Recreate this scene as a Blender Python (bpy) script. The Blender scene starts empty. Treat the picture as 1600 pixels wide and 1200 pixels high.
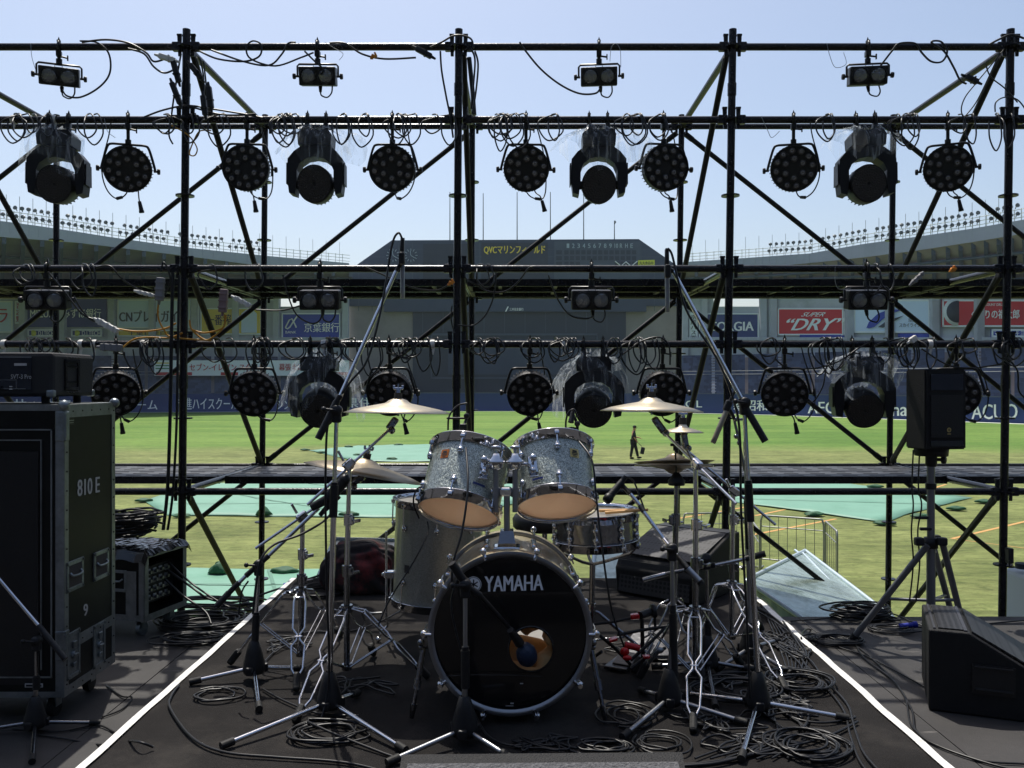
import bpy, bmesh, math, random
from mathutils import Vector, Matrix, Quaternion
random.seed(7)
R = math.radians
V = Vector
F = 1350.0            # focal length in pixels of the 1600 px wide photograph
CH = 1.485            # camera height above the stage floor
FIELD = CH - 3.885    # height of the playing field
RZ = 0.285            # top of the drum riser
col = bpy.context.scene.collection
sc = bpy.context.scene

# ---------------------------------------------------------------- camera, sky, sun, exposure
cd = bpy.data.cameras.new('camera'); cam = bpy.data.objects.new('camera', cd); col.objects.link(cam)
cam.location = (0, 0, CH); cam.rotation_euler = (R(90), 0, 0)
cd.sensor_width = 36; cd.lens = 36 * F / 1600; cd.clip_start = .05; cd.clip_end = 3000
sc.camera = cam
w = bpy.data.worlds.new('World'); sc.world = w; w.use_nodes = True
nt = w.node_tree; bg = nt.nodes['Background']
sky = nt.nodes.new('ShaderNodeTexSky'); sky.sky_type = 'NISHITA'; sky.sun_disc = False
SUN = V((-.20, .62, 1.40)).normalized()
sky.sun_elevation = math.asin(SUN.z); sky.sun_rotation = math.atan2(SUN.x, SUN.y)
sky.air_density = 1.0; sky.dust_density = 2.5; sky.ozone_density = .6; sky.altitude = 0
nt.links.new(sky.outputs[0], bg.inputs[0]); bg.inputs[1].default_value = .108
sd = bpy.data.lights.new('sun', 'SUN'); so = bpy.data.objects.new('sun', sd); col.objects.link(so)
sd.energy = 3.4; sd.angle = R(.5); sd.color = (1, .955, .87)
so.rotation_euler = (-SUN).to_track_quat('-Z', 'Y').to_euler(); so.location = (-5, 15, 40)
vs = sc.view_settings; vs.view_transform = 'Standard'; vs.look = 'None'; vs.exposure = .48; vs.gamma = 1
sc.cycles.max_bounces = 8; sc.cycles.transparent_max_bounces = 24; sc.cycles.glossy_bounces = 4
sc.cycles.use_denoising = True

# ---------------------------------------------------------------- helpers
def P(x, y, Y):      # the point at depth Y that the photograph shows at pixel x, y
    return V(((x - 800) * Y / F, Y, CH - (y - 600) * Y / F))
def G(x, y, z):      # the point at height z under pixel x, y
    Y = (CH - z) * F / (y - 600); return V(((x - 800) * Y / F, Y, z))
def srgb(*c):
    f = lambda v: (v / 12.92) if v <= .04045 else ((v + .055) / 1.055) ** 2.4
    return tuple(f(v / 255) for v in c)

M = {}
def mat(name, colr, rough=.6, metal=0., bump=0., bscale=40., vary=0., vscale=6., spec=.5, alpha=1., coat=0., dirt=None, dscale=3., ani=None, emit=None, trans=0., ior=1.45):
    m = bpy.data.materials.new(name); m.use_nodes = True; n = m.node_tree.nodes; l = m.node_tree.links
    b = n['Principled BSDF']
    c = tuple(colr) + (1,)
    b.inputs['Base Color'].default_value = c; b.inputs['Roughness'].default_value = rough; b.inputs['Metallic'].default_value = metal
    b.inputs['Specular IOR Level'].default_value = spec; b.inputs['Alpha'].default_value = alpha; b.inputs['Coat Weight'].default_value = coat
    b.inputs['Transmission Weight'].default_value = trans; b.inputs['IOR'].default_value = ior
    if emit: b.inputs['Emission Color'].default_value = tuple(emit[0]) + (1,); b.inputs['Emission Strength'].default_value = emit[1]
    tc = n.new('ShaderNodeTexCoord')
    out = None
    if vary:
        t = n.new('ShaderNodeTexNoise'); t.inputs['Scale'].default_value = vscale; t.inputs['Detail'].default_value = 6; t.inputs['Roughness'].default_value = .65
        l.new(tc.outputs['Object'], t.inputs['Vector'])
        mr = n.new('ShaderNodeMapRange'); mr.inputs['From Min'].default_value = .3; mr.inputs['From Max'].default_value = .7
        mr.inputs['To Min'].default_value = 1 - vary; mr.inputs['To Max'].default_value = 1 + vary
        l.new(t.outputs[0], mr.inputs['Value'])
        mx = n.new('ShaderNodeVectorMath'); mx.operation = 'SCALE'; mx.inputs[0].default_value = colr
        l.new(mr.outputs[0], mx.inputs['Scale']); out = mx.outputs[0]
    if dirt:
        t = n.new('ShaderNodeTexNoise'); t.inputs['Scale'].default_value = dscale; t.inputs['Detail'].default_value = 8; t.inputs['Roughness'].default_value = .7
        l.new(tc.outputs['Object'], t.inputs['Vector'])
        mr = n.new('ShaderNodeMapRange'); mr.inputs['From Min'].default_value = .5; mr.inputs['From Max'].default_value = .68; mr.inputs['To Max'].default_value = dirt[1]
        l.new(t.outputs[0], mr.inputs['Value'])
        mx = n.new('ShaderNodeMix'); mx.data_type = 'RGBA'
        l.new(mr.outputs[0], mx.inputs[0]); mx.inputs[6].default_value = c; mx.inputs[7].default_value = tuple(dirt[0]) + (1,)
        if out: l.new(out, mx.inputs[6])
        out = mx.outputs[2]
    if out: l.new(out, b.inputs['Base Color'])
    if bump:
        t = n.new('ShaderNodeTexNoise'); t.inputs['Scale'].default_value = bscale; t.inputs['Detail'].default_value = 3
        l.new(tc.outputs['Object'], t.inputs['Vector'])
        bp = n.new('ShaderNodeBump'); bp.inputs['Strength'].default_value = bump; bp.inputs['Distance'].default_value = .01
        l.new(t.outputs[0], bp.inputs['Height']); l.new(bp.outputs[0], b.inputs['Normal'])
    M[name] = m; return m

mat('black_pipe', (.014, .014, .017), .27, .35, .2, 60, .3, 9, dirt=((.036, .031, .027), .5), dscale=8)
mat('brace_paint', (.010, .010, .011), .5, 0, .2, 60, .3, 9, spec=.3)
mat('black_iron', (.014, .014, .015), .42, .3, .2, 80)
mat('black_plastic', (.013, .013, .014), .45, 0, .15, 120, spec=.4)
mat('black_gloss', (.01, .01, .011), .16, 0, coat=.4)
mat('black_rubber', (.012, .012, .012), .6, 0, .2, 60, spec=.35)
mat('cable', (.012, .012, .013), .38, 0, spec=.45)
mat('cable_orange', srgb(196, 140, 40), .45)
mat('cable_grey', (.11, .11, .115), .45)
mat('chrome', (.62, .63, .66), .09, 1., .05, 30)
mat('chrome_worn', (.24, .245, .26), .17, 1., .12, 60, .15, 20)
mat('steel_dull', (.32, .33, .35), .38, 1., .1, 40)
mat('plank_steel', (.062, .064, .070), .5, .5, .5, 30, .3, 9, dirt=((.04,.035,.03), .6), dscale=5)
mat('brass', (.72, .53, .26), .30, 1., .12, 90, .12, 12)
mat('tape_white', (.74, .73, .69), .55, 0, .2, 40, .06, 30, dirt=((.42, .41, .38), .8), dscale=14)
mat('tape_orange', srgb(205, 130, 40), .6)
mat('box_white', srgb(205, 205, 200), .5, 0, .3, 30)
mat('lens_glass', (.22, .23, .24), .14, .7, .8, 45)
mat('led_lens', (.19, .18, .175), .14, .35, .3, 70)
mat('led_plate', (.01, .01, .01), .5)
mat('carpet_black', (.021, .0195, .019), .92, 0, .7, 260, .28, 3.0, spec=.12, dirt=((.060, .054, .048), .5), dscale=3.1)
mat('case_laminate', (.0052, .0058, .0055), .46, 0, .12, 300, .2, 3, spec=.22, dirt=((.017, .018, .018), .5), dscale=5)
mat('case_metal', (.24, .26, .265), .45, .75, .12, 50, .25, 8, dirt=((.1, .1, .1), .5), dscale=9)
mat('case_zinc', (.22, .25, .265), .40, .8, .35, 60, .4, 12)
mat('paint_white', (.72, .72, .70), .6)
mat('paint_grey_light', (.45, .45, .45), .6)
mat('speaker_shell', (.009, .009, .0095), .6, 0, .5, 260, .2, 6, spec=.35)
mat('box_grey', (.20, .20, .21), .5, 0, .3, 40)
mat('box_grey_red', (.22, .15, .15), .5, 0, .3, 40)
mat('amp_vinyl', (.021, .022, .024), .6, 0, .6, 300, .2, 5, spec=.3)
mat('case_metal_dark', (.09, .09, .10), .42, .7, .2, 60, .2, 10)
mat('grille_foam', (.10, .10, .105), .9, 0, .9, 180, .45, 120)
mat('white_sheet', (.70, .74, .74), .4, .1, .4, 6)
mat('pole_grey', (.19, .195, .21), .35, .6)
mat('blue_tape', srgb(20, 40, 150), .5)
mat('red_paint', srgb(190, 16, 22), .25, .2, coat=.3)
mat('wood', srgb(208, 160, 100), .5, 0, .2, 30, .2, 10)
mat('felt', (.05, .045, .04), .9)
mat('bag_cloth', (.014, .010, .011), .85, 0, .7, 26, .3, 8, dirt=((.20, .020, .020), .85), dscale=4.2)
mat('skin', srgb(190, 140, 110), .6)
mat('clothes_black', (.015, .015, .018), .85)
mat('clothes_navy', (.02, .02, .03), .85)
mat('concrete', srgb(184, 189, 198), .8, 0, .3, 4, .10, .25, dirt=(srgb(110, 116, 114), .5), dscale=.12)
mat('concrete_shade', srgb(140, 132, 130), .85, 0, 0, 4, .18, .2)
mat('fascia', srgb(158, 160, 178), .6, 0, 0, 4, .06, .3)
mat('board_dark', srgb(54, 66, 88), .6, 0, 0, 4, .06, .2)
mat('board_darker', srgb(40, 50, 66), .5, 0, 0, 4, .06, .2)
mat('board_mid', srgb(70, 82, 100), .6, 0, 0, 4, .05, .2)
mat('board_line', srgb(170, 184, 196), .6)
mat('fence_blue', srgb(20, 48, 108), .55, 0, 0, 4, .05, .4)
mat('light_grey_metal', srgb(150, 155, 155), .5, .3)
mat('lamp_grey', srgb(95, 100, 100), .5, .3)
mat('yellow_paint', srgb(245, 214, 70), .6)
mat('sign_yellow', srgb(226, 200, 70), .6)
mat('sign_lime', srgb(215, 215, 70), .6)
mat('sign_navy', srgb(46, 64, 122), .6)
mat('sign_blue', srgb(40, 66, 170), .6)
mat('sign_red', srgb(200, 44, 52), .6)
mat('sign_white', srgb(228, 234, 238), .6)
mat('sign_pale', srgb(206, 224, 248), .6)
mat('ink_white', srgb(238, 240, 242), .6)
mat('ink_dark', srgb(50, 60, 72), .6)
mat('ink_red', srgb(176, 44, 50), .6)
mat('ink_green', srgb(40, 130, 80), .6)
mat('ink_black', srgb(30, 32, 36), .6)
mat('tarp_seam', srgb(84, 128, 108), .6)
mat('tarp_mint', srgb(110, 156, 134), .55, 0, .5, 1.4, .10, .6, dirt=(srgb(86, 140, 114), .6), dscale=.5)
mat('pedal_steel', (.08, .08, .085), .4, .8, .2, 50)
mat('sandbag_green', srgb(34, 84, 54), .7, 0, .6, 18, .3, 9)
mat('line_orange', srgb(196, 150, 88), .8)
mat('line_white', srgb(226, 232, 215), .8)
mat('silver_sheet', srgb(168, 184, 176), .24, .5, .8, 9, .25, 3, dirt=(srgb(96, 112, 92), .95), dscale=2.6)
mat('silver_edge', srgb(190, 205, 212), .4, .5)
mat('barrier_metal', srgb(150, 152, 148), .45, .6)
mat('foam', srgb(196, 158, 108), .8, 0, .3, 20, .15, 9)
mat('foam_blue', srgb(20, 40, 66), .45, 0, .4, 160)

class MB:
    """collects shapes for one mesh"""
    def __init__(s): s.v = []; s.f = []; s.m = []; s.sm = []; s.mi = 0; s.X = None
    def add(s, vs_, fs, smooth=False):
        o = len(s.v)
        for p in vs_:
            p = V(p); s.v.append(s.X @ p if s.X is not None else p)
        for f in fs: s.f.append([i + o for i in f]); s.m.append(s.mi); s.sm.append(smooth)
        return s
    def box(s, c, d, rot=None, bev=0):
        c = V(c); x, y, z = [k / 2 for k in d]
        Mx = rot if rot is not None else Matrix.Identity(3)
        if bev:
            bm = bmesh.new(); bmesh.ops.create_cube(bm, size=1)
            for v in bm.verts: v.co = V((v.co.x * d[0], v.co.y * d[1], v.co.z * d[2]))
            bmesh.ops.bevel(bm, geom=bm.edges[:], offset=bev, segments=2, affect='EDGES', profile=.5)
            bm.verts.index_update()
            s.add([c + Mx @ v.co for v in bm.verts], [[v.index for v in f.verts] for f in bm.faces], False); bm.free(); return s
        pts = [c + Mx @ V(p) for p in ((-x, -y, -z), (x, -y, -z), (x, y, -z), (-x, y, -z), (-x, -y, z), (x, -y, z), (x, y, z), (-x, y, z))]
        return s.add(pts, [[0, 3, 2, 1], [4, 5, 6, 7], [0, 1, 5, 4], [1, 2, 6, 5], [2, 3, 7, 6], [3, 0, 4, 7]])
    def ring(s, c, ax, r, n, ref=None):
        ax = ax.normalized(); u = ref if ref is not None else ax.orthogonal().normalized(); u = (u - ax * u.dot(ax)).normalized(); w_ = ax.cross(u)
        return [c + (u * math.cos(2 * math.pi * i / n) + w_ * math.sin(2 * math.pi * i / n)) * r for i in range(n)]
    def tube(s, p, q, r, r2=None, n=10, cap=True):
        p = V(p); q = V(q); r2 = r if r2 is None else r2; ax = q - p
        if ax.length < 1e-6: return s
        a = s.ring(p, ax, r, n); b = s.ring(q, ax, r2, n)
        s.add(a + b, [[i, (i + 1) % n, n + (i + 1) % n, n + i] for i in range(n)], True)
        if cap: s.add(a, [list(range(n))[::-1]]); s.add(b, [list(range(n))])
        return s
    def path(s, pts, r, n=6, cap=True, closed=False):
        pts = [V(p) for p in pts]; N = len(pts); rs = r if isinstance(r, (list, tuple)) else [r] * N
        u = None; rows = []
        for i, p in enumerate(pts):
            a = pts[(i - 1) % N] if (i or closed) else p; b = pts[(i + 1) % N] if (i < N - 1 or closed) else p
            t = (b - a)
            if t.length < 1e-9: t = V((0, 0, 1))
            t.normalize()
            if u is None: u = t.orthogonal().normalized()
            u = u - t * u.dot(t)
            if u.length < 1e-6: u = t.orthogonal()
            u.normalize(); w_ = t.cross(u)
            rows.append([p + (u * math.cos(2 * math.pi * k / n) + w_ * math.sin(2 * math.pi * k / n)) * rs[i] for k in range(n)])
        fs = []
        for i in range(N if closed else N - 1):
            j = (i + 1) % N
            fs += [[i * n + k, i * n + (k + 1) % n, j * n + (k + 1) % n, j * n + k] for k in range(n)]
        s.add([p for r_ in rows for p in r_], fs, True)
        if cap and not closed: s.add(rows[0], [list(range(n))[::-1]]); s.add(rows[-1], [list(range(n))])
        return s
    def lathe(s, prof, c, ax, n=32, smooth=True, closed=False, sharp=False):
        """prof: (radius, distance along ax)"""
        c = V(c); ax = V(ax).normalized(); rows = [s.ring(c + ax * h, ax, max(r, 1e-5), n) for r, h in prof]
        K = len(rows); seq = range(K if closed else K - 1)
        if sharp:
            for i in seq:
                j = (i + 1) % K
                s.add(rows[i] + rows[j], [[k, (k + 1) % n, n + (k + 1) % n, n + k] for k in range(n)], smooth)
        else:
            fs = []
            for i in seq:
                j = (i + 1) % K
                fs += [[i * n + k, i * n + (k + 1) % n, j * n + (k + 1) % n, j * n + k] for k in range(n)]
            s.add([p for r_ in rows for p in r_], fs, smooth)
        return s
    def ball(s, c, r, n=10, sc_=(1, 1, 1)):
        c = V(c); pr = [(math.sin(math.pi * i / (n // 2 + 1)) * r, -math.cos(math.pi * i / (n // 2 + 1)) * r) for i in range(n // 2 + 2)]
        vs_, fs = [], []
        for rr, h in pr:
            for k in range(n): vs_.append(c + V((math.cos(2 * math.pi * k / n) * rr * sc_[0], math.sin(2 * math.pi * k / n) * rr * sc_[1], h * sc_[2])))
        for i in range(len(pr) - 1): fs += [[i * n + k, i * n + (k + 1) % n, (i + 1) * n + (k + 1) % n, (i + 1) * n + k] for k in range(n)]
        return s.add(vs_, fs, True)
    def prism(s, poly, d):
        """poly: points in space, extruded along vector d"""
        a = [V(p) for p in poly]; d = V(d); n = len(a); b = [p + d for p in a]
        return s.add(a + b, [list(range(n))[::-1], list(range(n, 2 * n))] + [[i, (i + 1) % n, n + (i + 1) % n, n + i] for i in range(n)])
    def quad(s, a, b, c, d): return s.add([a, b, c, d], [[0, 1, 2, 3]])
    def mesh(s, name, mats):
        me = bpy.data.meshes.new(name)
        me.from_pydata([tuple(v) for v in s.v], [], s.f)
        if not isinstance(mats, (list, tuple)): mats = [mats]
        for m in mats: me.materials.append(M[m] if isinstance(m, str) else m)
        me.polygons.foreach_set('material_index', s.m); me.polygons.foreach_set('use_smooth', s.sm)
        me.validate(); me.update()
        bm = bmesh.new(); bm.from_mesh(me); bmesh.ops.recalc_face_normals(bm, faces=bm.faces[:]); bm.to_mesh(me); bm.free()
        return me
    def build(s, name, mats, parent=None, loc=None):
        """parent: the mesh is given in world space, kept there"""
        me = s.mesh(name, mats); o = bpy.data.objects.new(name, me); col.objects.link(o)
        if loc is not None:
            o.location = loc; me.transform(Matrix.Translation(-V(loc)))
        if parent is not None:
            o.parent = parent; pw = world(parent)
            me.transform(pw.inverted() @ Matrix.Translation(V(loc)) if loc is not None else pw.inverted()); o.location = (0, 0, 0)
        return o
def world(o):
    m = Matrix.LocRotScale(o.location, o.rotation_euler, o.scale)
    return world(o.parent) @ m if o.parent else m
def tag(o, label=None, cat=None, group=None, kind=None):
    if label: o['label'] = label
    if cat: o['category'] = cat
    if group: o['group'] = group
    if kind: o['kind'] = kind
    return o
def thing(name, label, cat, loc=(0, 0, 0), group=None, rz=0):
    o = bpy.data.objects.new(name, None); col.objects.link(o); o.location = loc; o.rotation_euler = (0, 0, rz); o.empty_display_size = .1
    return tag(o, label, cat, group)
def children(o): return [c for c in bpy.data.objects if c.parent == o]
def copy_tree(o, parent=None):
    c = o.copy(); col.objects.link(c); c.parent = parent
    for ch in children(o): copy_tree(ch, c)
    return c
def spline(pts, k=6, closed=False):
    pts = [V(p) for p in pts]; N = len(pts); out = []
    if N < 3: return pts
    for i in range(N if closed else N - 1):
        g = lambda j: pts[j % N] if closed else pts[min(max(j, 0), N - 1)]
        a, b, c, d = g(i - 1), g(i), g(i + 1), g(i + 2)
        for t in range(k):
            t /= k
            out.append(.5 * ((2 * b) + (c - a) * t + (2 * a - 5 * b + 4 * c - d) * t * t + (3 * b - a - 3 * c + d) * t ** 3))
    if not closed: out.append(pts[-1])
    return out
_txt = {}
def text_mesh(s, thick=0.0):
    cu = bpy.data.curves.new('lettering', 'FONT'); cu.body = s; cu.resolution_u = 3; cu.extrude = thick
    o = bpy.data.objects.new('lettering', cu); col.objects.link(o)
    dg = bpy.context.evaluated_depsgraph_get(); me = bpy.data.meshes.new_from_object(o.evaluated_get(dg))
    bpy.data.objects.remove(o); bpy.data.curves.remove(cu)
    return me
def text(s, a, b, c, m, parent, name='lettering', bold=0., shear=0.):
    """writes s into the parallelogram a (lower left), b (lower right), c (upper left)"""
    me = text_mesh(s)
    if not me.vertices: return None
    xs = [v.co.x for v in me.vertices]; ys = [v.co.y for v in me.vertices]; x0, x1, y0, y1 = min(xs), max(xs), min(ys), max(ys)
    a, b, c = V(a), V(b), V(c); iv = world(parent).inverted() if parent else Matrix.Identity(4)
    nrm = (b - a).cross(c - a).normalized()
    if bold:     # thicker strokes: a second, shifted copy of the glyphs joined in
        bm = bmesh.new(); bm.from_mesh(me)
        n0 = bm.verts[:]; g = bmesh.ops.duplicate(bm, geom=bm.verts[:] + bm.edges[:] + bm.faces[:])
        for e in g['geom']:
            if isinstance(e, bmesh.types.BMVert): e.co.x += bold; e.co.z += .004
        bm.to_mesh(me); bm.free(); x1 += bold
    for v in me.vertices:
        fx = (v.co.x - x0) / (x1 - x0); fy = (v.co.y - y0) / (y1 - y0)
        v.co = iv @ (a + (b - a) * (fx + shear * fy) + (c - a) * fy + nrm * v.co.z * (b - a).length * .01)
    me.materials.clear(); me.materials.append(M[m]); me.update()
    o = bpy.data.objects.new(name, me); col.objects.link(o); o.parent = parent
    return o
# ================================================================ the playing field
def turf_material():
    m = bpy.data.materials.new('turf'); m.use_nodes = True; n = m.node_tree.nodes; l = m.node_tree.links; b = n['Principled BSDF']
    b.inputs['Roughness'].default_value = .85; b.inputs['Specular IOR Level'].default_value = .2
    tc = n.new('ShaderNodeTexCoord')
    def noise(sx, sy, scale, detail=6, rough=.6, dist=0):
        mp = n.new('ShaderNodeMapping'); mp.inputs['Scale'].default_value = (sx, sy, 1); l.new(tc.outputs['Object'], mp.inputs['Vector'])
        t = n.new('ShaderNodeTexNoise'); t.inputs['Scale'].default_value = scale; t.inputs['Detail'].default_value = detail; t.inputs['Roughness'].default_value = rough; t.inputs['Distortion'].default_value = dist
        l.new(mp.outputs[0], t.inputs['Vector']); return t.outputs[0]
    def rng(v, a, b_, c=0, d=1):
        r_ = n.new('ShaderNodeMapRange'); r_.inputs['From Min'].default_value = a; r_.inputs['From Max'].default_value = b_; r_.inputs['To Min'].default_value = c; r_.inputs['To Max'].default_value = d
        l.new(v, r_.inputs['Value']); return r_.outputs[0]
    def mixc(f, a, b_):
        x = n.new('ShaderNodeMix'); x.data_type = 'RGBA'; l.new(f, x.inputs[0])
        for k, c in ((6, a), (7, b_)):
            if isinstance(c, tuple): x.inputs[k].default_value = c + (1,)
            else: l.new(c, x.inputs[k])
        return x.outputs[2]
    def math_(op, a, b_):
        x = n.new('ShaderNodeMath'); x.operation = op
        for k, c in ((0, a), (1, b_)):
            if isinstance(c, (int, float)): x.inputs[k].default_value = c
            else: l.new(c, x.inputs[k])
        return x.outputs[0]
    sp = n.new('ShaderNodeSeparateXYZ'); l.new(tc.outputs['Object'], sp.inputs[0])
    far = mixc(rng(noise(.25, 1.0, .22), .38, .62), (.088, .178, .028), (.150, .245, .048))
    near = mixc(rng(noise(1, 1, .55, 8, .7), .36, .64), (.140, .168, .052), (.235, .266, .090))
    worn = rng(noise(1, 1.4, 2.6, 6, .75, .6), .5, .64, 0, .6)
    near = mixc(worn, near, (.075, .108, .028))
    # distance of the point from the mound area: the infield turf is yellower, with an arc shaped border
    dx = math_('MULTIPLY', sp.outputs[0], sp.outputs[0]); wob = rng(noise(1, 1, .12), .3, .7, -3, 3)
    edge = math_('ADD', math_('ADD', sp.outputs[1], math_('MULTIPLY', dx, .004)), wob)
    c = mixc(rng(edge, 50, 57), near, far)
    # brushed grain, sharper near by
    gr = rng(noise(.45, 1.6, 3.6, 7, .72, .5), .36, .64, .70, 1.27)
    sc_ = n.new('ShaderNodeVectorMath'); sc_.operation = 'SCALE'; l.new(c, sc_.inputs[0]); l.new(gr, sc_.inputs['Scale'])
    # long streaks across
    st = rng(noise(.06, 1.0, .9, 5, .7, .8), .35, .65, .86, 1.14)
    s2 = n.new('ShaderNodeVectorMath'); s2.operation = 'SCALE'; l.new(sc_.outputs[0], s2.inputs[0]); l.new(st, s2.inputs['Scale'])
    l.new(s2.outputs[0], b.inputs['Base Color'])
    bp = n.new('ShaderNodeBump'); bp.inputs['Strength'].default_value = .8; bp.inputs['Distance'].default_value = .06
    l.new(noise(1, 1, 14, 6, .7), bp.inputs['Height']); l.new(bp.outputs[0], b.inputs['Normal'])
    return m
M['turf'] = turf_material()
b = MB(); S = 1500; b.quad((-S, -S, FIELD), (S, -S, FIELD), (S, S, FIELD), (-S, S, FIELD))
tag(b.build('ground', 'turf'), kind='structure')

def flat(pts, z, th):
    """a thin sheet with the outline given as pixels lying on the field"""
    q = [G(x, y, FIELD + z + th) for x, y in pts]
    return MB().prism([p - V((0, 0, th)) for p in q], (0, 0, th))
def ribbon(p, q, w_, z):
    a, c = G(*p, FIELD), G(*q, FIELD); d = (c - a).normalized(); s_ = V((-d.y, d.x, 0)) * w_ / 2; zz = V((0, 0, z))
    return MB().quad(a - s_ + zz, c - s_ + zz, c + s_ + zz, a + s_ + zz)
for p, q in (((1180, 806), (1262, 789)), ((1165, 838), (1306, 811)), ((1050, 812), (1180, 790)), ((1452, 765), (1478, 757)), ((1487, 842), (1640, 806)), ((1150, 832), (1060, 850))):
    tag(ribbon(p, q, .11, .006).build('field_line', 'line_orange'), kind='structure')
tag(ribbon((1487, 842), (1640, 862), .05, .008).build('field_line', 'line_orange'), kind='structure')

def tarp(name, pts, label, seams=()):
    # wrinkled sheet: outline triangulated on a grid
    q = [G(x, y, FIELD) for x, y in pts]
    bm = bmesh.new(); vs_ = [bm.verts.new((p.x, p.y, FIELD + .03)) for p in q]; bm.faces.new(vs_)
    bmesh.ops.triangulate(bm, faces=bm.faces[:])
    for _ in range(5): 
        long = [e for e in bm.edges if e.calc_length() > 1.2]
        if not long: break
        bmesh.ops.subdivide_edges(bm, edges=long, cuts=1); bmesh.ops.triangulate(bm, faces=[f for f in bm.faces if len(f.verts) > 3])
    for v in bm.verts:
        v.co.z += .02 * math.sin(v.co.x * 2.1 + math.sin(v.co.y * .7) * 3) * math.sin(v.co.y * .9) + random.uniform(0, .008)
    ext = bmesh.ops.extrude_face_region(bm, geom=bm.faces[:])
    for v in ext['geom']:
        if isinstance(v, bmesh.types.BMVert): v.co.z = FIELD + .006 if False else v.co.z - .012
    me = bpy.data.meshes.new(name); bmesh.ops.recalc_face_normals(bm, faces=bm.faces[:]); bm.to_mesh(me); bm.free()
    for p in me.polygons: p.use_smooth = True
    me.materials.append(M['tarp_mint']); o = bpy.data.objects.new(name, me); col.objects.link(o)
    for p_, q_ in seams:
        sm_ = ribbon(p_, q_, .07, .052).build('seam', 'tarp_seam'); sm_.parent = o
    tag(o, label, 'ground sheet', 'mint green sheets spread on the turf')
tarp('ground_sheet', [(225, 784), (262, 772), (330, 757), (560, 750), (900, 752), (905, 765), (700, 811), (262, 806)], 'long mint green sheet on the turf behind the left half of the drum kit', [((300, 763), (560, 806)), ((262, 789), (730, 788)), ((470, 756), (800, 786)), ((330, 770), (870, 768))])
tarp('ground_sheet', [(482, 704), (560, 697), (700, 694), (800, 700), (780, 722), (560, 722)], 'small far mint green sheet beyond the left tom drum')
tarp('ground_sheet', [(1085, 750), (1250, 749), (1520, 778), (1412, 806), (1384, 818), (1150, 786)], 'broad mint green sheet on the turf behind the right speaker stand', [((1150, 781), (1470, 790)), ((1110, 762), (1512, 777))])
tarp('ground_sheet', [(215, 891), (300, 890), (500, 892), (560, 893), (560, 965), (215, 965)], 'near mint green sheet on the turf just behind the left stage edge', [((225, 915), (550, 918)), ((420, 893), (440, 960))])

def sandbag_mesh(seed):
    random.seed(seed); bm = bmesh.new(); bmesh.ops.create_icosphere(bm, subdivisions=3, radius=1)
    for v in bm.verts:
        x, y, z = v.co; k = 1 + .12 * math.sin(5 * x + seed) * math.cos(4 * y + z * 3)
        v.co = V((x * .34 * k, y * .19 * k, (z * .11 * k if z > 0 else z * .05)))
        v.co.z += .05
    return bm
def sandbag(px, py, rz, s, upright, label):
    bm = sandbag_mesh(int(px)); me = bpy.data.meshes.new('sandbag')
    if upright:
        for v in bm.verts:
            v.co.z = v.co.z * 2.0 * (1.2 - abs(v.co.x) * 1.8); v.co.x *= .85
        hp = MB().path(spline([(-.09, 0, .17), (-.07, 0, .33), (.05, 0, .34), (.08, 0, .19)], 5), .018, 6)
        o_ = len(bm.verts)
        vv = [bm.verts.new(p) for p in hp.v]
        for f in hp.f:
            try: bm.faces.new([vv[i] for i in f])
            except ValueError: pass
    bm.to_mesh(me); bm.free()
    for p in me.polygons: p.use_smooth = True
    me.materials.append(M['sandbag_green']); o = bpy.data.objects.new('sandbag', me); col.objects.link(o)
    s *= .78; o.location = G(px, py, FIELD + .02); o.rotation_euler = (0, 0, rz); o.scale = (s, s, s * .9)
    tag(o, label, 'sandbag', 'green sandbags weighing down the sheets')
sandbag(342, 897, .1, 1.0, True, 'upright green sandbag with a handle on the near mint sheet by the small rack case')
sandbag(444, 895, -.1, 1.15, False, 'flat green sandbag lying on the near mint sheet behind the left stand clamps')
sandbag(412, 806, 0, 1.1, True, 'upright green sandbag at the front edge of the long mint sheet')
sandbag(225, 784, .4, 1.1, False, 'flat green sandbag at the left corner of the long mint sheet')
sandbag(284, 808, 0, 1.0, False, 'flat green sandbag on the front edge of the long mint sheet behind the left upright')
sandbag(545, 806, 0, 1.2, False, 'flat green sandbag on the long mint sheet by the chrome boom clamp')
for x, y, t in ((477, 704, 'left tip'), (503, 708, 'front left edge'), (560, 712, 'middle of the front edge'), (623, 696, 'back edge'), (545, 699, 'back left edge'), (612, 718, 'front right edge')):
    sandbag(x, y, random.uniform(-.3, .3), 1.1, False, 'small far green sandbag, %s of the small far mint sheet' % t)
for x, y, t in ((1272, 806, 'front left edge above the barrier'), (1383, 820, 'nearest corner by the rear upright'), (1440, 809, 'front right edge behind the speaker pole'), (1494, 797, 'right edge'), (1538, 786, 'far right corner'), (1367, 762, 'far back edge')):
    sandbag(x, y, random.uniform(-.3, .3), 1.15, False, 'green sandbag on the broad mint sheet, at its %s' % t)
random.seed(3)

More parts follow.
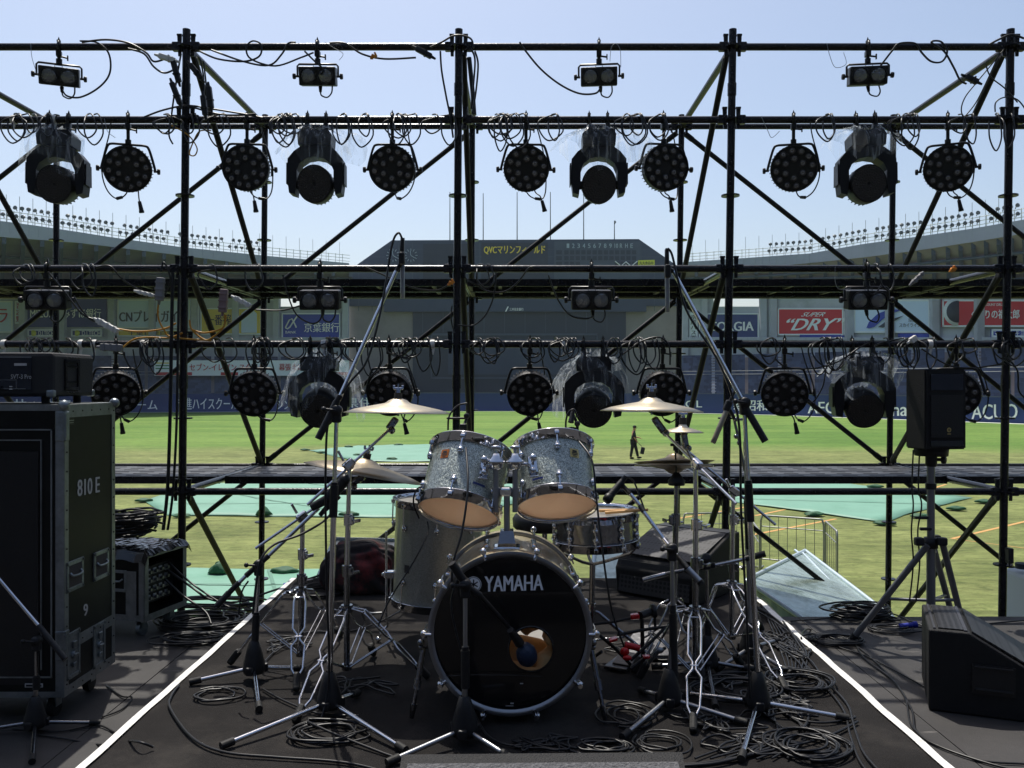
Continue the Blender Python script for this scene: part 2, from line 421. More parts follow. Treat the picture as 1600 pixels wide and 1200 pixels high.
# ================================================================ the stadium ring
def lerp_tab(tab, x):
    if x <= tab[0][0]: return tab[0][1]
    for (a, u), (b_, v_) in zip(tab, tab[1:]):
        if x <= b_: return u + (v_ - u) * (x - a) / (b_ - a)
    return tab[-1][1]
FB = [(-500, 650), (-200, 648), (0, 646), (180, 644.4), (400, 643.2), (620, 642.3), (800, 642.3), (1000, 643.4), (1200, 648), (1400, 655), (1600, 662), (1800, 671), (2100, 686)]
def D(x): return 5244.75 / (lerp_tab(FB, x) - 600)
def at_depth(x, Y, z): return V(((x - 800) * Y / F, Y, z))
XS = [-500, -350, -200, -100, 0, 90, 180, 290, 400, 510, 620, 710, 800, 900, 1000, 1100, 1200, 1300, 1400, 1500, 1600, 1700, 1800, 1950, 2100]
def strip(b_, xs, fa, fb, fc=None):
    """ring surface between two curves given as functions of the pixel column"""
    for x0, x1 in zip(xs, xs[1:]): b_.quad(fa(x0), fa(x1), fb(x1), fb(x0))
def slab(b_, xs, dep, z0, z1, th):
    for x0, x1 in zip(xs, xs[1:]):
        p = [at_depth(x0, dep(x0), z0), at_depth(x1, dep(x1), z0), at_depth(x1, dep(x1) + th, z0), at_depth(x0, dep(x0) + th, z0)]
        b_.prism(p, (0, 0, z1 - z0))
# outfield fence, a padded wall with lettering
fence = thing('outfield_fence', 'long curved blue outfield fence with white sponsor lettering', 'fence', (0, 120, FIELD))
b = MB(); slab(b, XS, D, FIELD, FIELD + 2.55, .4); b.build('padding', 'fence_blue', fence)
b = MB(); slab(b, XS, lambda x: D(x) - .03, FIELD + 2.552, FIELD + 2.64, .46); b.build('coping', 'board_mid', fence)
b = MB(); strip(b, XS, lambda x: at_depth(x, D(x) - 1.3, FIELD + .012), lambda x: at_depth(x, D(x) - .02, FIELD + .012))
tag(b.build('warning_strip', 'line_white'), kind='structure')
def face_text(s, x0, y0, x1, y1, dep, m, par, bold=.03, shear=0., dd=.12):
    Y0, Y1 = dep(x0) - dd, dep(x1) - dd
    return text(s, P(x0, y1, Y0), P(x1, y1, Y1), P(x0, y0, Y0), m, par, bold=bold, shear=shear)
for s, x0, y0, x1, y1 in (('ホーム', 196, 625, 246, 640), ('市進ハイスクール', 276, 621, 372, 640), ('ユー・シンデン', 398, 624, 476, 640), ('県住宅公社', 541, 621, 640, 637), ('JCOL', 1050, 626, 1097, 640),
                          ('新昭和', 1146, 625, 1199, 642), ('AEON', 1262, 628, 1326, 646), ('Kaneha', 1340, 630, 1418, 650), ('ACUO', 1518, 632, 1590, 655), ('サッポロ', 20, 622, 110, 641), ('千葉興業銀行', -180, 622, -30, 643)):
    face_text(s, x0, y0, x1, y1, D, 'ink_white', fence)

# stands left and right of the scoreboard
UT = [(-500, 262), (-200, 312), (0, 345), (60, 353), (120, 362), (170, 370), (283, 386), (420, 400), (555, 412), (570, 413)]
UTR = [(1040, 412), (1060, 410), (1180, 402), (1265, 396), (1350, 381), (1435, 369.5), (1520, 357), (1600, 343), (1800, 303), (2100, 240)]
UB = [(-500, 292), (-200, 339), (0, 370), (120, 379), (170, 385), (283, 399), (390, 413), (555, 425)]
UBR = [(1040, 426), (1060, 424), (1180, 419), (1265, 411), (1350, 402), (1435, 391), (1520, 378), (1600, 365), (1800, 328), (2100, 270)]
ROOFZ = 18.0
def U(x, tab): return ROOFZ * F / (600 - lerp_tab(tab, x))
XL = [-500, -350, -200, -100, 0, 60, 120, 170, 220, 283, 350, 420, 490, 545]
XR = [1062, 1110, 1180, 1225, 1265, 1310, 1350, 1390, 1435, 1480, 1520, 1560, 1600, 1700, 1800, 1950, 2100]
m_seat = bpy.data.materials.new('seat_rows'); m_seat.use_nodes = True
n = m_seat.node_tree.nodes; l = m_seat.node_tree.links; tc = n.new('ShaderNodeTexCoord')
mp = n.new('ShaderNodeMapping'); mp.inputs['Scale'].default_value = (2.0, .5, 1.0); l.new(tc.outputs['Object'], mp.inputs['Vector'])
br = n.new('ShaderNodeTexWhiteNoise'); sn = n.new('ShaderNodeVectorMath'); sn.operation = 'FLOOR'; l.new(mp.outputs[0], sn.inputs[0]); l.new(sn.outputs[0], br.inputs[0])
rp = n.new('ShaderNodeValToRGB'); rp.color_ramp.elements[0].color = (.016, .030, .075, 1); rp.color_ramp.elements[1].color = (.045, .075, .16, 1)
l.new(br.outputs[0], rp.inputs[0]); l.new(rp.outputs[0], n['Principled BSDF'].inputs['Base Color']); n['Principled BSDF'].inputs['Roughness'].default_value = .6
M['seat_rows'] = m_seat

def stand(side, xs, ut, ub, label):
    Y_ = 125
    st = thing('grandstand', label, 'grandstand', (P(xs[len(xs) // 2], 600, Y_).x, Y_, FIELD))
    # lower tier: stepped rows of seats rising behind the fence
    nrow = 14; z0, z1 = FIELD + 2.0, CH + 3.9; d0, d1 = 1.0, 16.0
    b = MB()
    for k in range(nrow):
        za = z0 + (z1 - z0) * k / nrow; zb = z0 + (z1 - z0) * (k + 1) / nrow; da = d0 + (d1 - d0) * k / nrow; db = d0 + (d1 - d0) * (k + 1) / nrow
        strip(b, xs, lambda x: at_depth(x, D(x) + da, za), lambda x: at_depth(x, D(x) + da, zb))
        strip(b, xs, lambda x: at_depth(x, D(x) + da, zb), lambda x: at_depth(x, D(x) + db, zb))
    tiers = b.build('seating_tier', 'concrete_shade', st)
    b = MB()          # seat backs standing on each step
    for k in range(nrow):
        zb = z0 + (z1 - z0) * (k + 1) / nrow; db = d0 + (d1 - d0) * (k + .45) / nrow
        xx = xs[0]
        while xx < xs[-1] - 4:
            x1 = xx + 52
            if x1 > xs[-1]: x1 = xs[-1]
            p = [at_depth(xx + 3, D(xx + 3) + db, zb + .03), at_depth(x1 - 2, D(x1 - 2) + db, zb + .03), at_depth(x1 - 2, D(x1 - 2) + db + .12, zb + .03), at_depth(xx + 3, D(xx + 3) + db + .12, zb + .03)]
            b.prism(p, (0, 0, .42)); xx = x1
    b.build('seat_rows', 'seat_rows', st)
    xx = xs[0] + 52 - .5
    while xx < xs[-1] - 10:
        b = MB(); lo, hi = at_depth(xx - 2.2, D(xx) + d0 + .2, z0 + .55), at_depth(xx - 2.2, D(xx) + d1, z1 + .35); wv = V((1.05, 0, 0))
        for k in range(28): a_ = lo.lerp(hi, k / 28); c_ = lo.lerp(hi, (k + 1) / 28); b.quad(a_, a_ + wv, V((c_.x, c_.y, a_.z)) + wv, V((c_.x, c_.y, a_.z))); b.quad(V((c_.x, c_.y, a_.z)), V((c_.x, c_.y, a_.z)) + wv, c_ + wv, c_)
        b.build('aisle_steps', 'concrete', st); xx += 104
    # mid walkway rail
    b = MB()
    for z in (.0, .45): 
        b.path([at_depth(x, D(x) + 6.4, z0 + (z1 - z0) * .42 + .8 + z) for x in xs], .035, 4)
    b.build('walkway_rail', 'light_grey_metal', st)
    # concourse wall behind the seats, open under the roof where the sky shows
    W = lambda x: D(x) + 17.5
    gap = (438, 471) if side < 0 else (1115, 1188)
    b = MB()
    cuts = sorted(set(xs + list(gap)))
    for x0, x1 in zip(cuts, cuts[1:]):
        top = 479 if gap[0] <= x0 < gap[1] else 452
        zt = [P(x, top, W(x)).z for x in (x0, x1)]
        q = [at_depth(x0, W(x0), FIELD), at_depth(x1, W(x1), FIELD), at_depth(x1, W(x1), zt[1]), at_depth(x0, W(x0), zt[0])]
        b.prism(q, (0, .35, 0))
    b.build('concourse_wall', 'concrete', st)
    # pillars and a ledge
    pil = (-240, -120, -30, 36, 98, 175, 238, 304, 368, 432, 540) if side < 0 else (1070, 1100, 1192, 1208, 1327, 1390, 1460, 1530, 1640, 1740, 1860)
    for x in pil:
        zt = P(x, 456, W(x)).z
        MB().box(at_depth(x, W(x) - .7, (FIELD + zt) / 2 + 3), (.9, .8, zt - FIELD - 6)).build('pillar', 'concrete', st)
    b = MB(); strip(b, xs, lambda x: P(x, 527, W(x) - .9), lambda x: P(x, 531.5, W(x) - .9)); strip(b, xs, lambda x: P(x, 527, W(x) - .9), lambda x: P(x, 527, W(x) - .0))
    b.build('ledge', 'concrete', st)
    # roof: fascia, top deck and the shaded underside running back to the wall
    b = MB(); fa = lambda x: at_depth(x, U(x, ut), CH + ROOFZ); fb = lambda x: P(x, lerp_tab(ub, x), U(x, ut))
    cuts2 = []
    for x0, x1 in zip(xs, xs[1:]): cuts2 += [x0 + (x1 - x0) * k / 4 for k in range(4)]
    cuts2.append(xs[-1])
    for x0, x1 in zip(cuts2, cuts2[1:]):
        e = (x1 - x0) * .01
        b.prism([fa(x0 + e), fa(x1 - e), fb(x1 - e), fb(x0 + e)], (0, .3, 0))
    b.build('fascia', 'fascia', st)
    b = MB(); strip(b, xs, lambda x: fa(x) + V((0, .31, -.05)), lambda x: at_depth(x, W(x) + .3, CH + ROOFZ - .4)); b.build('roof', 'concrete', st)
    b = MB(); strip(b, xs, lambda x: fb(x) + V((0, .31, .02)), lambda x: P(x, 447, W(x) + .1))
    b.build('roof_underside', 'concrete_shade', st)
    b = MB()
    for x0 in cuts2[::2]:
        p, q = fb(x0) + V((0, .35, -.05)), P(x0, 449, W(x0))
        b.prism([p, p + V((.5, 0, 0)), q + V((.5, 0, 0)), q], (0, 0, -.7))
    for k in (.25, .5, .75): b.path([(fb(x) * (1 - k) + P(x, 449, W(x)) * k) - V((0, 0, .5)) for x in xs], .22, 4)
    b.build('roof_beam', 'board_mid', st)
    # railing with lamp rails on the roof edge
    b = MB()
    for dz in (.35, .8, 1.25): b.path([fa(x) + V((0, .6, dz)) for x in xs], .05, 4)
    xx = xs[0]
    while xx < xs[-1]:
        b.tube(fa(xx) + V((0, .6, -.1)), fa(xx) + V((0, .6, 1.35)), .05, n=4)
        xx += 11
    b.build('roof_railing', 'paint_white', st)
    b = MB(); xx = xs[0]
    while xx < xs[-1]:
        b.tube(fa(xx) + V((0, .7, 0)), fa(xx) + V((0, .7, 3.1)), .03, n=4); xx += 21
    b.build('antenna_rod', 'light_grey_metal', st)
    return st, W, fa
left_st, WL, FAL = stand(-1, XL, UT, UB, 'left curved grandstand with adverts under its roof and floodlights along the roof edge')
right_st, WR, FAR = stand(1, XR, UTR, UBR, 'right curved grandstand with red and navy adverts under its roof')
# floodlights along the roof edges
fl = MB(); fl.lathe([(.0, .14), (.10, .14), (.2, .05), (.25, -.1), (.24, -.12), (.0, -.08)], (0, 0, 0), (0, 1, -.35), 12)
fl.tube((0, .1, 0), (0, .25, -.35), .05, n=5)
fme = fl.mesh('floodlight', 'lamp_grey')
def floods(xa, xb, fa, dz, dy, label, grp):
    x = xa; k = 0
    while x < xb:
        if k % 9 != 8:
            o = bpy.data.objects.new('floodlight', fme); col.objects.link(o); o.location = fa(x) + V((0, .2 + dy, dz)); o.rotation_euler = (random.uniform(-.2, .2), 0, random.uniform(-.4, .4))
            tag(o, label, 'floodlight', grp)
        x += 10.6 * (94 / max(fa(x).y, 94)) ** .6; k += 1
floods(4, 405, FAL, .75, -.1, 'small round grey floodlight on the lower lamp rail of the left roof edge', 'floodlights in the lower row on the left roof')
floods(8, 405, FAL, 1.75, .5, 'small round grey floodlight on the upper lamp rail of the left roof edge', 'floodlights in the upper row on the left roof')
floods(1202, 1598, FAR, .75, -.1, 'small round grey floodlight on the lower lamp rail of the right roof edge', 'floodlights in the lower row on the right roof')
floods(1206, 1598, FAR, 1.75, .5, 'small round grey floodlight on the upper lamp rail of the right roof edge', 'floodlights in the upper row on the right roof')

def advert(par, dep_, x0, y0, x1, y1, m, texts=(), label=None, dd=.45, edge='sign_white'):
    ia, ib = 1 / dep_(x0), 1 / dep_(x1); dep = lambda x: 1 / (ia + (ib - ia) * (x - x0) / (x1 - x0))
    b = MB(); q = [P(x0, y1, dep(x0) - dd), P(x1, y1, dep(x1) - dd), P(x1, y0, dep(x1) - dd), P(x0, y0, dep(x0) - dd)]
    b.prism(q, (0, .2, 0))
    b.mi = 1; u = (q[1] - q[0]).normalized() * .22
    f = V((0, -.02, 0))
    for a, c, t in ((0, 1, V((0, 0, .22))), (3, 2, V((0, 0, -.22)))): b.quad(q[a] + f, q[c] + f, q[c] + f + t, q[a] + f + t)
    b.quad(q[0] + f, q[0] + f + u, q[3] + f + u, q[3] + f); b.quad(q[1] + f - u, q[1] + f, q[2] + f, q[2] + f - u)
    o = b.build('advert_board', [m, edge], par)
    if label: o['label'] = label
    for t in texts:
        s, a, c, d_, e, mm = t[:6]; face_text(s, a, c, d_, e, dep, mm, o, dd=dd + .14, bold=t[6] if len(t) > 6 else .03, shear=t[7] if len(t) > 7 else 0)
    return o
A = advert
A(left_st, WL, -120, 470, 20, 520, 'sign_pale', [('ビックカメラ', -110, 480, 12, 505, 'ink_red')], 'pale advert board')
A(left_st, WL, 23, 470, 36, 506, 'sign_pale', [('習\n志\n野', 25, 473, 34, 503, 'ink_red')])
A(left_st, WL, 42, 466, 166, 511, 'sign_navy', [('MIZUHO', 47, 484, 95, 496, 'ink_white'), ('みずほ銀行', 98, 482, 158, 497, 'ink_white')], 'navy bank advert board', edge='sign_navy')
o = A(left_st, WL, 43, 514.5, 86, 526, 'sign_navy', [('D.I.TECH', 60, 517, 84, 524, 'ink_white')]); 
o = A(left_st, WL, 111, 514.5, 160, 526, 'sign_navy', [('D.I.TECH', 128, 517, 157, 524, 'ink_white')])
for cx in (52, 120): 
    MB().lathe([(0, -.02), (.45, -.02), (.45, .05)], P(cx, 520.5, WL(cx) - .5), (0, 1, 0), 14).build('emblem', 'sign_lime', left_st)
A(left_st, WL, 168.5, 469, 181, 504, 'sign_white', [('銀\n座\nア\nス', 171, 472, 178.5, 501, 'ink_red')])
A(left_st, WL, 183, 468, 297, 513, 'sign_pale', [('CNプレイガイド', 186, 485, 292, 503, 'ink_dark', .07)], 'pale ticket shop advert board')
A(left_st, WL, 299, 470, 311, 522, 'sign_pale', [('エ\nク\nシ\nン\nグ', 301, 473, 309, 518, 'ink_black')])
A(left_st, WL, 313, 481, 409, 523, 'sign_yellow', [('一番搾り', 322, 491, 372, 508, 'ink_black')], 'yellow beer advert board')
MB().prism([P(377, 520, WL(377) - .6), P(401, 520, WL(401) - .6), P(401, 490, WL(401) - .6), P(395, 484, WL(395) - .6), P(384, 484, WL(384) - .6), P(377, 490, WL(377) - .6)], (0, .1, 0)).build('bottle_picture', 'sign_pale', left_st)
A(left_st, WL, 183, 515, 297, 526, 'sign_yellow', [('千葉日産自動車', 200, 517, 285, 524, 'ink_dark')])
o = A(left_st, WL, 440, 489, 532, 529, 'sign_blue', [('BANK', 446, 517, 463, 521, 'ink_white'), ('京葉銀行', 475, 504, 530, 519, 'ink_white')], 'blue bank advert board')
b = MB()
for pts in ([(446, 512), (452, 500), (456, 498), (459, 503), (463, 512)], [(446, 512), (449, 514), (453, 511), (458, 503), (465, 493)]):
    b.path([P(x, y, WL(x) - .65) for x, y in pts], .13, 4)
b.build('emblem', 'ink_white', o)
A(left_st, WL, 534, 490, 545, 531, 'sign_pale', [('ソ\nニ\nア\nリ\nエ', 536, 493, 543.5, 528, 'ink_black')])
# long white banner on the front of the mid walkway, left
DB = lambda x: 1 / (1 / (D(241) + 6) + (1 / (D(545) + 6) - 1 / (D(241) + 6)) * (x - 241) / 304)
o = A(left_st, DB, 241, 563, 545, 587, 'sign_white', [('セブン-イレブン スタンド', 296, 568, 412, 579, 'ink_red'), ('幕張まはま', 436, 568, 482, 579, 'ink_red')], 'white walkway banner with red lettering', dd=.3)
for xa, xb_ in ((244, 300), (345, 372), (512, 544)):
    b = MB(); b.quad(P(xa, 586.4, DB(xa) - .36), P(xb_, 586.4, DB(xb_) - .36), P(xb_, 581.6, DB(xb_) - .36), P(xa, 581.6, DB(xa) - .36)); b.build('red_stripe', 'ink_red', o)
for y, m_ in ((566.5, 'sign_yellow'), (570.5, 'ink_green'), (575, 'ink_green')):
    b = MB(); b.quad(P(243, y + 1.6, DB(243) - .36), P(264, y + 1.6, DB(264) - .36), P(264, y, DB(264) - .36), P(243, y, DB(243) - .36)); b.build('colour_stripe', m_, o)
A(right_st, WR, 1077, 488, 1090, 535, 'sign_white', [('京\n成\nバ\nス\n㈱', 1079, 492, 1088, 531, 'ink_black')])
A(right_st, WR, 1092, 489, 1186, 529, 'sign_navy', [('GEORGIA', 1098, 503, 1178, 517, 'ink_white', .07)], 'navy coffee advert board')
A(right_st, WR, 1215, 481, 1318, 524, 'sign_red', [('SUPER', 1251, 488, 1286, 494.5, 'ink_white', .03, .2), ('“DRY”', 1221, 498, 1312, 516, 'ink_white', .05, .12)], 'red beer advert board')
A(right_st, WR, 1319.5, 486, 1332, 526, 'sign_white', [('平\n成\nバ\nス\n㈱', 1322, 489, 1330, 523, 'ink_black')])
o = A(right_st, WR, 1334, 468, 1453, 520, 'sign_pale', [('スカイライナー', 1405, 505, 1444, 511, 'ink_dark'), ('京成', 1419, 497, 1433, 503, 'ink_dark')], 'pale railway advert board with a blue train nose')
b = MB(); b.prism([P(x, y, WR(x) - .62) for x, y in ((1354, 512), (1358, 503), (1372, 490), (1388, 484), (1414, 483), (1390, 491), (1378, 500), (1366, 511), (1358, 513))], (0, .06, 0)); b.build('train_picture', 'sign_blue', o)
b = MB(); b.prism([P(x, y, WR(x) - .62) for x, y in ((1372, 511), (1386, 501), (1412, 493), (1392, 505), (1380, 512))], (0, .06, 0)); b.build('train_picture', 'ink_dark', o)
A(right_st, WR, 1454.5, 468, 1468, 513, 'sign_white', [('京\n葉\n瓦\n斯', 1457, 472, 1466, 509, 'ink_red')])
o = A(right_st, WR, 1472, 468, 1640, 511, 'sign_red', [('くすりの福太郎', 1518, 484, 1593, 498, 'ink_white', .05), ('DISCOUNT DRUG', 1532, 474, 1570, 478, 'ink_white')], 'red chemist advert board with a round emblem')
b = MB(); b.lathe([(0, -.05), (1.75, -.05), (1.75, .05)], P(1496, 487, WR(1496) - .55), (0, 1, 0), 28); b.build('emblem', 'sign_white', o)
b = MB(); b.lathe([(0, -.05), (1.35, -.05), (1.35, .05)], P(1496, 487, WR(1496) - .62), (0, 1, 0), 28); b.build('emblem', 'ink_dark', o)
A(right_st, WR, 1250, 523, 1320, 527, 'sign_blue', edge='sign_blue'); A(right_st, WR, 1404, 521, 1452, 527, 'sign_blue', edge='sign_blue')
A(right_st, WR, 1549, 514, 1640, 527, 'sign_blue', [('マツモトキヨシ', 1553, 517, 1610, 524, 'ink_white')], edge='sign_white')
A(right_st, WR, 1660, 470, 1800, 515, 'sign_yellow'); A(right_st, WR, 1820, 468, 1980, 520, 'sign_blue')

# ---------------------------------------------------------------- scoreboard
YS = 141.
sb = thing('scoreboard', 'wide dark scoreboard building with slanting ends, yellow stadium name and score cells', 'scoreboard', P(800, 644, YS))
Sq = lambda pts, Y=YS: [P(x, y, Y) for x, y in pts]
b = MB(); b.prism(Sq([(545, 478), (545, 425), (560, 412), (612, 375.5), (998, 373.5), (1052, 411), (1078, 430), (1078, 478)]), (0, 6, 0)); b.build('upper_board', 'board_dark', sb)
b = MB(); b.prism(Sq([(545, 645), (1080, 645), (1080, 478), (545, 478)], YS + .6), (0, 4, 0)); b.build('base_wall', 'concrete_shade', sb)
b = MB(); b.prism(Sq([(645, 645), (978, 645), (978, 478), (645, 478)], YS + .3), (0, .25, 0)); b.build('lower_screen', 'board_darker', sb)
b = MB(); b.prism(Sq([(600, 487), (1010, 487), (1010, 467), (600, 467)], YS - .5), (0, .45, 0)); b.build('canopy_band', 'board_dark', sb)
b = MB()
for q in ([(673, 592), (934, 592), (934, 589.5), (673, 589.5)], [(673, 524), (934, 524), (934, 521), (673, 521)], [(673, 592), (675, 592), (675, 521), (673, 521)], [(932, 592), (934, 592), (934, 521), (932, 521)]): b.prism(Sq(q, YS + .1), (0, .15, 0))
b.build('screen_frame', 'board_mid', sb)
b = MB(); b.prism(Sq([(700, 585), (910, 585), (910, 530), (700, 530)], YS + .2), (0, .08, 0)); b.build('screen_panel', 'board_dark', sb)
for q, m_ in (([(661, 440), (735, 440), (735, 381), (661, 381)], 'board_darker'), ([(752, 440), (856, 440), (856, 379), (752, 379)], 'board_darker'), ([(866, 440), (1000, 440), (1000, 377), (866, 377)], 'board_mid')):
    MB().prism(Sq(q, YS - .1), (0, .08, 0)).build('display_panel', m_, sb)
b = MB()
for r_ in range(3):
    for c_ in range(14):
        x = 869 + c_ * 8.8 + (4 if c_ > 0 else 0); y = 391 + r_ * 9; wd = 9 if c_ == 0 else 6.6
        if r_ == 2 and 3 < c_ < 10: continue
        b.quad(P(x, y + 6.5, YS - .16), P(x + wd, y + 6.5, YS - .16), P(x + wd, y, YS - .16), P(x, y, YS - .16))
b.build('score_cells', 'board_darker', sb)
b = MB()
for x in range(560, 1060, 21): b.quad(P(x, 486, YS - .02), P(x + .9, 486, YS - .02), P(x + .9, 415 if (x < 605 or x > 1010) else 379, YS - .02), P(x, 415 if (x < 605 or x > 1010) else 379, YS - .02))
for y in (389, 401, 413, 425, 437, 449, 461): b.quad(P(max(556, 612 - (y - 376) * 1.2), y + .8, YS - .03), P(min(1050, 998 + (y - 374) * 1.3), y + .8, YS - .03), P(min(1050, 998 + (y - 374) * 1.3), y, YS - .03), P(max(556, 612 - (y - 376) * 1.2), y, YS - .03))
for x in range(660, 980, 32): b.quad(P(x, 520, YS + .27), P(x + .7, 520, YS + .27), P(x + .7, 488, YS + .27), P(x, 488, YS + .27))
b.build('panel_seams', 'board_mid', sb)
K = lambda x: YS
face_text('QVCマリンフィールド', 756, 384, 852, 397.5, K, 'yellow_paint', sb, dd=.3, bold=.07)
for i, ch in enumerate(['1', '2', '3', '4', '5', '6', '7', '8', '9', '10', 'R', 'H', 'E']):
    x = 885.5 + i * 8.3; face_text(ch, x, 380.5, x + (5.5 if ch == '10' else 4), 387.5, K, 'board_line', sb, dd=.3)
face_text('千水  イスタ', 774, 451, 836, 459, K, 'sign_yellow', sb, dd=.7, bold=.05)
face_text('三井住友銀行', 796, 481, 818, 485.6, K, 'ink_white', sb, dd=.7)
b = MB(); b.prism([P(x, y, YS - .7) for x, y in ((789, 487), (793, 479), (795, 479), (791, 487))], (0, .05, 0)); b.build('emblem', 'ink_white', sb)
b = MB()
for pts in ([(961, 408), (973, 418), (978, 414)], [(967, 418.5), (978, 409), (989, 418.5)], [(978, 414), (984, 418), (996, 408)]): b.path([P(x, y, YS - .3) for x, y in pts], .1, 4)
b.build('diamond_mark', 'ink_white', sb)
o = MB().prism(Sq([(997, 415.5), (1023, 415.5), (1023, 406), (997, 406.6)], YS - .25), (0, .08, 0)).build('small_sign', 'sign_lime', sb)
face_text('丸大食品㊞', 999, 408.5, 1021, 413.5, K, 'ink_black', o, dd=.4)
b = MB()
for cx in (614, 642):
    for k in range(12):
        a_ = k * math.pi / 6; c_, s_ = math.cos(a_), math.sin(a_)
        b.path([P(cx + c_ * 7, 399 + s_ * 7, YS - .2), P(cx + c_ * 10.5, 399 + s_ * 10.5, YS - .2)], .06, 4)
    b.path([P(cx, 399, YS - .2), P(cx + 6, 403, YS - .2)], .06, 4); b.path([P(cx, 399, YS - .2), P(cx - 1, 392, YS - .2)], .06, 4)
b.build('clock_face', 'board_line', sb)
for x, y in ((703, 300), (755, 302), (808, 300), (860, 300), (912, 301), (960, 345)):
    MB().tube(P(x, 377, YS + 2), P(x, y, YS + 2), .09, .06, 6).build('flag_pole', 'lamp_grey', sb)
MB().path([P(960, 350, YS + 2), P(962, 347, YS + 2), P(960, 345, YS + 2)], .12, 5).build('flag_pole', 'lamp_grey', sb)

# the grandstand behind the camera, the rest of the ring
hs_ = thing('grandstand', 'main grandstand behind the stage, curving round the infield', 'grandstand', (0, -60, FIELD))
def ringpt(r, a, z): return V((math.sin(a) * r, 8 - math.cos(a) * r * .85, z))
AA = [R(-100 + 200 * k / 40) for k in range(41)]
b = MB()
for k in range(18):
    r0, r1 = 46 + k * 1.7, 46 + (k + 1) * 1.7; z0, z1 = FIELD + 2.6 + k * .85, FIELD + 2.6 + (k + 1) * .85
    for a0, a1 in zip(AA, AA[1:]): b.quad(ringpt(r0, a0, z0), ringpt(r0, a1, z0), ringpt(r0, a1, z1), ringpt(r0, a0, z1)); b.quad(ringpt(r0, a0, z1), ringpt(r0, a1, z1), ringpt(r1, a1, z1), ringpt(r1, a0, z1))
for a0, a1 in zip(AA, AA[1:]): b.quad(ringpt(46, a0, FIELD), ringpt(46, a1, FIELD), ringpt(46, a1, FIELD + 2.6), ringpt(46, a0, FIELD + 2.6))
b.build('seating_tier', 'seat_rows', hs_)
b = MB()
for a0, a1 in zip(AA, AA[1:]):
    b.add([ringpt(52, a0, 21), ringpt(52, a1, 21), ringpt(80, a1, 25), ringpt(80, a0, 25), ringpt(52, a0, 23), ringpt(52, a1, 23), ringpt(80, a1, 26), ringpt(80, a0, 26)], [[0, 1, 2, 3], [7, 6, 5, 4], [0, 4, 5, 1]])
    b.quad(ringpt(78, a0, FIELD), ringpt(78, a1, FIELD), ringpt(78, a1, 25), ringpt(78, a0, 25))
b.build('roof', 'concrete_shade', hs_)
# ================================================================ stage deck and drum riser
def deck_material():
    m = bpy.data.materials.new('deck_board'); m.use_nodes = True; n = m.node_tree.nodes; l = m.node_tree.links; b = n['Principled BSDF']
    tc = n.new('ShaderNodeTexCoord')
    t = n.new('ShaderNodeTexNoise'); t.inputs['Scale'].default_value = 1.6; t.inputs['Detail'].default_value = 9; t.inputs['Roughness'].default_value = .72; l.new(tc.outputs['Object'], t.inputs['Vector'])
    r = n.new('ShaderNodeValToRGB'); e = r.color_ramp.elements
    e[0].position = .30; e[0].color = (.028, .0268, .0268, 1); e[1].position = .72; e[1].color = (.056, .053, .052, 1)
    l.new(t.outputs[0], r.inputs[0])
    # scuffs: sparse pale scratches
    mp = n.new('ShaderNodeMapping'); mp.inputs['Scale'].default_value = (3, 14, 1); mp.inputs['Rotation'].default_value = (0, 0, .5); l.new(tc.outputs['Object'], mp.inputs['Vector'])
    t2 = n.new('ShaderNodeTexNoise'); t2.inputs['Scale'].default_value = 1.4; t2.inputs['Detail'].default_value = 7; l.new(mp.outputs[0], t2.inputs['Vector'])
    mr = n.new('ShaderNodeMapRange'); mr.inputs['From Min'].default_value = .66; mr.inputs['From Max'].default_value = .74; mr.inputs['To Max'].default_value = .5; l.new(t2.outputs[0], mr.inputs['Value'])
    mx = n.new('ShaderNodeMix'); mx.data_type = 'RGBA'; l.new(mr.outputs[0], mx.inputs[0]); l.new(r.outputs[0], mx.inputs[6]); mx.inputs[7].default_value = (.16, .15, .14, 1)
    # fine grit
    t3 = n.new('ShaderNodeTexNoise'); t3.inputs['Scale'].default_value = 160; l.new(tc.outputs['Object'], t3.inputs['Vector'])
    bp = n.new('ShaderNodeBump'); bp.inputs['Strength'].default_value = .35; bp.inputs['Distance'].default_value = .004; l.new(t3.outputs[0], bp.inputs['Height']); l.new(bp.outputs[0], b.inputs['Normal'])
    l.new(mx.outputs[2], b.inputs['Base Color']); b.inputs['Roughness'].default_value = .58; b.inputs['Specular IOR Level'].default_value = .3
    return m
M['deck_board'] = deck_material()
stage = thing('stage', 'dark grey board stage deck around the drum riser', 'stage', (0, 2, FIELD))
SX0, SX1, SY0, SY1 = -9.1, 9.1, -7.2, 5.52
# deck in boards 0.91 x 1.82 with dark joints
b = MB(); xs = [-9.1 + .91 * i for i in range(21)]; ys = [SY1 - 1.82 * i for i in range(8)]
g = .0022
for i in range(20):
    for j in range(7):
        b.box(((xs[i] + xs[i + 1]) / 2, (ys[j] + ys[j + 1]) / 2, -.015 + random.uniform(-.0012, .0008)), (.91 - g * 2, 1.82 - g * 2, .03))
b.build('deck_boards', 'deck_board', stage)
b = MB(); b.box((0, (SY0 + SY1) / 2 + .05, -.09), (18.0, SY1 - SY0 - .2, .12)); b.build('joist_frame', 'black_iron', stage)
b = MB()
for x in (-8.8, -6.2, -4.4, -2.6, -.8, .8, 2.6, 4.4, 6.2, 8.8):
    for y in (-7, -4, -1.5, 1, 3.2, 5.3): b = MB(); b.tube((x, y, FIELD), (x, y, -.1), .03, n=8); b.build('leg', 'black_iron', stage)
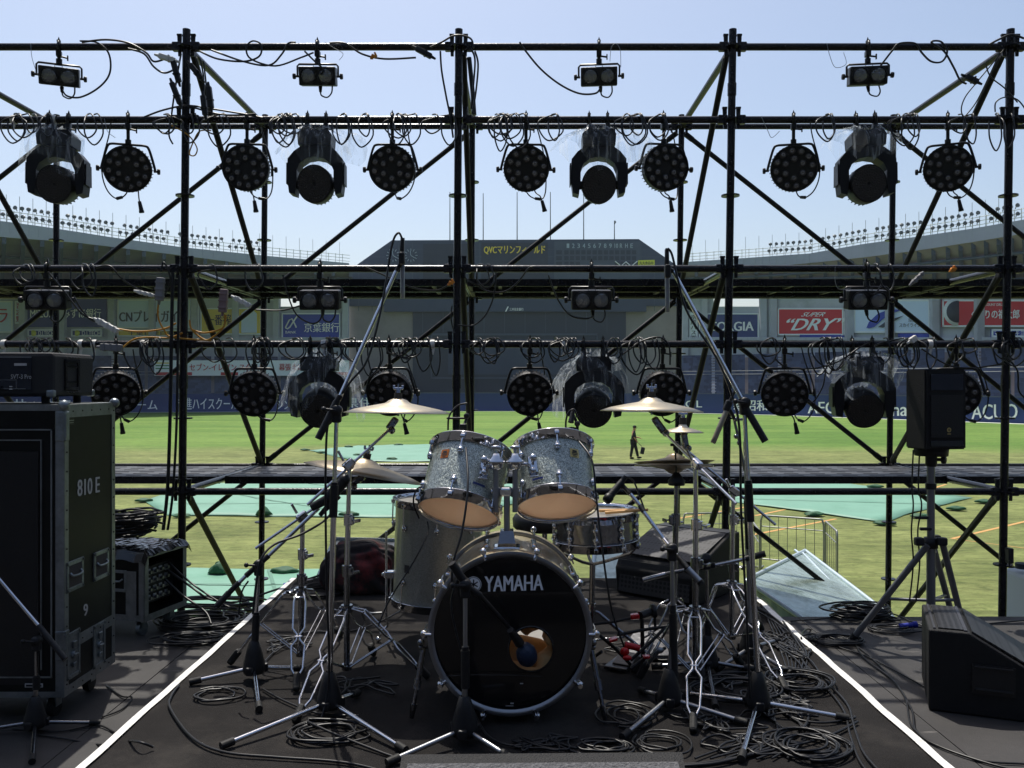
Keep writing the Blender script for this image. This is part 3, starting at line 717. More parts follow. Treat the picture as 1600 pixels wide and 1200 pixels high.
# riser
RW0, RW1, RY1 = -1.352, 1.372, 5.36
riser = thing('drum_riser', 'low drum riser with black carpet on top and white tape along its side edges', 'riser', (0, 4, 0))
b = MB(); b.box(((RW0 + RW1) / 2, (RY1 + 1.2) / 2, RZ / 2 - .004), (RW1 - RW0 - .03, RY1 - 1.2, RZ - .012)); b.build('riser_box', 'black_iron', riser)
bm = bmesh.new(); bmesh.ops.create_grid(bm, x_segments=90, y_segments=120, size=.5)
for v in bm.verts:
    x = RW0 + (v.co.x + .5) * (RW1 - RW0); y = 1.2 + (v.co.y + .5) * (RY1 - 1.2)
    v.co = V((x, y, RZ - .002 + .0025 * math.sin(x * 3.1 + math.sin(y * 2)) * math.sin(y * 4.3 + x)))
me = bpy.data.meshes.new('carpet'); bm.to_mesh(me); bm.free(); me.materials.append(M['carpet_black'])
for p in me.polygons: p.use_smooth = True
o = bpy.data.objects.new('carpet', me); col.objects.link(o); o.parent = riser; me.transform(world(riser).inverted())
b = MB()
def wob_strip(b, x, w_, y0, y1, z, amp):
    N = 60; pl = []
    for i in range(N + 1):
        y = y0 + (y1 - y0) * i / N; dx = amp * math.sin(i * .9 + x) + amp * math.sin(i * .37)
        pl.append((x + dx - w_ / 2, x + dx + w_ / 2 + amp * .6 * math.sin(i * 1.7), y))
    for (a, c, y), (a2, c2, y2) in zip(pl, pl[1:]): b.add([(a, y, z), (c, y, z), (c2, y2, z), (a2, y2, z)], [[0, 1, 2, 3]])
wob_strip(b, RW0 + .006, .030, 1.2, 5.33, RZ + .004, .0012); b.build('edge_tape', 'tape_white', riser)
b = MB(); wob_strip(b, RW1 - .008, .032, 1.2, 4.95, RZ + .004, .0022); b.build('edge_tape', 'tape_white', riser)
for px, py, a_, L_ in ((586, 957, .2, .07), (573, 956, -.5, .05)):
    p = G(px, py, RZ + .005); MB().box(p, (L_, .014, .001), Matrix.Rotation(a_, 3, 'Z')).build('tape_mark', 'tape_white', riser)

# ================================================================ the scaffold
YF, YB = 5.69, 7.45
scaf = thing('scaffold_frame', 'black tube scaffold frame behind the drum riser, carrying four rows of stage lamps', 'scaffold', (0, YF, FIELD))
LV = [2.22, 1.74, .759, .262, -.708]            # ledger heights over the camera in the front plane
def zc(z): return CH + z
FX = [-137, 287.5, 714, 1139, 1573, 2005]       # column of the front uprights at the horizon
FT = [(-134, -141), (291.5, 283), (717, 711), (1145, 1131.5), (1579, 1566), (2012, 1997)]
def fpost(i, z):    # point on front upright i at height z over the camera
    y = 600 - z * F / YF; t = (y - 50) / 910; x = FT[i][0] + (FT[i][1] - FT[i][0]) * t; return P(x, y, YF)
BT = [(-237, -238), (88.5, 86), (414.5, 408), (738, 735.5), (1065, 1056), (1396, 1387.5), (1722, 1712)]
def bpost(i, z):
    y = 600 - z * F / YB; t = (y - 185) / 760; x = BT[i][0] + (BT[i][1] - BT[i][0]) * t; return P(x, y, YB)
PR = .0252
def rosette(b, c, r=.060):
    b.lathe([(PR, -.005), (r, -.005), (r, .005), (PR, .005)], c, (0, 0, 1), 20, smooth=False)
def wedge_head(b, c, d):
    """casting with wedge where a tube meets an upright; d points from the upright along the tube"""
    d = V(d).normalized(); rot = d.to_track_quat('X', 'Z').to_matrix()
    b.box(V(c) + d * .060, (.062, .044, .058), rot, bev=.007)
    b.prism([V(c) + d * .043 + rot @ V(p) for p in ((-.010, -.004, -.062), (.010, -.004, -.062), (.017, -.004, .078), (-.013, -.004, .078))], rot @ V((0, .008, 0)))
    b.box(V(c) + d * .045 + V((0, 0, .078)), (.032, .018, .012), rot)
NODES = [2.22, 1.74, 1.24, .759, .262, -.225, -.708, -1.19, -1.68, -2.16, -2.65, -3.1]
for i in range(6):
    b = MB(); b.tube(fpost(i, -3.87), fpost(i, 2.335), PR, n=16)
    for z in NODES: rosette(b, fpost(i, z))
    b.tube(fpost(i, 1.90), fpost(i, 1.98), PR + .004, n=16); b.tube(fpost(i, -.03), fpost(i, .06), PR + .004, n=16)
    b.box(fpost(i, -3.87) + V((0, 0, .0)), (.15, .15, .01)); b.build('upright', 'black_pipe', scaf)
for i in range(7):
    b = MB(); b.tube(bpost(i, -3.87), bpost(i, 2.32), PR, n=14)
    for z in NODES: rosette(b, bpost(i, z))
    b.box(bpost(i, -3.87), (.15, .15, .01)); b.build('upright', 'black_pipe', scaf)
def ledger(a, c, off=.0):
    a, c = V(a), V(c); d = (c - a).normalized(); b = MB(); b.tube(a + d * .07, c - d * .07, PR - .0015, n=14)
    wedge_head(b, a, d); wedge_head(b, c, -d); return b.build('ledger', 'black_pipe', scaf)
for z in (2.22, .759, -.708):
    for i in range(5): ledger(fpost(i, z), fpost(i + 1, z))
    for i in range(6): ledger(bpost(i, z), bpost(i + 1, z))
    for i in range(6): ledger(fpost(i, z), bpost(i + 1 if i > 0 else 1, z)) if i else ledger(fpost(0, z), bpost(1, z))
for z in (1.74, .262):
    for i in range(5): ledger(fpost(i, z), fpost(i + 1, z))
def brace(a, c):
    a, c = V(a), V(c); d = (c - a).normalized(); b = MB(); b.tube(a + d * .03, c - d * .03, .0212, n=12)
    b.box(a + d * .05, (.1, .03, .045), d.to_track_quat('X', 'Z').to_matrix(), bev=.006); b.box(c - d * .05, (.1, .03, .045), d.to_track_quat('X', 'Z').to_matrix(), bev=.006)
    return b.build('brace', 'brace_paint', scaf)
o1 = V((0, .04, -.02)); o2 = V((0, -.04, .03))
for za, zb in ((2.22, .759), (.759, -.708), (-.708, -2.16), (-2.16, -3.6)):
    for i in range(6): brace(fpost(i, za) + V((.03 if i < 3 else -.03, .03, -.03)), bpost(i + (1 if i else 1), zb) + V((0, -.04, .04)))
    for j in range(1, 6):
        # diagonals in the rear plane: they lean left up to bay four and right beyond
        pass
for j, k in ((1, 0), (2, 1), (3, 2), (4, 3), (4, 5), (5, 6)):
    for za, zb in ((2.22, .759), (.759, -.708), (-.708, -2.16), (-2.16, -3.6)): brace(bpost(j, za) + V((.03 * (k - j), .05, -.04)), bpost(k, zb) + V((-.03 * (k - j), .05, .04)))
# walkway planks, two levels
for z in (.759, -.708):
    for i in range(6):
        xa = bpost(i, z).x; xb = bpost(i + 1, z).x; zz = CH + z + .018
        b = MB()
        for k in range(2):
            y0 = 6.42 + k * .41
            b.box(((xa + xb) / 2, y0 + .20, zz), (xb - xa - .035, .395, .006))
            b.mi = 1
            for s_ in (0, 1): b.box(((xa + xb) / 2, y0 + .006 + s_ * .388, zz - .024), (xb - xa - .037, .008, .054))
            b.mi = 0
            for q in range(9):
                for r_ in range(3): b.box((xa + (xb - xa) * (q + .5) / 9, y0 + .08 + r_ * .12, zz + .004), (.11, .012, .004))
            for e in (0, 1): b.box(((xa + .03) if e == 0 else (xb - .03), y0 + .2, zz - .02), (.02, .38, .055))
            for q in range(4): b.box((xa + (xb - xa) * (q + .6) / 4.2, y0 + .2, zz - .022), (.025, .37, .02))
        b.build('walkway_plank', ['plank_steel', 'black_pipe'], scaf)
mat('yoke_paint', (.03, .03, .03), .3, .5)
mat('head_paint', (.008, .008, .009), .42, 0, .1, 100, spec=.35)
mat('lens_dark', (.045, .038, .032), .28, .2, .9, 150)
# ================================================================ stage lamps
def hook_clamp(b, c, drop):
    """hook over the tube centred at c with a stem going down to c.z - drop"""
    c = V(c)
    pts = [c + V((0, math.cos(a) * .034, math.sin(a) * .034)) for a in [math.pi * k / 8 for k in range(-2, 11)]]
    b.path(pts, .009, 6)
    b.box(c + V((0, 0, .036)), (.022, .03, .012)); b.prism([c + V((-.010, 0, .036)), c + V((.010, 0, .036)), c + V((0, 0, .066))], (0, .01, 0))
    b.tube(c + V((0, .0, -.03)), c + V((0, 0, -drop)), .011, n=8)
    b.box(c + V((0, .0, -.045)), (.034, .05, .04), bev=.006); b.tube(c + V((.012, 0, -.06)), c + V((.05, -.004, -.067)), .006, n=6)
    b.box(c + V((.052, -.004, -.067)), (.008, .012, .034)); b.tube(c + V((0, 0, -drop + .035)), c + V((0, 0, -drop + .005)), .019, n=10)
def knob(b, c, d):
    c, d = V(c), V(d); b.tube(c, c + d * .03, .008, n=8); b.lathe([(0, .02), (.018, .022), (.020, .03), (.018, .04), (0, .042)], c, d, 8, smooth=False)
def make_par():
    t = thing('par_lamp', 'par', 'stage lamp')
    b = MB(); hook_clamp(b, (0, 0, 0), .165); b.build('hook_clamp', 'black_iron', t)
    b = MB(); b.path(spline([(-.166, 0, -.325), (-.150, 0, -.26), (-.126, 0, -.182), (-.105, 0, -.163), (-.05, 0, -.161), (.05, 0, -.161), (.105, 0, -.163), (.126, 0, -.182), (.150, 0, -.26), (.166, 0, -.325)], 4), .0085, 6)
    b.build('yoke', 'yoke_paint', t)
    tilt = Matrix.Translation((0, 0, -.32)) @ Matrix.Rotation(R(9), 4, 'X')
    b = MB(); b.X = tilt
    b.lathe([(.112, .075), (.128, .045), (.146, .02), (.150, -.03), (.150, -.058), (.143, -.060), (.143, -.045), (0, -.045)], (0, 0, 0), (0, 1, 0), 40, smooth=False)
    b.lathe([(0, .10), (.09, .10), (.112, .075)], (0, 0, 0), (0, 1, 0), 32, smooth=False)
    for k in range(40):          # cooling fins round the rim
        a = 2 * math.pi * k / 40; b.box(V((math.cos(a) * .1475, .012, math.sin(a) * .1475)), (.009, .045, .005), Matrix.Rotation(-a, 3, 'Y'))
    b.build('can', 'black_iron', t)
    b = MB(); b.X = tilt
    for R_, n_, o_ in ((.114, 12, .26), (.062, 6, .5)):
        for k in range(n_):
            a = 2 * math.pi * (k + o_) / n_; c = V((math.cos(a) * R_, -.045, math.sin(a) * R_))
            b.mi = 1; b.lathe([(.0235, 0), (.0235, .012), (.0205, .013), (.0195, .004)], c, (0, -1, 0), 12, smooth=False)
            b.mi = 0; b.lathe([(.0198, .004), (.017, .009), (.011, .012), (.0045, .0135), (.0045, .008), (0, .008)], c, (0, -1, 0), 12)
    b.build('lens_array', ['led_lens', 'black_plastic'], t)
    for s in (-1, 1): b = MB(); knob(b, (s * .155, 0, -.325), (s, 0, 0)); b.build('knob', 'black_plastic', t)
    b = MB(); b.path(spline([(.03, .07, -.43), (.035, .05, -.47), (.045, .01, -.50), (.05, 0, -.535)], 5), .0045, 6); b.tube((.05, 0, -.53), (.06, 0, -.59), .011, .015, 8); b.tube((.06, 0, -.59), (.062, 0, -.605), .017, n=8)
    b.build('connector', 'cable', t)
    b = MB(); b.path(spline([(.0, .07, -.42), (.03, .04, -.49), (.09, 0, -.515), (.14, .02, -.47), (.165, .04, -.38), (.16, .03, -.27), (.12, .02, -.12), (.1, .03, -.03)], 6), .0045, 6)
    b.tube((.055, .02, -.507), (.09, 0, -.514), .010, .011, 8); b.tube((.163, .04, -.35), (.164, .035, -.30), .0095, n=8)
    b.build('power_lead', 'cable', t)
    return t
def make_head():
    t = thing('moving_head_lamp', 'head', 'stage lamp')
    for x in (-.068, .068): b = MB(); hook_clamp(b, (x, 0, 0), .09); b.build('hook_clamp', 'black_iron', t)
    b = MB()         # base with chamfered ends
    b.prism([(-.100, -.09, -.088), (.100, -.09, -.088), (.124, -.09, -.118), (.118, -.09, -.188), (-.118, -.09, -.188), (-.124, -.09, -.118)], (0, .18, 0))
    b.build('base', 'head_paint', t)
    b = MB()         # yoke: an arch with two chunky arms
    out = [(-.10, -.195), (-.15, -.225), (-.198, -.275), (-.202, -.40), (-.196, -.465), (-.142, -.485), (-.142, -.40), (-.146, -.31), (-.115, -.272), (-.06, -.247), (0, -.24),
           (.06, -.247), (.115, -.272), (.146, -.31), (.142, -.40), (.142, -.485), (.196, -.465), (.202, -.40), (.198, -.275), (.15, -.225), (.10, -.195)]
    # built as matched outer and inner rims so that the faces stay convex
    O_ = [(-.190, -.500), (-.204, -.40), (-.200, -.275), (-.155, -.225), (-.10, -.190), (0, -.186), (.10, -.190), (.155, -.225), (.200, -.275), (.204, -.40), (.190, -.500)]
    I_ = [(-.146, -.512), (-.134, -.42), (-.134, -.350), (-.112, -.305), (-.062, -.272), (0, -.262), (.062, -.272), (.112, -.305), (.134, -.350), (.134, -.42), (.146, -.512)]
    for (a, c), (d, e) in zip(zip(O_, I_), zip(O_[1:], I_[1:])):
        th = .062
        q = [(a[0], -th, a[1]), (d[0], -th, d[1]), (e[0], -th, e[1]), (c[0], -th, c[1])]
        q2 = [(p[0], th, p[2]) for p in q]
        b.add(q + q2, [[0, 1, 2, 3], [7, 6, 5, 4], [0, 4, 5, 1], [3, 2, 6, 7]])
    for k in (0, -1):
        a, c = O_[k], I_[k]; b.add([(a[0], -.062, a[1]), (c[0], -.062, c[1]), (c[0], .062, c[1]), (a[0], .062, a[1])], [[0, 1, 2, 3]])
    for s in (-1, 1): b.prism([(s * .2045, -.05, -.30), (s * .2045, .05, -.30), (s * .2045, .055, -.44), (s * .2045, -.055, -.44)], (s * .008, 0, 0))
    b.build('yoke_arms', 'head_paint', t)
    hd = bpy.data.objects.new('head', None); col.objects.link(hd); hd.parent = t; hd.location = (0, 0, -.438); hd.empty_display_size = .1
    b = MB()
    b.lathe([(.0, .17), (.075, .165), (.105, .13), (.122, .06), (.126, 0), (.126, -.085), (.123, -.092), (.122, -.092), (.122, -.082), (0, -.082)], (0, 0, 0), (0, 1, 0), 44, smooth=True)
    b.tube((-.148, 0, 0), (.148, 0, 0), .028, n=14)
    for k in range(26):
        a = 2 * math.pi * k / 26; b.box(V((math.cos(a) * .117, .075, math.sin(a) * .117)), (.012, .06, .005), Matrix.Rotation(-a, 3, 'Y'))
    o = b.build('head_shell', 'head_paint'); o.parent = hd
    b = MB(); b.lathe([(.121, -.083), (.119, -.088), (.014, -.088), (.012, -.082), (0, -.082)], (0, 0, 0), (0, 1, 0), 40, smooth=False)
    b.mi = 0
    for R_ in (.026, .043, .060, .077, .094, .110):
        n_ = int(R_ * 2 * math.pi / .0172)
        for k in range(n_):
            a = 2 * math.pi * k / n_ + R_ * 40; c = V((math.cos(a) * R_, -.088, math.sin(a) * R_))
            b.lathe([(.0072, 0), (.006, .003), (.0028, .0046), (0, .005)], c, (0, -1, 0), 6)
    o = b.build('lens_plate', 'lens_dark'); o.parent = hd
    return t
def make_blinder():
    t = thing('blinder_lamp', 'blinder', 'stage lamp')
    b = MB(); hook_clamp(b, (0, 0, 0), .112); b.build('hook_clamp', 'black_iron', t)
    b = MB(); b.path([(-.134, 0, -.19), (-.134, 0, -.125), (-.122, 0, -.112), (.122, 0, -.112), (.134, 0, -.125), (.134, 0, -.19)], .0068, 6); b.build('yoke', 'yoke_paint', t)
    tl = Matrix.Translation((0, 0, -.19)) @ Matrix.Rotation(R(10), 4, 'X')
    b = MB(); b.X = tl; b.box((0, .01, 0), (.24, .09, .118), bev=.007)
    b.prism([(-.11, .055, -.045), (.11, .055, -.045), (.09, .11, -.03), (-.09, .11, -.03)], (0, 0, .07))
    b.path([(-.022, -.02, .058), (-.022, -.02, .07), (.022, -.02, .07), (.022, -.02, .058)], .003, 5)
    b.build('housing', 'black_iron', t)
    for s in (-1, 1):
        b = MB(); b.X = tl; c = V((s * .056, -.036, 0))
        b.lathe([(.050, 0), (.053, .004), (.053, .014), (.049, .016), (.047, .006)], c, (0, -1, 0), 26, smooth=False)
        b.mi = 1; b.lathe([(.047, .006), (.040, .011), (.026, .015), (.012, .017), (0, .0175)], c, (0, -1, 0), 26)
        for k in range(-3, 4): b.box(c + V((0, -.0145, k * .011)), (2 * math.sqrt(max(.042 ** 2 - (k * .011) ** 2, 0)) * .92, .003, .0022))
        b.build('lens', ['black_plastic', 'lens_glass'], t)
    for s in (-1, 1): b = MB(); knob(b, (s * .124, 0, -.19), (s, 0, 0)); b.build('knob', 'black_plastic', t)
    b = MB(); b.tube((.01, .03, -.25), (.012, .02, -.285), .013, .009, 8); b.path(spline([(.012, .02, -.28), (.02, .01, -.31), (.06, 0, -.325), (.085, .02, -.29), (.085, .05, -.24)], 5), .005, 6)
    b.build('power_lead', 'cable', t)
    return t
def hz(px, z): 
    """point on the front ledger of height z at pixel column px"""
    return P(px, 600 - z * F / YF, YF)
def place(proto, first, px, z, rx, rz, label, grp, s=1.0):
    o = proto if first else copy_tree(proto)
    o.location = hz(px, z); o.rotation_euler = (rx, 0, rz); o.scale = (s, s, s); o['label'] = label; o['group'] = grp
    return o
par = make_par()
UP = [(200, .30, 'leftmost round par lamp on the upper lamp bar, turned slightly aside'), (386, .10, 'round par lamp on the upper bar just right of the left upright'), (613, 0, 'round par lamp on the upper bar, left of the middle upright'),
      (822, .05, 'round par lamp on the upper bar, right of the middle upright'), (1037, .12, 'round par lamp on the upper bar in front of a thin rear upright'), (1240, -.22, 'round par lamp on the upper bar, right of the third upright'), (1481, -.42, 'rightmost round par lamp on the upper bar, in front of crossing braces')]
for i, (x, rz, lb) in enumerate(UP): place(par, i == 0, x, 1.74, random.uniform(-.05, .08), rz, lb, 'round par lamps on the upper bar')
DN = [(181, .45, 'leftmost round par lamp on the lower bar, above the tall flight case'), (397, .12, 'round par lamp on the lower bar right of the left upright'), (608, -.05, 'round par lamp on the lower bar behind the left crash cymbal'),
      (828, .04, 'round par lamp on the lower bar right of the middle upright'), (1036, .02, 'round par lamp on the lower bar behind the right crash cymbal'), (1226, -.25, 'round par lamp on the lower bar right of the third upright'), (1494, -.6, 'round par lamp on the lower bar half hidden behind the loudspeaker')]
for i, (x, rz, lb) in enumerate(DN):
    o = place(par, False, x, .262, random.uniform(.05, .2), rz, lb, 'round par lamps on the lower bar')
_pars = [o for o in bpy.data.objects if o.name.startswith('par_lamp')]
for i, o in enumerate(_pars):
    for c in children(o):
        if c.name.startswith('connector'):
            if i % 3 == 2: bpy.data.objects.remove(c)
            else: c.rotation_euler = (0, random.uniform(-.16, .10), random.uniform(-.4, .4))
        elif c.name.startswith('power_lead'): c.rotation_euler = (0, random.uniform(-.08, .08), random.choice((0, math.pi, .5, -.4)))
        elif c.name.startswith('lens_array') or c.name.startswith('can'): pass
head = make_head()
HU = [(92, .12, 'leftmost moving head lamp on the upper bar, its yoke wrapped in clear plastic'), (495, .03, 'moving head lamp on the upper bar between the left and middle uprights'), (935, -.03, 'moving head lamp on the upper bar between the middle and third uprights'), (1352, -.10, 'rightmost moving head lamp on the upper bar')]
HD_ = [(500, .05, 'moving head lamp on the lower bar behind the left boom arm'), (927, -.05, 'moving head lamp on the lower bar above the right tom drum'), (1347, -.12, 'moving head lamp on the lower bar beside the loudspeaker')]
for i, (x, rz, lb) in enumerate(HU):
    o = place(head, i == 0, x, 1.74, 0, rz, lb, 'moving head lamps on the upper bar'); o.scale = (.89, .95, .985); [c for c in children(o) if c.name.startswith('head') and c.type == 'EMPTY'][0].rotation_euler = (R(6) + random.uniform(-.05, .05), 0, 0)
for i, (x, rz, lb) in enumerate(HD_):
    o = place(head, False, x, .262, 0, rz, lb, 'moving head lamps on the lower bar', .94); [c for c in children(o) if c.name.startswith('head') and c.type == 'EMPTY'][0].rotation_euler = (R(20), 0, 0)
bl = make_blinder()
BU = [(92, .35, 'leftmost twin blinder lamp on the top ledger, its cable looping to the right'), (496, .02, 'twin blinder lamp on the top ledger between the left and middle uprights'), (936, -.1, 'twin blinder lamp on the top ledger between the middle and third uprights'), (1356, -.12, 'rightmost twin blinder lamp on the top ledger')]
BD = [(74, .1, 'leftmost twin blinder lamp on the walkway level ledger'), (500, .0, 'twin blinder lamp on the walkway level ledger left of the silver mic boom'), (924, 0, 'twin blinder lamp on the walkway level ledger in front of the scoreboard'), (1354, .0, 'rightmost twin blinder lamp on the walkway level ledger')]
for i, (x, rz, lb) in enumerate(BU): place(bl, i == 0, x, 2.22, random.uniform(-.1, .2), rz, lb, 'twin blinder lamps on the top ledger')
for i, (x, rz, lb) in enumerate(BD): place(bl, False, x, .759, 0, rz, lb, 'twin blinder lamps on the walkway level', 1.08)

# crumpled clear plastic over the lamp bases
m = bpy.data.materials.new('clear_plastic'); m.use_nodes = True; n = m.node_tree.nodes; l = m.node_tree.links
bs = n['Principled BSDF']; bs.inputs['Base Color'].default_value = (.80, .86, .92, 1); bs.inputs['Roughness'].default_value = .14; bs.inputs['Specular IOR Level'].default_value = .9; bs.inputs['Transmission Weight'].default_value = 0
tl = n.new('ShaderNodeBsdfTranslucent'); tl.inputs[0].default_value = (.86, .92, .98, 1); ad = n.new('ShaderNodeMixShader'); ad.inputs[0].default_value = .62; l.new(bs.outputs[0], ad.inputs[1]); l.new(tl.outputs[0], ad.inputs[2])
tr = n.new('ShaderNodeBsdfTransparent'); tr.inputs[0].default_value = (.93, .95, .97, 1); mx = n.new('ShaderNodeMixShader')
tc = n.new('ShaderNodeTexCoord'); t = n.new('ShaderNodeTexNoise'); t.inputs['Scale'].default_value = 9; t.inputs['Detail'].default_value = 3; t.inputs['Distortion'].default_value = .8; mpp = n.new('ShaderNodeMapping'); mpp.inputs['Scale'].default_value = (3.2, 3.2, .45); mpp.inputs['Rotation'].default_value = (.3, .25, 0); l.new(tc.outputs['Object'], mpp.inputs['Vector']); l.new(mpp.outputs[0], t.inputs['Vector'])
mr = n.new('ShaderNodeMapRange'); mr.inputs['From Min'].default_value = .46; mr.inputs['From Max'].default_value = .74; mr.inputs['To Min'].default_value = .05; mr.inputs['To Max'].default_value = .50; l.new(t.outputs[0], mr.inputs['Value'])
bp = n.new('ShaderNodeBump'); bp.inputs['Strength'].default_value = 1; bp.inputs['Distance'].default_value = .02; l.new(t.outputs[0], bp.inputs['Height']); l.new(bp.outputs[0], bs.inputs['Normal'])
l.new(mr.outputs[0], mx.inputs[0]); l.new(tr.outputs[0], mx.inputs[1]); l.new(ad.outputs[0], mx.inputs[2]); l.new(mx.outputs[0], n['Material Output'].inputs['Surface'])
M['clear_plastic'] = m
def plastic(px, z, seed, lean, drop, label, grp):
    rnd = random.Random(seed); N, K = 30, 9; rows = []
    ph = [rnd.uniform(0, 6.28) for _ in range(8)]; fr = [rnd.choice((3, 4, 5, 7, 9, 11)) for _ in range(8)]
    for j in range(K):
        t_ = j / (K - 1); row = []
        for i in range(N):
            a = 2 * math.pi * i / N
            fold = sum(math.sin(a * fr[q] + ph[q] + t_ * (q - 3)) for q in range(8)) / 8
            rx = (.05 + .125 * min(1, t_ * 2.2)) * (1 + .2 * fold) + .085 * t_ * (1 + .6 * math.sin(a * 2 + ph[0]))
            ry = (.05 + .09 * min(1, t_ * 3.2)) * (1 + .25 * fold)
            zz = -.05 - .035 * t_ - drop * t_ ** 1.1 * (1 + .55 * math.sin(a * 2 + ph[1]) + .3 * math.sin(a * 5 + ph[2])) + .012 * fold + rnd.uniform(-.011, .011)
            c, s_ = math.cos(a), math.sin(a)
            if t_ < .25: zz += .02 * (1 if rnd.random() < .3 else 0)
            row.append(V((c * rx + lean * t_ * (.5 + .5 * c), s_ * ry, zz)))
        rows.append(row)
    b = MB(); fs = []
    for j in range(K - 1): fs += [[j * N + i, j * N + (i + 1) % N, (j + 1) * N + (i + 1) % N, (j + 1) * N + i] for i in range(N)]
    b.add([p for r_ in rows for p in r_], fs, True)
    o = b.build('plastic_sheet', 'clear_plastic'); o.location = hz(px, z); return tag(o, label, 'plastic sheet', grp)
for k, (x, z, ln, dr, lb) in enumerate(((92, 1.74, -.10, .18, 'crumpled clear plastic over the leftmost moving head of the upper bar'), (495, 1.74, .05, .17, 'crumpled clear plastic over the upper moving head right of the left upright'), (935, 1.74, .06, .17, 'crumpled clear plastic over the upper moving head right of the middle upright'), (1352, 1.74, -.05, .14, 'crumpled clear plastic over the rightmost upper moving head'),
                               (500, .262, .03, .24, 'long clear plastic over the lower moving head behind the left boom arm'), (927, .262, -.05, .23, 'long clear plastic over the lower moving head above the right tom'), (1347, .262, -.02, .17, 'clear plastic over the lower moving head beside the loudspeaker'), )):
    plastic(x, z, 11 + k, ln, dr, lb, 'clear plastic rain sheets over the moving heads')
# ================================================================ the drum kit
def sparkle(name, c0, c1):
    m = bpy.data.materials.new(name); m.use_nodes = True; n = m.node_tree.nodes; l = m.node_tree.links; b = n['Principled BSDF']
    tc = n.new('ShaderNodeTexCoord'); vo = n.new('ShaderNodeTexVoronoi'); vo.inputs['Scale'].default_value = 520; l.new(tc.outputs['Object'], vo.inputs['Vector'])
    sp = n.new('ShaderNodeSeparateColor'); l.new(vo.outputs['Color'], sp.inputs[0])
    r = n.new('ShaderNodeValToRGB'); e = r.color_ramp.elements; e[0].position = .1; e[0].color = c0 + (1,); e[1].position = .97; e[1].color = c1 + (1,); l.new(sp.outputs[0], r.inputs[0])
    l.new(r.outputs[0], b.inputs['Base Color']); b.inputs['Metallic'].default_value = .55; b.inputs['Roughness'].default_value = .4; b.inputs['Coat Weight'].default_value = .8; b.inputs['Coat Roughness'].default_value = .06
    vm = n.new('ShaderNodeVectorMath'); vm.operation = 'SUBTRACT'; l.new(vo.outputs['Color'], vm.inputs[0]); vm.inputs[1].default_value = (.5, .5, .5)
    v2 = n.new('ShaderNodeVectorMath'); v2.operation = 'SCALE'; l.new(vm.outputs[0], v2.inputs[0]); v2.inputs['Scale'].default_value = .5
    g = n.new('ShaderNodeNewGeometry'); v3 = n.new('ShaderNodeVectorMath'); l.new(g.outputs['Normal'], v3.inputs[0]); l.new(v2.outputs[0], v3.inputs[1]); l.new(v3.outputs[0], b.inputs['Normal'])
    return m
M['silver_sparkle'] = sparkle('silver_sparkle', (.10, .115, .10), (.62, .68, .62)); M['sparkle_champagne'] = sparkle('sparkle_champagne', (.20, .17, .11), (.80, .72, .50))
mat('floor_sparkle', (.29, .30, .275), .34, .6, .3, 280, .25, 160, coat=.7)
mat('head_amber', srgb(226, 160, 114), .22, 0, .15, 30, .10, 7, dirt=(srgb(186, 118, 80), .45), dscale=9, coat=.5)
mat('head_black', (.006, .006, .007), .22, 0, .05, 6, coat=.5)
mat('head_white', srgb(190, 188, 182), .5)
for k_, w_t in (('head_amber', .55), ('head_white', .6)):      # drum skins let light through
    n_ = M[k_].node_tree.nodes; l_ = M[k_].node_tree.links; b_ = n_['Principled BSDF']; tl_ = n_.new('ShaderNodeBsdfTranslucent'); mx_ = n_.new('ShaderNodeMixShader'); mx_.inputs[0].default_value = w_t
    tl_.inputs[0].default_value = (.95, .62, .42, 1) if k_ == 'head_amber' else (.92, .90, .86, 1)
    l_.new(b_.outputs[0], mx_.inputs[1]); l_.new(tl_.outputs[0], mx_.inputs[2]); l_.new(mx_.outputs[0], n_['Material Output'].inputs['Surface'])
mat('badge_gold', srgb(196, 176, 112), .35, .3)
mat('badge_orange', srgb(176, 100, 40), .35, .3)
mat('sticker_blue', srgb(28, 48, 118), .4)
def frame_from(origin, axis, xref=(1, 0, 0)):
    z = V(axis).normalized(); x = V(xref); x = (x - z * x.dot(z)).normalized(); y = z.cross(x)
    return Matrix.Translation(V(origin)) @ Matrix((x, y, z)).transposed().to_4x4()
def lug(b, ang, r, z, L):
    """chrome lug on a shell of radius r"""
    rot = Matrix.Rotation(ang, 3, 'Z')
    b.lathe([(0, 0), (.012, .001), (.014, .008), (.010, .016), (0, .019)], rot @ V((r - .001, 0, z)), rot @ V((1, 0, 0)), 12)
    b.box(rot @ V((r + .008, 0, z)), (.014, .016, L), rot, bev=.005)
def hoop(b, r, z, h):
    b.lathe([(r - .006, z - h / 2), (r - .002, z - h / 2), (r - .002, z + h / 2 - .003), (r + .006, z + h / 2), (r + .006, z + h / 2 + .003), (r - .007, z + h / 2 + .001)], (0, 0, 0), (0, 0, 1), 56, closed=True)
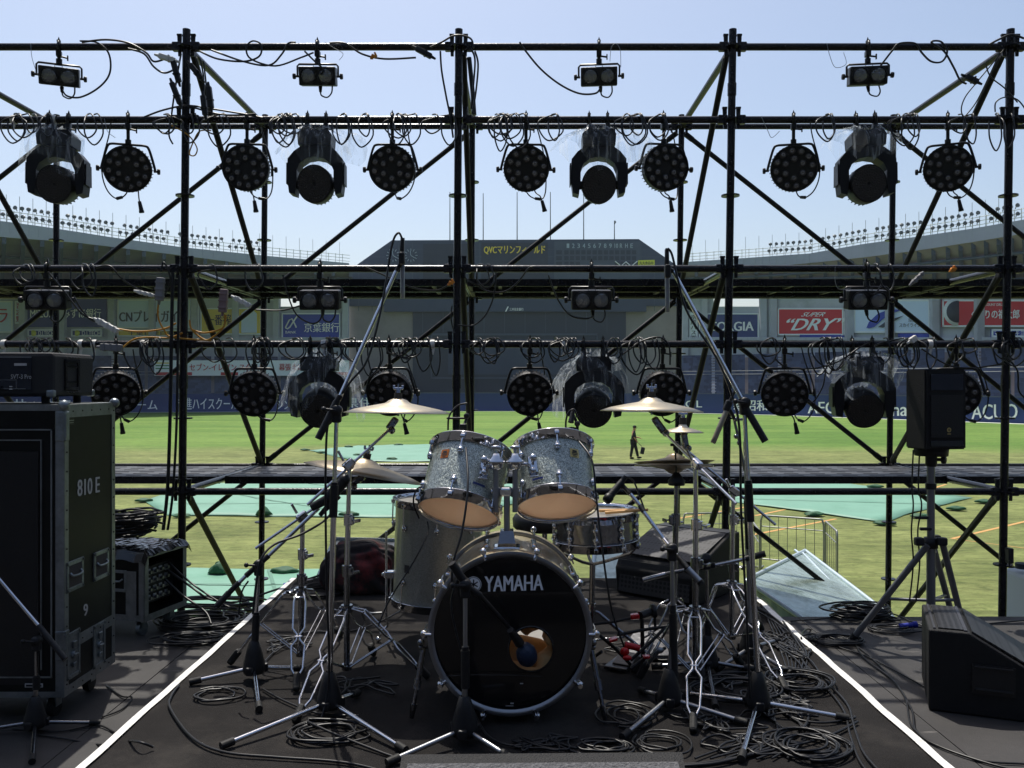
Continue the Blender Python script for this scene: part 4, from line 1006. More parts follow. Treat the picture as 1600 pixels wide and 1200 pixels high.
def make_tom(name, label, origin, axis, r, L, nl, rot0=0., headm='head_amber', shell='silver_sparkle', xref=(1, 0, 0), double=False):
    t = thing(name, label, 'drum', origin); X = frame_from(origin, axis, xref)
    b = MB(); b.X = X; b.lathe([(r - .006, .004), (r, .004), (r, L - .004), (r - .006, L - .004)], (0, 0, 0), (0, 0, 1), 64, closed=True, sharp=True); b.build('shell', shell, t)
    for z, nm in ((0, 'resonant_head'), (L, 'batter_head')):
        b = MB(); b.X = X; s_ = -1 if z == 0 else 1; b.lathe([(r + .002, z + s_ * .002), (r - .006, z + s_ * .004), (0, z + s_ * .004)], (0, 0, 0), (0, 0, 1), 48, smooth=False); b.build(nm, headm if z == 0 else 'head_white', t)
        b = MB(); b.X = X; hoop(b, r + .009, z + (.004 if z else -.004), .034)
        for k in range(nl):
            a = rot0 + 2 * math.pi * k / nl; rt = Matrix.Rotation(a, 3, 'Z'); b.box(rt @ V((r + .013, 0, z + s_ * .004)), (.016, .018, .016), rt, bev=.003)
        b.build('hoop', 'chrome', t)
    for k in range(nl):
        b = MB(); b.X = X; a = rot0 + 2 * math.pi * k / nl; rt = Matrix.Rotation(a, 3, 'Z')
        if double: lug(b, a, r, L * .32, L * .30); lug(b, a, r, L * .68, L * .30); b.tube(rt @ V((r + .013, 0, -.012)), rt @ V((r + .013, 0, L + .014)), .0035, n=6); b.build('lug', 'chrome', t)
        else:
            lug(b, a, r, L * .24, .034); b.tube(rt @ V((r + .013, 0, -.012)), rt @ V((r + .013, 0, L * .23)), .0035, n=6); b.build('lug', 'chrome', t)
            b = MB(); b.X = X; lug(b, a, r, L * .78, .034); b.tube(rt @ V((r + .013, 0, L * .79)), rt @ V((r + .013, 0, L + .014)), .0035, n=6); b.build('lug', 'chrome', t)
    return t, X
def badge(t, X, ang, r, z, wd, h, m, lines=3):
    b = MB(); b.X = X; rt = Matrix.Rotation(ang, 3, 'Z')
    N = 5; th = wd / r
    for i in range(N):
        a0, a1 = ang - th / 2 + th * i / N, ang - th / 2 + th * (i + 1) / N; rr = r + .0015
        b.quad((math.cos(a0) * rr, math.sin(a0) * rr, z - h / 2), (math.cos(a1) * rr, math.sin(a1) * rr, z - h / 2), (math.cos(a1) * rr, math.sin(a1) * rr, z + h / 2), (math.cos(a0) * rr, math.sin(a0) * rr, z + h / 2))
    b.mi = 1
    if lines:
        for q, (k0, k1, hh) in enumerate(((.25, .75, .10), (.15, .85, .05), (.15, .85, .05), (.3, .7, .04))[:lines + 1]):
            zz = z + h * (.22 - q * .19); a0, a1 = ang - th / 2 + th * k0, ang - th / 2 + th * k1; rr = r + .0026
            for i in range(3):
                c0, c1 = a0 + (a1 - a0) * i / 3, a0 + (a1 - a0) * (i + 1) / 3
                b.quad((math.cos(c0) * rr, math.sin(c0) * rr, zz - h * hh), (math.cos(c1) * rr, math.sin(c1) * rr, zz - h * hh), (math.cos(c1) * rr, math.sin(c1) * rr, zz + h * hh), (math.cos(c0) * rr, math.sin(c0) * rr, zz + h * hh))
    return b.build('badge', [m, 'ink_black'], t)
# toms. angles are measured in the drum's own frame: x to the right, y away from the camera, so -90 degrees faces the camera
tomL, XLm = make_tom('tom_drum', 'left silver sparkle tom drum on the bass drum mount, with an orange badge', P(717, 797, 3.31), (.17, .50, .85), .153, .232, 6, R(-98))
badge(tomL, XLm, R(-122), .153, .165, .036, .036, 'badge_orange'); badge(tomL, XLm, R(-62), .153, .06, .05, .008, 'sticker_blue', 0)
tomR, XRm = make_tom('tom_drum', 'right silver sparkle tom drum on the bass drum mount, with a cream badge', P(870, 787, 3.33), (-.03, .50, .86), .149, .222, 6, R(-88))
badge(tomR, XRm, R(-62), .149, .15, .038, .036, 'badge_gold'); badge(tomR, XRm, R(-120), .149, .05, .045, .008, 'sticker_blue', 0)
ftom, XFm = make_tom('floor_tom', 'tall grey floor tom standing on three chrome legs behind the bass drum', (-.352, 4.05, .478), (.03, 0, 1), .205, .45, 8, R(-88), shell='floor_sparkle', headm='head_white')
for o in children(ftom):
    if o.name.startswith('shell'): o.data.materials[0] = M['floor_sparkle']
badge(ftom, XFm, R(-128), .205, .17, .03, .036, 'felt', 0)
for a in (R(-172), R(-40), R(80)):
    b = MB(); c = V((-.352 + math.cos(a) * .235, 4.05 + math.sin(a) * .235, 0)); ri = V((math.cos(a), math.sin(a), 0))
    b.tube(c + V((0, 0, .80)), c + V((0, 0, .40)), .0055, n=8); b.path(spline([c + V((0, 0, .40)), c + V((0, 0, .36)) - ri * .005, c + V((0, 0, .34)) + ri * .02, c + V((0, 0, RZ + .012)) + ri * .035], 4), .0055, 8)
    b.ball(c + V((0, 0, RZ + .014)) + ri * .036, .013, 8); b.box(c - ri * .014 + V((0, 0, .6)), (.05, .034, .034), Matrix.Rotation(a, 3, 'Z'), bev=.006); b.ball(c + V((0, 0, .6)) + ri * .012, .011, 8)
    b.build('leg', 'chrome', ftom)
snare, XSm = make_tom('snare_drum', 'chrome snare drum with long lugs on a stand behind the right tom', (.362, 3.74, .806), (-.03, -.02, 1), .176, .112, 10, R(-95), headm='head_white', shell='chrome_worn', double=True)
b = MB(); b.path([V((.40, 3.70, .934)), V((.57, 3.62, .958))], [.007, .0055], 8); b.path([V((.38, 3.75, .935)), V((.55, 3.64, .955))], [.007, .0055], 8)
tag(b.build('drumsticks', 'wood'), 'pair of pale wooden sticks lying on the chrome snare drum', 'drumsticks')
# snare stand
sst = thing('snare_stand', 'low chrome stand with a basket carrying the snare drum', 'stand', (.345, 3.76, RZ))
b = MB(); b.tube((.345, 3.76, .36), (.35, 3.76, .70), .0125, n=12); b.tube((.345, 3.76, .48), (.345, 3.76, .53), .02, n=12); b.build('column', 'chrome_worn', sst)
for a in (R(100), R(-30), R(-150)):
    d = V((math.cos(a), math.sin(a), 0)); b = MB(); b.path([V((.35, 3.76, .70)), V((.35, 3.76, .715)) + d * .05, V((.36, 3.75, .765)) + d * .165, V((.36, 3.75, .80)) + d * .195], .007, 7); b.ball(V((.36, 3.75, .80)) + d * .195, .014, 8); b.build('basket_arm', 'chrome_worn', sst)
    d2 = V((math.cos(a + .5), math.sin(a + .5), 0)); b = MB(); b.path([V((.345, 3.76, .50)), V((.345, 3.76, .49)) + d2 * .03, V((.345, 3.76, RZ + .012)) + d2 * .26], .009, 6); b.path([V((.345, 3.76, .37)), V((.345, 3.76, .385)) + d2 * .15], .005, 5)
    b.tube(V((.345, 3.76, RZ + .015)) + d2 * .24, V((.345, 3.76, RZ + .012)) + d2 * .29, .014, n=8); b.build('leg', 'chrome_worn', sst)
# drum throne
th = thing('drum_throne', 'round black drum throne behind the right tom', 'stool', (.17, 4.5, RZ))
b = MB(); b.lathe([(0, .73), (.15, .73), (.165, .745), (.168, .785), (.155, .805), (0, .81)], (.17, 4.5, 0), (0, 0, 1), 32); b.build('seat', 'black_plastic', th)
b = MB(); b.tube((.17, 4.5, .36), (.17, 4.5, .73), .014, n=10); b.build('column', 'chrome_worn', th)
for a in (R(90), R(210), R(330)):
    d = V((math.cos(a), math.sin(a), 0)); b = MB(); b.path([V((.17, 4.5, .52)), V((.17, 4.5, RZ + .015)) + d * .25], .01, 6); b.tube(V((.17, 4.5, RZ + .015)) + d * .23, V((.17, 4.5, RZ + .012)) + d * .28, .014, n=8); b.build('leg', 'chrome_worn', th)

# bass drum
BC = P(797, 989, 3.06); BY0, BY1 = 3.06, 3.50; BRr = .277
bd = thing('bass_drum', 'large bass drum with a black front head, white wordmark and round port', 'drum', (BC.x, 3.28, RZ))
axis = V((0, 1, 0))
b = MB(); b.lathe([(BRr, .035), (BRr, .405), (BRr - .008, .405), (BRr - .008, .035)], BC, axis, 80, closed=True, sharp=True); b.build('shell', 'sparkle_champagne', bd)
b = MB(); b.lathe([(BRr - .010, .04), (BRr - .010, .40)], BC, axis, 64); b.build('shell_lining', 'wood', bd)
for y0, nm in ((-.012, 'hoop'), (.402, 'hoop')):
    b = MB(); b.lathe([(BRr + .001, y0), (BRr + .014, y0), (BRr + .014, y0 + .045), (BRr + .001, y0 + .045)], BC, axis, 88, closed=True, sharp=True); o = b.build(nm, 'sparkle_champagne', bd)
    b = MB(); b.lathe([(BRr - .001, y0 - .001), (BRr + .006, y0 - .0035), (BRr + .0145, y0 - .001)], BC, axis, 88); b.lathe([(BRr - .008, y0 + .004), (BRr + .001, y0 - .002)], BC, axis, 88); b.build('hoop_rim', 'steel_dull', o)
# front head with an off-centre port
HC = BC + V((0, .008, 0)); PC = V((.074, 0, -.060)); PRD = .0795
N = 72; vs_ = []; fs = []
for k in range(N):
    a = 2 * math.pi * k / N; d = V((math.cos(a), 0, math.sin(a)))
    # outer point along the ray from the port centre
    bq = PC.dot(d); cq = PC.length_squared - (BRr - .002) ** 2; tq = -bq + math.sqrt(bq * bq - cq)
    for f_ in (0, .33, .66, 1): vs_.append(HC + PC + d * (PRD + (tq - PRD) * f_))
for k in range(N):
    for j in range(3): fs.append([k * 4 + j, k * 4 + j + 1, ((k + 1) % N) * 4 + j + 1, ((k + 1) % N) * 4 + j])
b = MB(); b.add(vs_, fs, False); hd = b.build('front_head', 'head_black', bd)
b = MB(); b.lathe([(PRD - .003, -.002), (PRD + .004, -.003), (PRD + .004, .002), (PRD - .003, .003)], HC + PC, axis, 48, closed=True); b.build('port_ring', 'black_gloss', hd)
b = MB(); b.lathe([(0, 0), (BRr - .003, 0)], BC + V((0, .43, 0)), axis, 48, smooth=False); b.build('batter_head', 'head_white', bd)
text('YAMAHA', P(757, 924.5, 3.055), P(849, 922, 3.055), P(757, 900.5, 3.055), 'ink_white', hd, bold=.06)
b = MB(); c = P(740, 913, 3.056); b.lathe([(0, 0), (.0275, 0)], c, axis, 32, smooth=False)
b.mi = 1; b.lathe([(.0235, -.0008), (.0255, -.0008)], c, axis, 32, smooth=False)
for k in range(3):
    a = math.pi / 2 + k * 2 * math.pi / 3; d = V((math.cos(a), 0, math.sin(a))); s_ = V((-d.z, 0, d.x))
    b.quad(c - d * .017 - s_ * .0022 + V((0, -.001, 0)), c + d * .017 - s_ * .0022 + V((0, -.001, 0)), c + d * .017 + s_ * .0022 + V((0, -.001, 0)), c - d * .017 + s_ * .0022 + V((0, -.001, 0)))
b.build('emblem', ['ink_white', 'ink_black'], hd)
b = MB(); b.box(P(815, 1068, 3.055), (.011, .001, .003)); b.box(P(800, 1099, 3.055), (.012, .001, .004)); b.box(P(796, 1103, 3.055), (.028, .001, .0018)); b.build('print', 'paint_grey_light', hd)
b = MB(); b.path([P(697, 1056, 3.05), P(745, 1054.5, 3.05), P(800, 1055, 3.05), P(845, 1057, 3.05)], .0014, 5); b.build('crease', 'black_gloss', hd)
for k in range(10):
    a = R(90 + 18 + 36 * k); d = V((math.cos(a), 0, math.sin(a))); rot = d.to_track_quat('X', 'Y').to_matrix()
    for y0, s_ in ((-.012, -1), (.447, 1)):
        b = MB(); c = BC + d * (BRr + .016) + V((0, y0, 0))
        b.path([c + V((0, -s_ * .045, 0)) + d * .008, c + V((0, -s_ * .008, 0)) + d * .010, c + V((0, s_ * .010, 0)) + d * .002, c + V((0, s_ * .010, 0)) - d * .016], .0065, 6)
        b.ball(c + V((0, 0, 0)) + d * .012, .0135, 8); b.tube(c + V((0, s_ * .012, 0)) + d * .012, c + V((0, -s_ * .12, 0)) + d * .012, .0038, n=6)
        b.tube(c + V((0, s_ * .012, 0)) + d * .012, c + V((0, s_ * .020, 0)) + d * .012, .009, n=6)
        b.build('tension_claw', 'chrome', bd)
    b = MB(); c = BC + V((0, .222, 0)) + d * (BRr + .010); b.tube(c + V((0, -.055, 0)), c + V((0, .055, 0)), .011, n=10); b.ball(c + V((0, -.055, 0)), .012, 8); b.ball(c + V((0, .055, 0)), .012, 8); b.build('lug', 'chrome', bd)
for s_, hx, hy, fx, fy in ((-1, 664, 1000, 643, 1122), (1, 921, 1000, 946, 1125)):
    b = MB(); a_ = P(hx, hy, 3.10); f_ = G(fx, fy, RZ + .012); b.tube(a_, f_, .0075, n=10); mid = a_.lerp(f_, .58); b.tube(a_, mid, .0105, n=10); b.tube(mid - (f_ - a_).normalized() * .02, mid + (f_ - a_).normalized() * .012, .015, n=10)
    b.tube(f_ - (f_ - a_) * .18, f_, .0125, .008, n=10); b.box(a_ + V((-s_ * .012, 0, .0)), (.045, .05, .05), bev=.01); b.ball(a_ + V((s_ * .012, -.03, 0)), .013, 8); b.ball(a_ + V((s_ * .012, -.02, -.02)), .010, 8)
    b.build('spur', 'chrome_worn', bd)
# foam cushion visible through the port
b = MB(); pts = spline([BC + V(p) for p in ((-.02, .08, -.17), (.10, .05, -.16), (.15, .09, -.10), (.16, .06, -.02), (.12, .14, .03), (.05, .17, -.04))], 6); b.path(pts, [.035 + .012 * math.sin(i * .8) for i in range(len(pts))], 12)
b.ball(BC + V((.0, .2, -.15)), .12, 16, (1.6, .8, .7)); o = b.build('cushion', 'foam'); tag(o, 'beige foam cushion lying inside the bass drum, seen through the port', 'cushion')
# tom mount on the bass drum
tm = thing('tom_mount', 'chrome double tom mount rising from the top of the bass drum', 'mount', P(792, 858, 3.22))
b = MB(); c = P(792, 853, 3.22); b.box(c + V((0, 0, -.006)), (.10, .075, .016), bev=.005); b.prism([c + V(p) for p in ((-.035, -.03, 0), (.035, -.03, 0), (.024, -.025, .06), (-.024, -.025, .06))], (0, .055, 0)); b.build('base_plate', 'chrome', tm)
b = MB(); b.tube(c, P(792, 770, 3.22), .0115, n=14); b.build('post', 'steel_dull', tm)
b = MB(); b.tube(P(768, 768, 3.22), P(812, 768, 3.22), .010, n=10); b.box(P(790, 768, 3.22), (.044, .05, .034), bev=.008); b.build('cross_bracket', 'chrome', tm)
for x, s_, tx, ty in ((775, -1, 757, 734), (805, 1, 833, 731)):
    b = MB(); b.tube(P(x, 727, 3.22), P(x, 800, 3.22), .0105, n=14); b.tube(P(x, 762, 3.22), P(x, 776, 3.22), .016, n=14); o = b.build('receiver_tube', 'steel_dull', tm)
    b = MB(); c = P(x, 722, 3.22); b.lathe([(.0, .034), (.012, .032), (.016, .022), (.034, .006), (.036, 0), (.030, -.006), (.028, -.022), (.016, -.028), (0, -.03)], c, (0, 0, 1), 24); b.build('ball_clamp', 'chrome', tm)
    b = MB(); c = P(x, 699, 3.22); b.tube(c + V((0, 0, -.03)), c, .006, n=8); b.ball(c, .014, 10, (1.5, .5, .55)); b.build('wing_bolt', 'chrome', tm)
    b = MB(); p0 = P(x + s_ * 4, 726, 3.22); p1 = P(tx, ty, 3.24); b.path(spline([p0, p0.lerp(p1, .5) + V((0, -.02, .01)), p1], 5), .0085, 8); b.build('arm', 'chrome', tm)
    c = P(tx, ty - 2, 3.23); b = MB(); b.box(c, (.038, .035, .085), Matrix.Rotation(s_ * -.12, 3, 'Y') @ Matrix.Rotation(-.5, 3, 'X'), bev=.014); b.ball(c + V((0, -.02, .035)), .015, 10); b.ball(c + V((0, -.025, -.012)), .013, 10)
    b.path([c + V((-s_ * .01, -.03, -.035)), c + V((s_ * .02, -.045, -.03))], .005, 6); b.build('tom_bracket', 'chrome', tm)

# ---------------------------------------------------------------- cymbals
def cymbal_material(name, base):
    m = bpy.data.materials.new(name); m.use_nodes = True; n = m.node_tree.nodes; l = m.node_tree.links; b = n['Principled BSDF']
    tc = n.new('ShaderNodeTexCoord'); sp = n.new('ShaderNodeSeparateXYZ'); l.new(tc.outputs['Object'], sp.inputs[0]); cb = n.new('ShaderNodeCombineXYZ'); l.new(sp.outputs[0], cb.inputs[0]); l.new(sp.outputs[1], cb.inputs[1])
    ln = n.new('ShaderNodeVectorMath'); ln.operation = 'LENGTH'; l.new(cb.outputs[0], ln.inputs[0])
    mt = n.new('ShaderNodeMath'); mt.operation = 'MULTIPLY'; mt.inputs[1].default_value = 900; l.new(ln.outputs['Value'], mt.inputs[0]); sn = n.new('ShaderNodeMath'); sn.operation = 'SINE'; l.new(mt.outputs[0], sn.inputs[0])
    bp = n.new('ShaderNodeBump'); bp.inputs['Strength'].default_value = .25; bp.inputs['Distance'].default_value = .001; l.new(sn.outputs[0], bp.inputs['Height']); l.new(bp.outputs[0], b.inputs['Normal'])
    t = n.new('ShaderNodeTexNoise'); t.inputs['Scale'].default_value = 9; t.inputs['Detail'].default_value = 6; l.new(tc.outputs['Object'], t.inputs['Vector'])
    r = n.new('ShaderNodeValToRGB'); r.color_ramp.elements[0].color = tuple(k * .72 for k in base) + (1,); r.color_ramp.elements[1].color = tuple(min(1, k * 1.15) for k in base) + (1,); l.new(t.outputs[0], r.inputs[0]); l.new(r.outputs[0], b.inputs['Base Color'])
    b.inputs['Metallic'].default_value = .92; b.inputs['Roughness'].default_value = .33; M[name] = m
cymbal_material('cymbal_bronze', (.62, .54, .40)); cymbal_material('cymbal_dark', (.38, .32, .23))
def cymbal(label, c, r, tx, ty, m='cymbal_bronze', nut=True, name='cymbal', grp=None):
    t = thing(name, label, 'cymbal', c, grp); t.rotation_euler = (tx, ty, 0)
    me = MB(); br = r * .24
    me.lathe([(.006, .0), (br * .35, -.002), (br * .7, -.009), (br * .92, -.018), (br * 1.05, -.022), (r * .5, -.026 - r * .03), (r * .8, -.030 - r * .075), (r, -.034 - r * .125), (r - .001, -.036 - r * .126), (r * .8, -.032 - r * .077), (r * .5, -.028 - r * .032), (br, -.024), (br * .7, -.012), (.006, -.003)], (0, 0, 0), (0, 0, 1), 64)
    o = me.build('plate', m); o.parent = t
    if nut:
        b = MB(); b.tube((0, 0, -.01), (0, 0, .022), .017, n=16); o = b.build('felt', 'felt'); o.parent = t
        b = MB(); b.tube((0, 0, .022), (0, 0, .034), .011, n=12); b.tube((0, 0, .03), (0, 0, .06), .0035, n=6); b.box((0, 0, .040), (.042, .008, .010), bev=.003); b.box((-.018, 0, .047), (.010, .006, .014), bev=.002); b.box((.018, 0, .047), (.010, .006, .014), bev=.002); o = b.build('wing_nut', 'chrome'); o.parent = t
    return t
cymbal('left crash cymbal above the left tom drum, glinting on its bell', P(622, 622, 3.62), .224, R(-1.5), R(1), grp='crash cymbals')
cymbal('right crash cymbal above the hi-hat cymbals, glinting on its bell', P(1018, 620, 3.72), .220, R(-2), R(1), grp='crash cymbals')
cymbal('tilted ride cymbal at the left, lower than the crash cymbals', P(573, 716, 3.80), .262, R(-5), R(11), 'cymbal_dark')
cymbal('tiny splash cymbal between the right crash cymbal and the hi-hat', P(1067, 660, 4.0), .096, R(-2), R(1))
cymbal('top hi-hat cymbal on the right of the kit', P(1054, 708, 3.86), .178, R(-7), R(1), 'cymbal_dark', False, grp='pair of hi-hat cymbals')
t = cymbal('bottom hi-hat cymbal lying under the top one', P(1054, 741, 3.86), .178, R(-7 + 180), R(-1), 'cymbal_dark', False, grp='pair of hi-hat cymbals')
mat('mic_beige', (.30, .27, .21), .4, .5)
# ================================================================ cymbal stands
def leg_pair(st, col_p, zt, foot, m='chrome', spread=.024, zb=None):
    """double rod leg with a pinch in the middle, rubber foot and a stay to the bottom of the column"""
    a = V((col_p.x, col_p.y, zt)); f = V(foot); d = V((f.x - a.x, f.y - a.y, 0)); L = d.length; d.normalize(); s = V((-d.y, d.x, 0))
    a = a + d * .022; kneep = a + d * .05 + V((0, 0, -.012)); tip = f - (f - kneep).normalized() * .05
    b = MB()
    for q in (-1, 1):
        pt = lambda k, w_: kneep.lerp(tip, k) + s * q * w_
        b.path([a + s * q * spread * .45, kneep + s * q * spread * .8, pt(.06, spread), pt(.40, spread), pt(.475, .006), pt(.545, .006), pt(.62, spread * 1.1), pt(.90, spread * .9), pt(1, .004)], .0048, 7)
    b.path([kneep + d * .0 + V((0, 0, 0)) + s * spread, kneep - s * spread], .004, 5)
    b.tube(kneep.lerp(tip, .51) - s * .012, kneep.lerp(tip, .51) + s * .012, .006, n=7)
    b.tube(tip - (f - kneep).normalized() * .01, tip + (f - kneep).normalized() * .02, .008, n=8)
    lg = b.build('leg', m, st)
    b = MB(); e = (f - kneep).normalized(); b.box(f - e * .028 + V((0, 0, .004)), (.075, .028, .03), e.to_track_quat('X', 'Z').to_matrix(), bev=.010); b.build('rubber_foot', 'black_rubber', lg)
    zb = zb or RZ + .055
    b = MB(); mid = kneep.lerp(tip, .50)
    for q in (-1, 1): b.path([V((col_p.x, col_p.y, zb)) + s * q * .012 + d * .015, mid + s * q * .012], .0034, 5)
    b.build('stay', m, st)
def clampring(b, c, r=.02, h=.03, side=(1, 0, 0)):
    b.tube(V(c) - V((0, 0, h / 2)), V(c) + V((0, 0, h / 2)), r, n=14); sd_ = V(side).normalized()
    b.box(V(c) + sd_ * r, (.024, .018, h * .8), sd_.to_track_quat('X', 'Z').to_matrix(), bev=.004); b.tube(V(c) + sd_ * (r + .01), V(c) + sd_ * (r + .03), .004, n=6); b.box(V(c) + sd_ * (r + .034), (.008, .036, .014), sd_.to_track_quat('X', 'Z').to_matrix(), bev=.003)
def cymbal_stand(label, bpx, bpy, feet, segs, hub_up=.30, arm=None, tilter=None, grp='chrome cymbal stands'):
    """segs: list of (pixel x, pixel y, radius) from the bottom up; arm: (pixel start, pixel end, Y end)"""
    base = G(bpx, bpy, RZ); Y = base.y; st = thing('cymbal_stand', label, 'stand', base, grp)
    pts = [P(x, y, Y) for x, y, r in segs]; bottom = base + V((0, 0, .045))
    prev = bottom; 
    for i, (p, (x, y, r)) in enumerate(zip(pts, segs)):
        b = MB(); b.tube(prev, p, r, n=14); 
        if i < len(pts) - 1: clampring(b, p, r + .007, .045, (.8, -.6, 0))
        b.build('column_tube', 'chrome_worn' if i == 0 else 'chrome', st); prev = p
    b = MB(); c1 = V((base.x, base.y, base.z + hub_up)); clampring(b, c1, .024, .028, (-.7, -.7, 0)); b.build('collar', 'chrome_worn', st)
    MB().tube(bottom - V((0, 0, .004)), bottom + V((0, 0, .02)), .020, n=12).build('collar', 'chrome_worn', st)
    for fx, fy in feet: leg_pair(st, base, base.z + hub_up, G(fx, fy, RZ + .010))
    top = pts[-1]
    if arm:
        (ax, ay), (cx, cy), Ye = arm; a_ = P(ax, ay, Y - (Ye - Y) * .5); c_ = P(cx, cy, Ye)
        b = MB(); b.tube(a_, c_, .0062, n=10); b.build('boom_arm', 'chrome', st)
        b = MB(); u = (c_ - a_).normalized(); b.lathe([(0, -.022), (.017, -.02), (.020, 0), (.017, .02), (0, .022)], top, (0, 1, 0), 16); b.box(top + V((0, -.015, .005)), (.05, .03, .034), u.to_track_quat('X', 'Z').to_matrix(), bev=.007)
        b.tube(top + V((-.02, -.02, .02)), top + V((-.04, -.03, .06)), .006, n=6); b.build('boom_clamp', 'chrome', st)
    if tilter:
        tx, ty, cx, cy, Ye = tilter; t0 = P(tx, ty, Ye); t1 = P(cx, cy, Ye); b = MB(); u = (t0 - t1).normalized()
        b.box(t0.lerp(t1, .45), ((t0 - t1).length * .8, .034, .03), u.to_track_quat('X', 'Z').to_matrix(), bev=.008); b.tube(t1, t1 + V((0, 0, .05)), .0045, n=8); b.ball(t0.lerp(t1, .2) + V((.01, -.02, -.012)), .016, 8); b.tube(t0.lerp(t1, .6) + V((0, -.03, -.01)), t0.lerp(t1, .6) + V((0, .03, -.01)), .008, n=8)
        b.build('tilter', 'chrome_worn', st)
    return st
cymbal_stand('chrome boom stand behind the left tom holding the left crash cymbal', 542, 1062, [(462, 1128), (668, 1058), (584, 1022)], [(542, 892, .0125), (544, 812, .011), (546, 727, .009)], .29, ((480, 789), (612, 668), 3.60), (606, 672, 622, 650, 3.62))
cymbal_stand('chrome stand at the far left with a short cut-off boom, holding the ride cymbal', 470, 1040, [(463, 1078), (360, 1036), (532, 992)], [(471, 905, .0125), (472, 866, .011), (473, 808, .010)], .32, ((399, 857), (566, 742), 3.80), (545, 758, 573, 742, 3.80))
cymbal_stand('chrome boom stand right of the bass drum holding the right crash cymbal', 1086, 1070, [(1083, 1142), (1000, 1058), (1158, 1040)], [(1087, 880, .0125), (1087, 820, .011), (1087, 726, .0095)], .30, ((1150, 787), (1034, 672), 3.72), (1040, 678, 1018, 648, 3.72))
cymbal_stand('chrome boom stand behind the right mic stands holding the splash cymbal', 1143, 1012, [(1228, 1080), (1090, 1000), (1190, 985)], [(1144, 885, .012), (1145, 812, .011), (1146, 768, .0095)], .29, ((1212, 820), (1064, 696), 4.0), (1072, 702, 1067, 672, 4.0))
# hi-hat stand
hb = G(1052, 1030, RZ); hs = thing('hihat_stand', 'chrome hi-hat stand with a pedal on the right of the kit', 'stand', hb)
b = MB(); b.tube(hb + V((0, 0, .05)), P(1056, 815, hb.y), .0125, n=14); b.tube(P(1056, 815, hb.y), P(1057, 752, hb.y), .010, n=14); clampring(b, P(1056, 812, hb.y), .02, .05, (-1, -.3, 0)); b.build('column', 'chrome_worn', hs)
b = MB(); b.tube(P(1057, 752, hb.y), P(1055, 695, hb.y), .004, n=8); b.tube(P(1056, 704, hb.y), P(1056, 690, hb.y), .012, n=12); b.box(P(1053, 695, hb.y), (.03, .014, .012)); b.lathe([(0, .0), (.035, 0), (.037, .02), (.025, .035), (.012, .055), (0, .055)], P(1057, 758, hb.y), (0, 0, 1), 20); b.build('pull_rod', 'black_plastic', hs)
for fx, fy in ((990, 1050), (1100, 1062), (1075, 985)): leg_pair(hs, hb, hb.z + .26, G(fx, fy, RZ + .01), 'chrome_worn')
b = MB(); b.box(hb + V((-.06, .10, .05)), (.085, .26, .014), Matrix.Rotation(.25, 3, 'X'), bev=.004); b.box(hb + V((-.06, .12, .012)), (.09, .30, .014), bev=.004); b.build('pedal', 'pedal_steel', hs)

# bass drum double pedal with red parts
pd = thing('drum_pedal', 'double bass drum pedal with red footboard cams, right of the bass drum', 'pedal', G(985, 1050, RZ))
c = G(985, 1040, RZ)
b = MB(); b.box(c + V((.0, .06, .012)), (.10, .32, .014), Matrix.Rotation(-.5, 3, 'Z'), bev=.004); b.box(c + V((.02, .06, .055)), (.085, .28, .012), Matrix.Rotation(-.5, 3, 'Z') @ Matrix.Rotation(.25, 3, 'X'), bev=.004); b.build('footboard', 'pedal_steel', pd)
b = MB(); b.tube(P(1003, 968, 3.55), P(1005, 1040, 3.55), .0085, n=8); b.tube(P(1023, 962, 3.6), P(1024, 985, 3.6), .006, n=8); b.tube(P(1000, 962, 3.55), P(1019, 955, 3.6), .016, n=14); b.lathe([(.0, -.01), (.026, -.01), (.030, -.004), (.030, .004), (.026, .01), (0, .01)], P(1021, 955, 3.6), (1, .1, .1), 18); b.build('axle_post', 'black_iron', pd)
b = MB(); b.path([P(922, 976, 3.52), P(960, 971, 3.54), P(985, 966, 3.55)], .0065, 8); b.build('drive_shaft', 'black_iron', pd)
b = MB(); b.box(P(992, 963, 3.54), (.036, .03, .020), Matrix.Rotation(-.1, 3, 'Y'), bev=.005); b.build('cam', 'red_paint', pd)
b = MB(); b.tube(P(976, 1007, 3.50), P(999, 1013, 3.50), .0135, n=12); b.ball(P(976, 1018, 3.48), .018, 10, (1.1, .8, 1)); b.ball(P(980, 1028, 3.46), .016, 10, (1.2, .8, .7)); b.build('spring_drum', 'red_paint', pd)
b = MB(); b.box(P(958, 999, 3.52), (.034, .04, .010), Matrix.Rotation(-.3, 3, 'Y'), bev=.003); b.box(P(1010, 1026, 3.5), (.03, .03, .010), bev=.003); b.build('heel_plate', 'red_paint', pd)
b = MB()
for pts in ([(936, 992), (960, 1012), (985, 1038)], [(940, 1018), (930, 1025), (926, 1022)], [(985, 1032), (1020, 1000), (1045, 975)], [(985, 1045), (1005, 1030), (1040, 1012)], [(965, 992), (1000, 985), (1045, 978)]): b.path([P(x, y, 3.5 + k * .03) for k, (x, y) in enumerate(pts)], .007, 7)
b.build('frame', 'black_iron', pd)
b = MB(); b.tube(P(1027, 1018, 3.55), P(1012, 1035, 3.55), .012, n=10); b.ball(P(1029, 1016, 3.55), .02, 8, (1.2, .7, .7)); b.build('beater', 'steel_dull', pd)

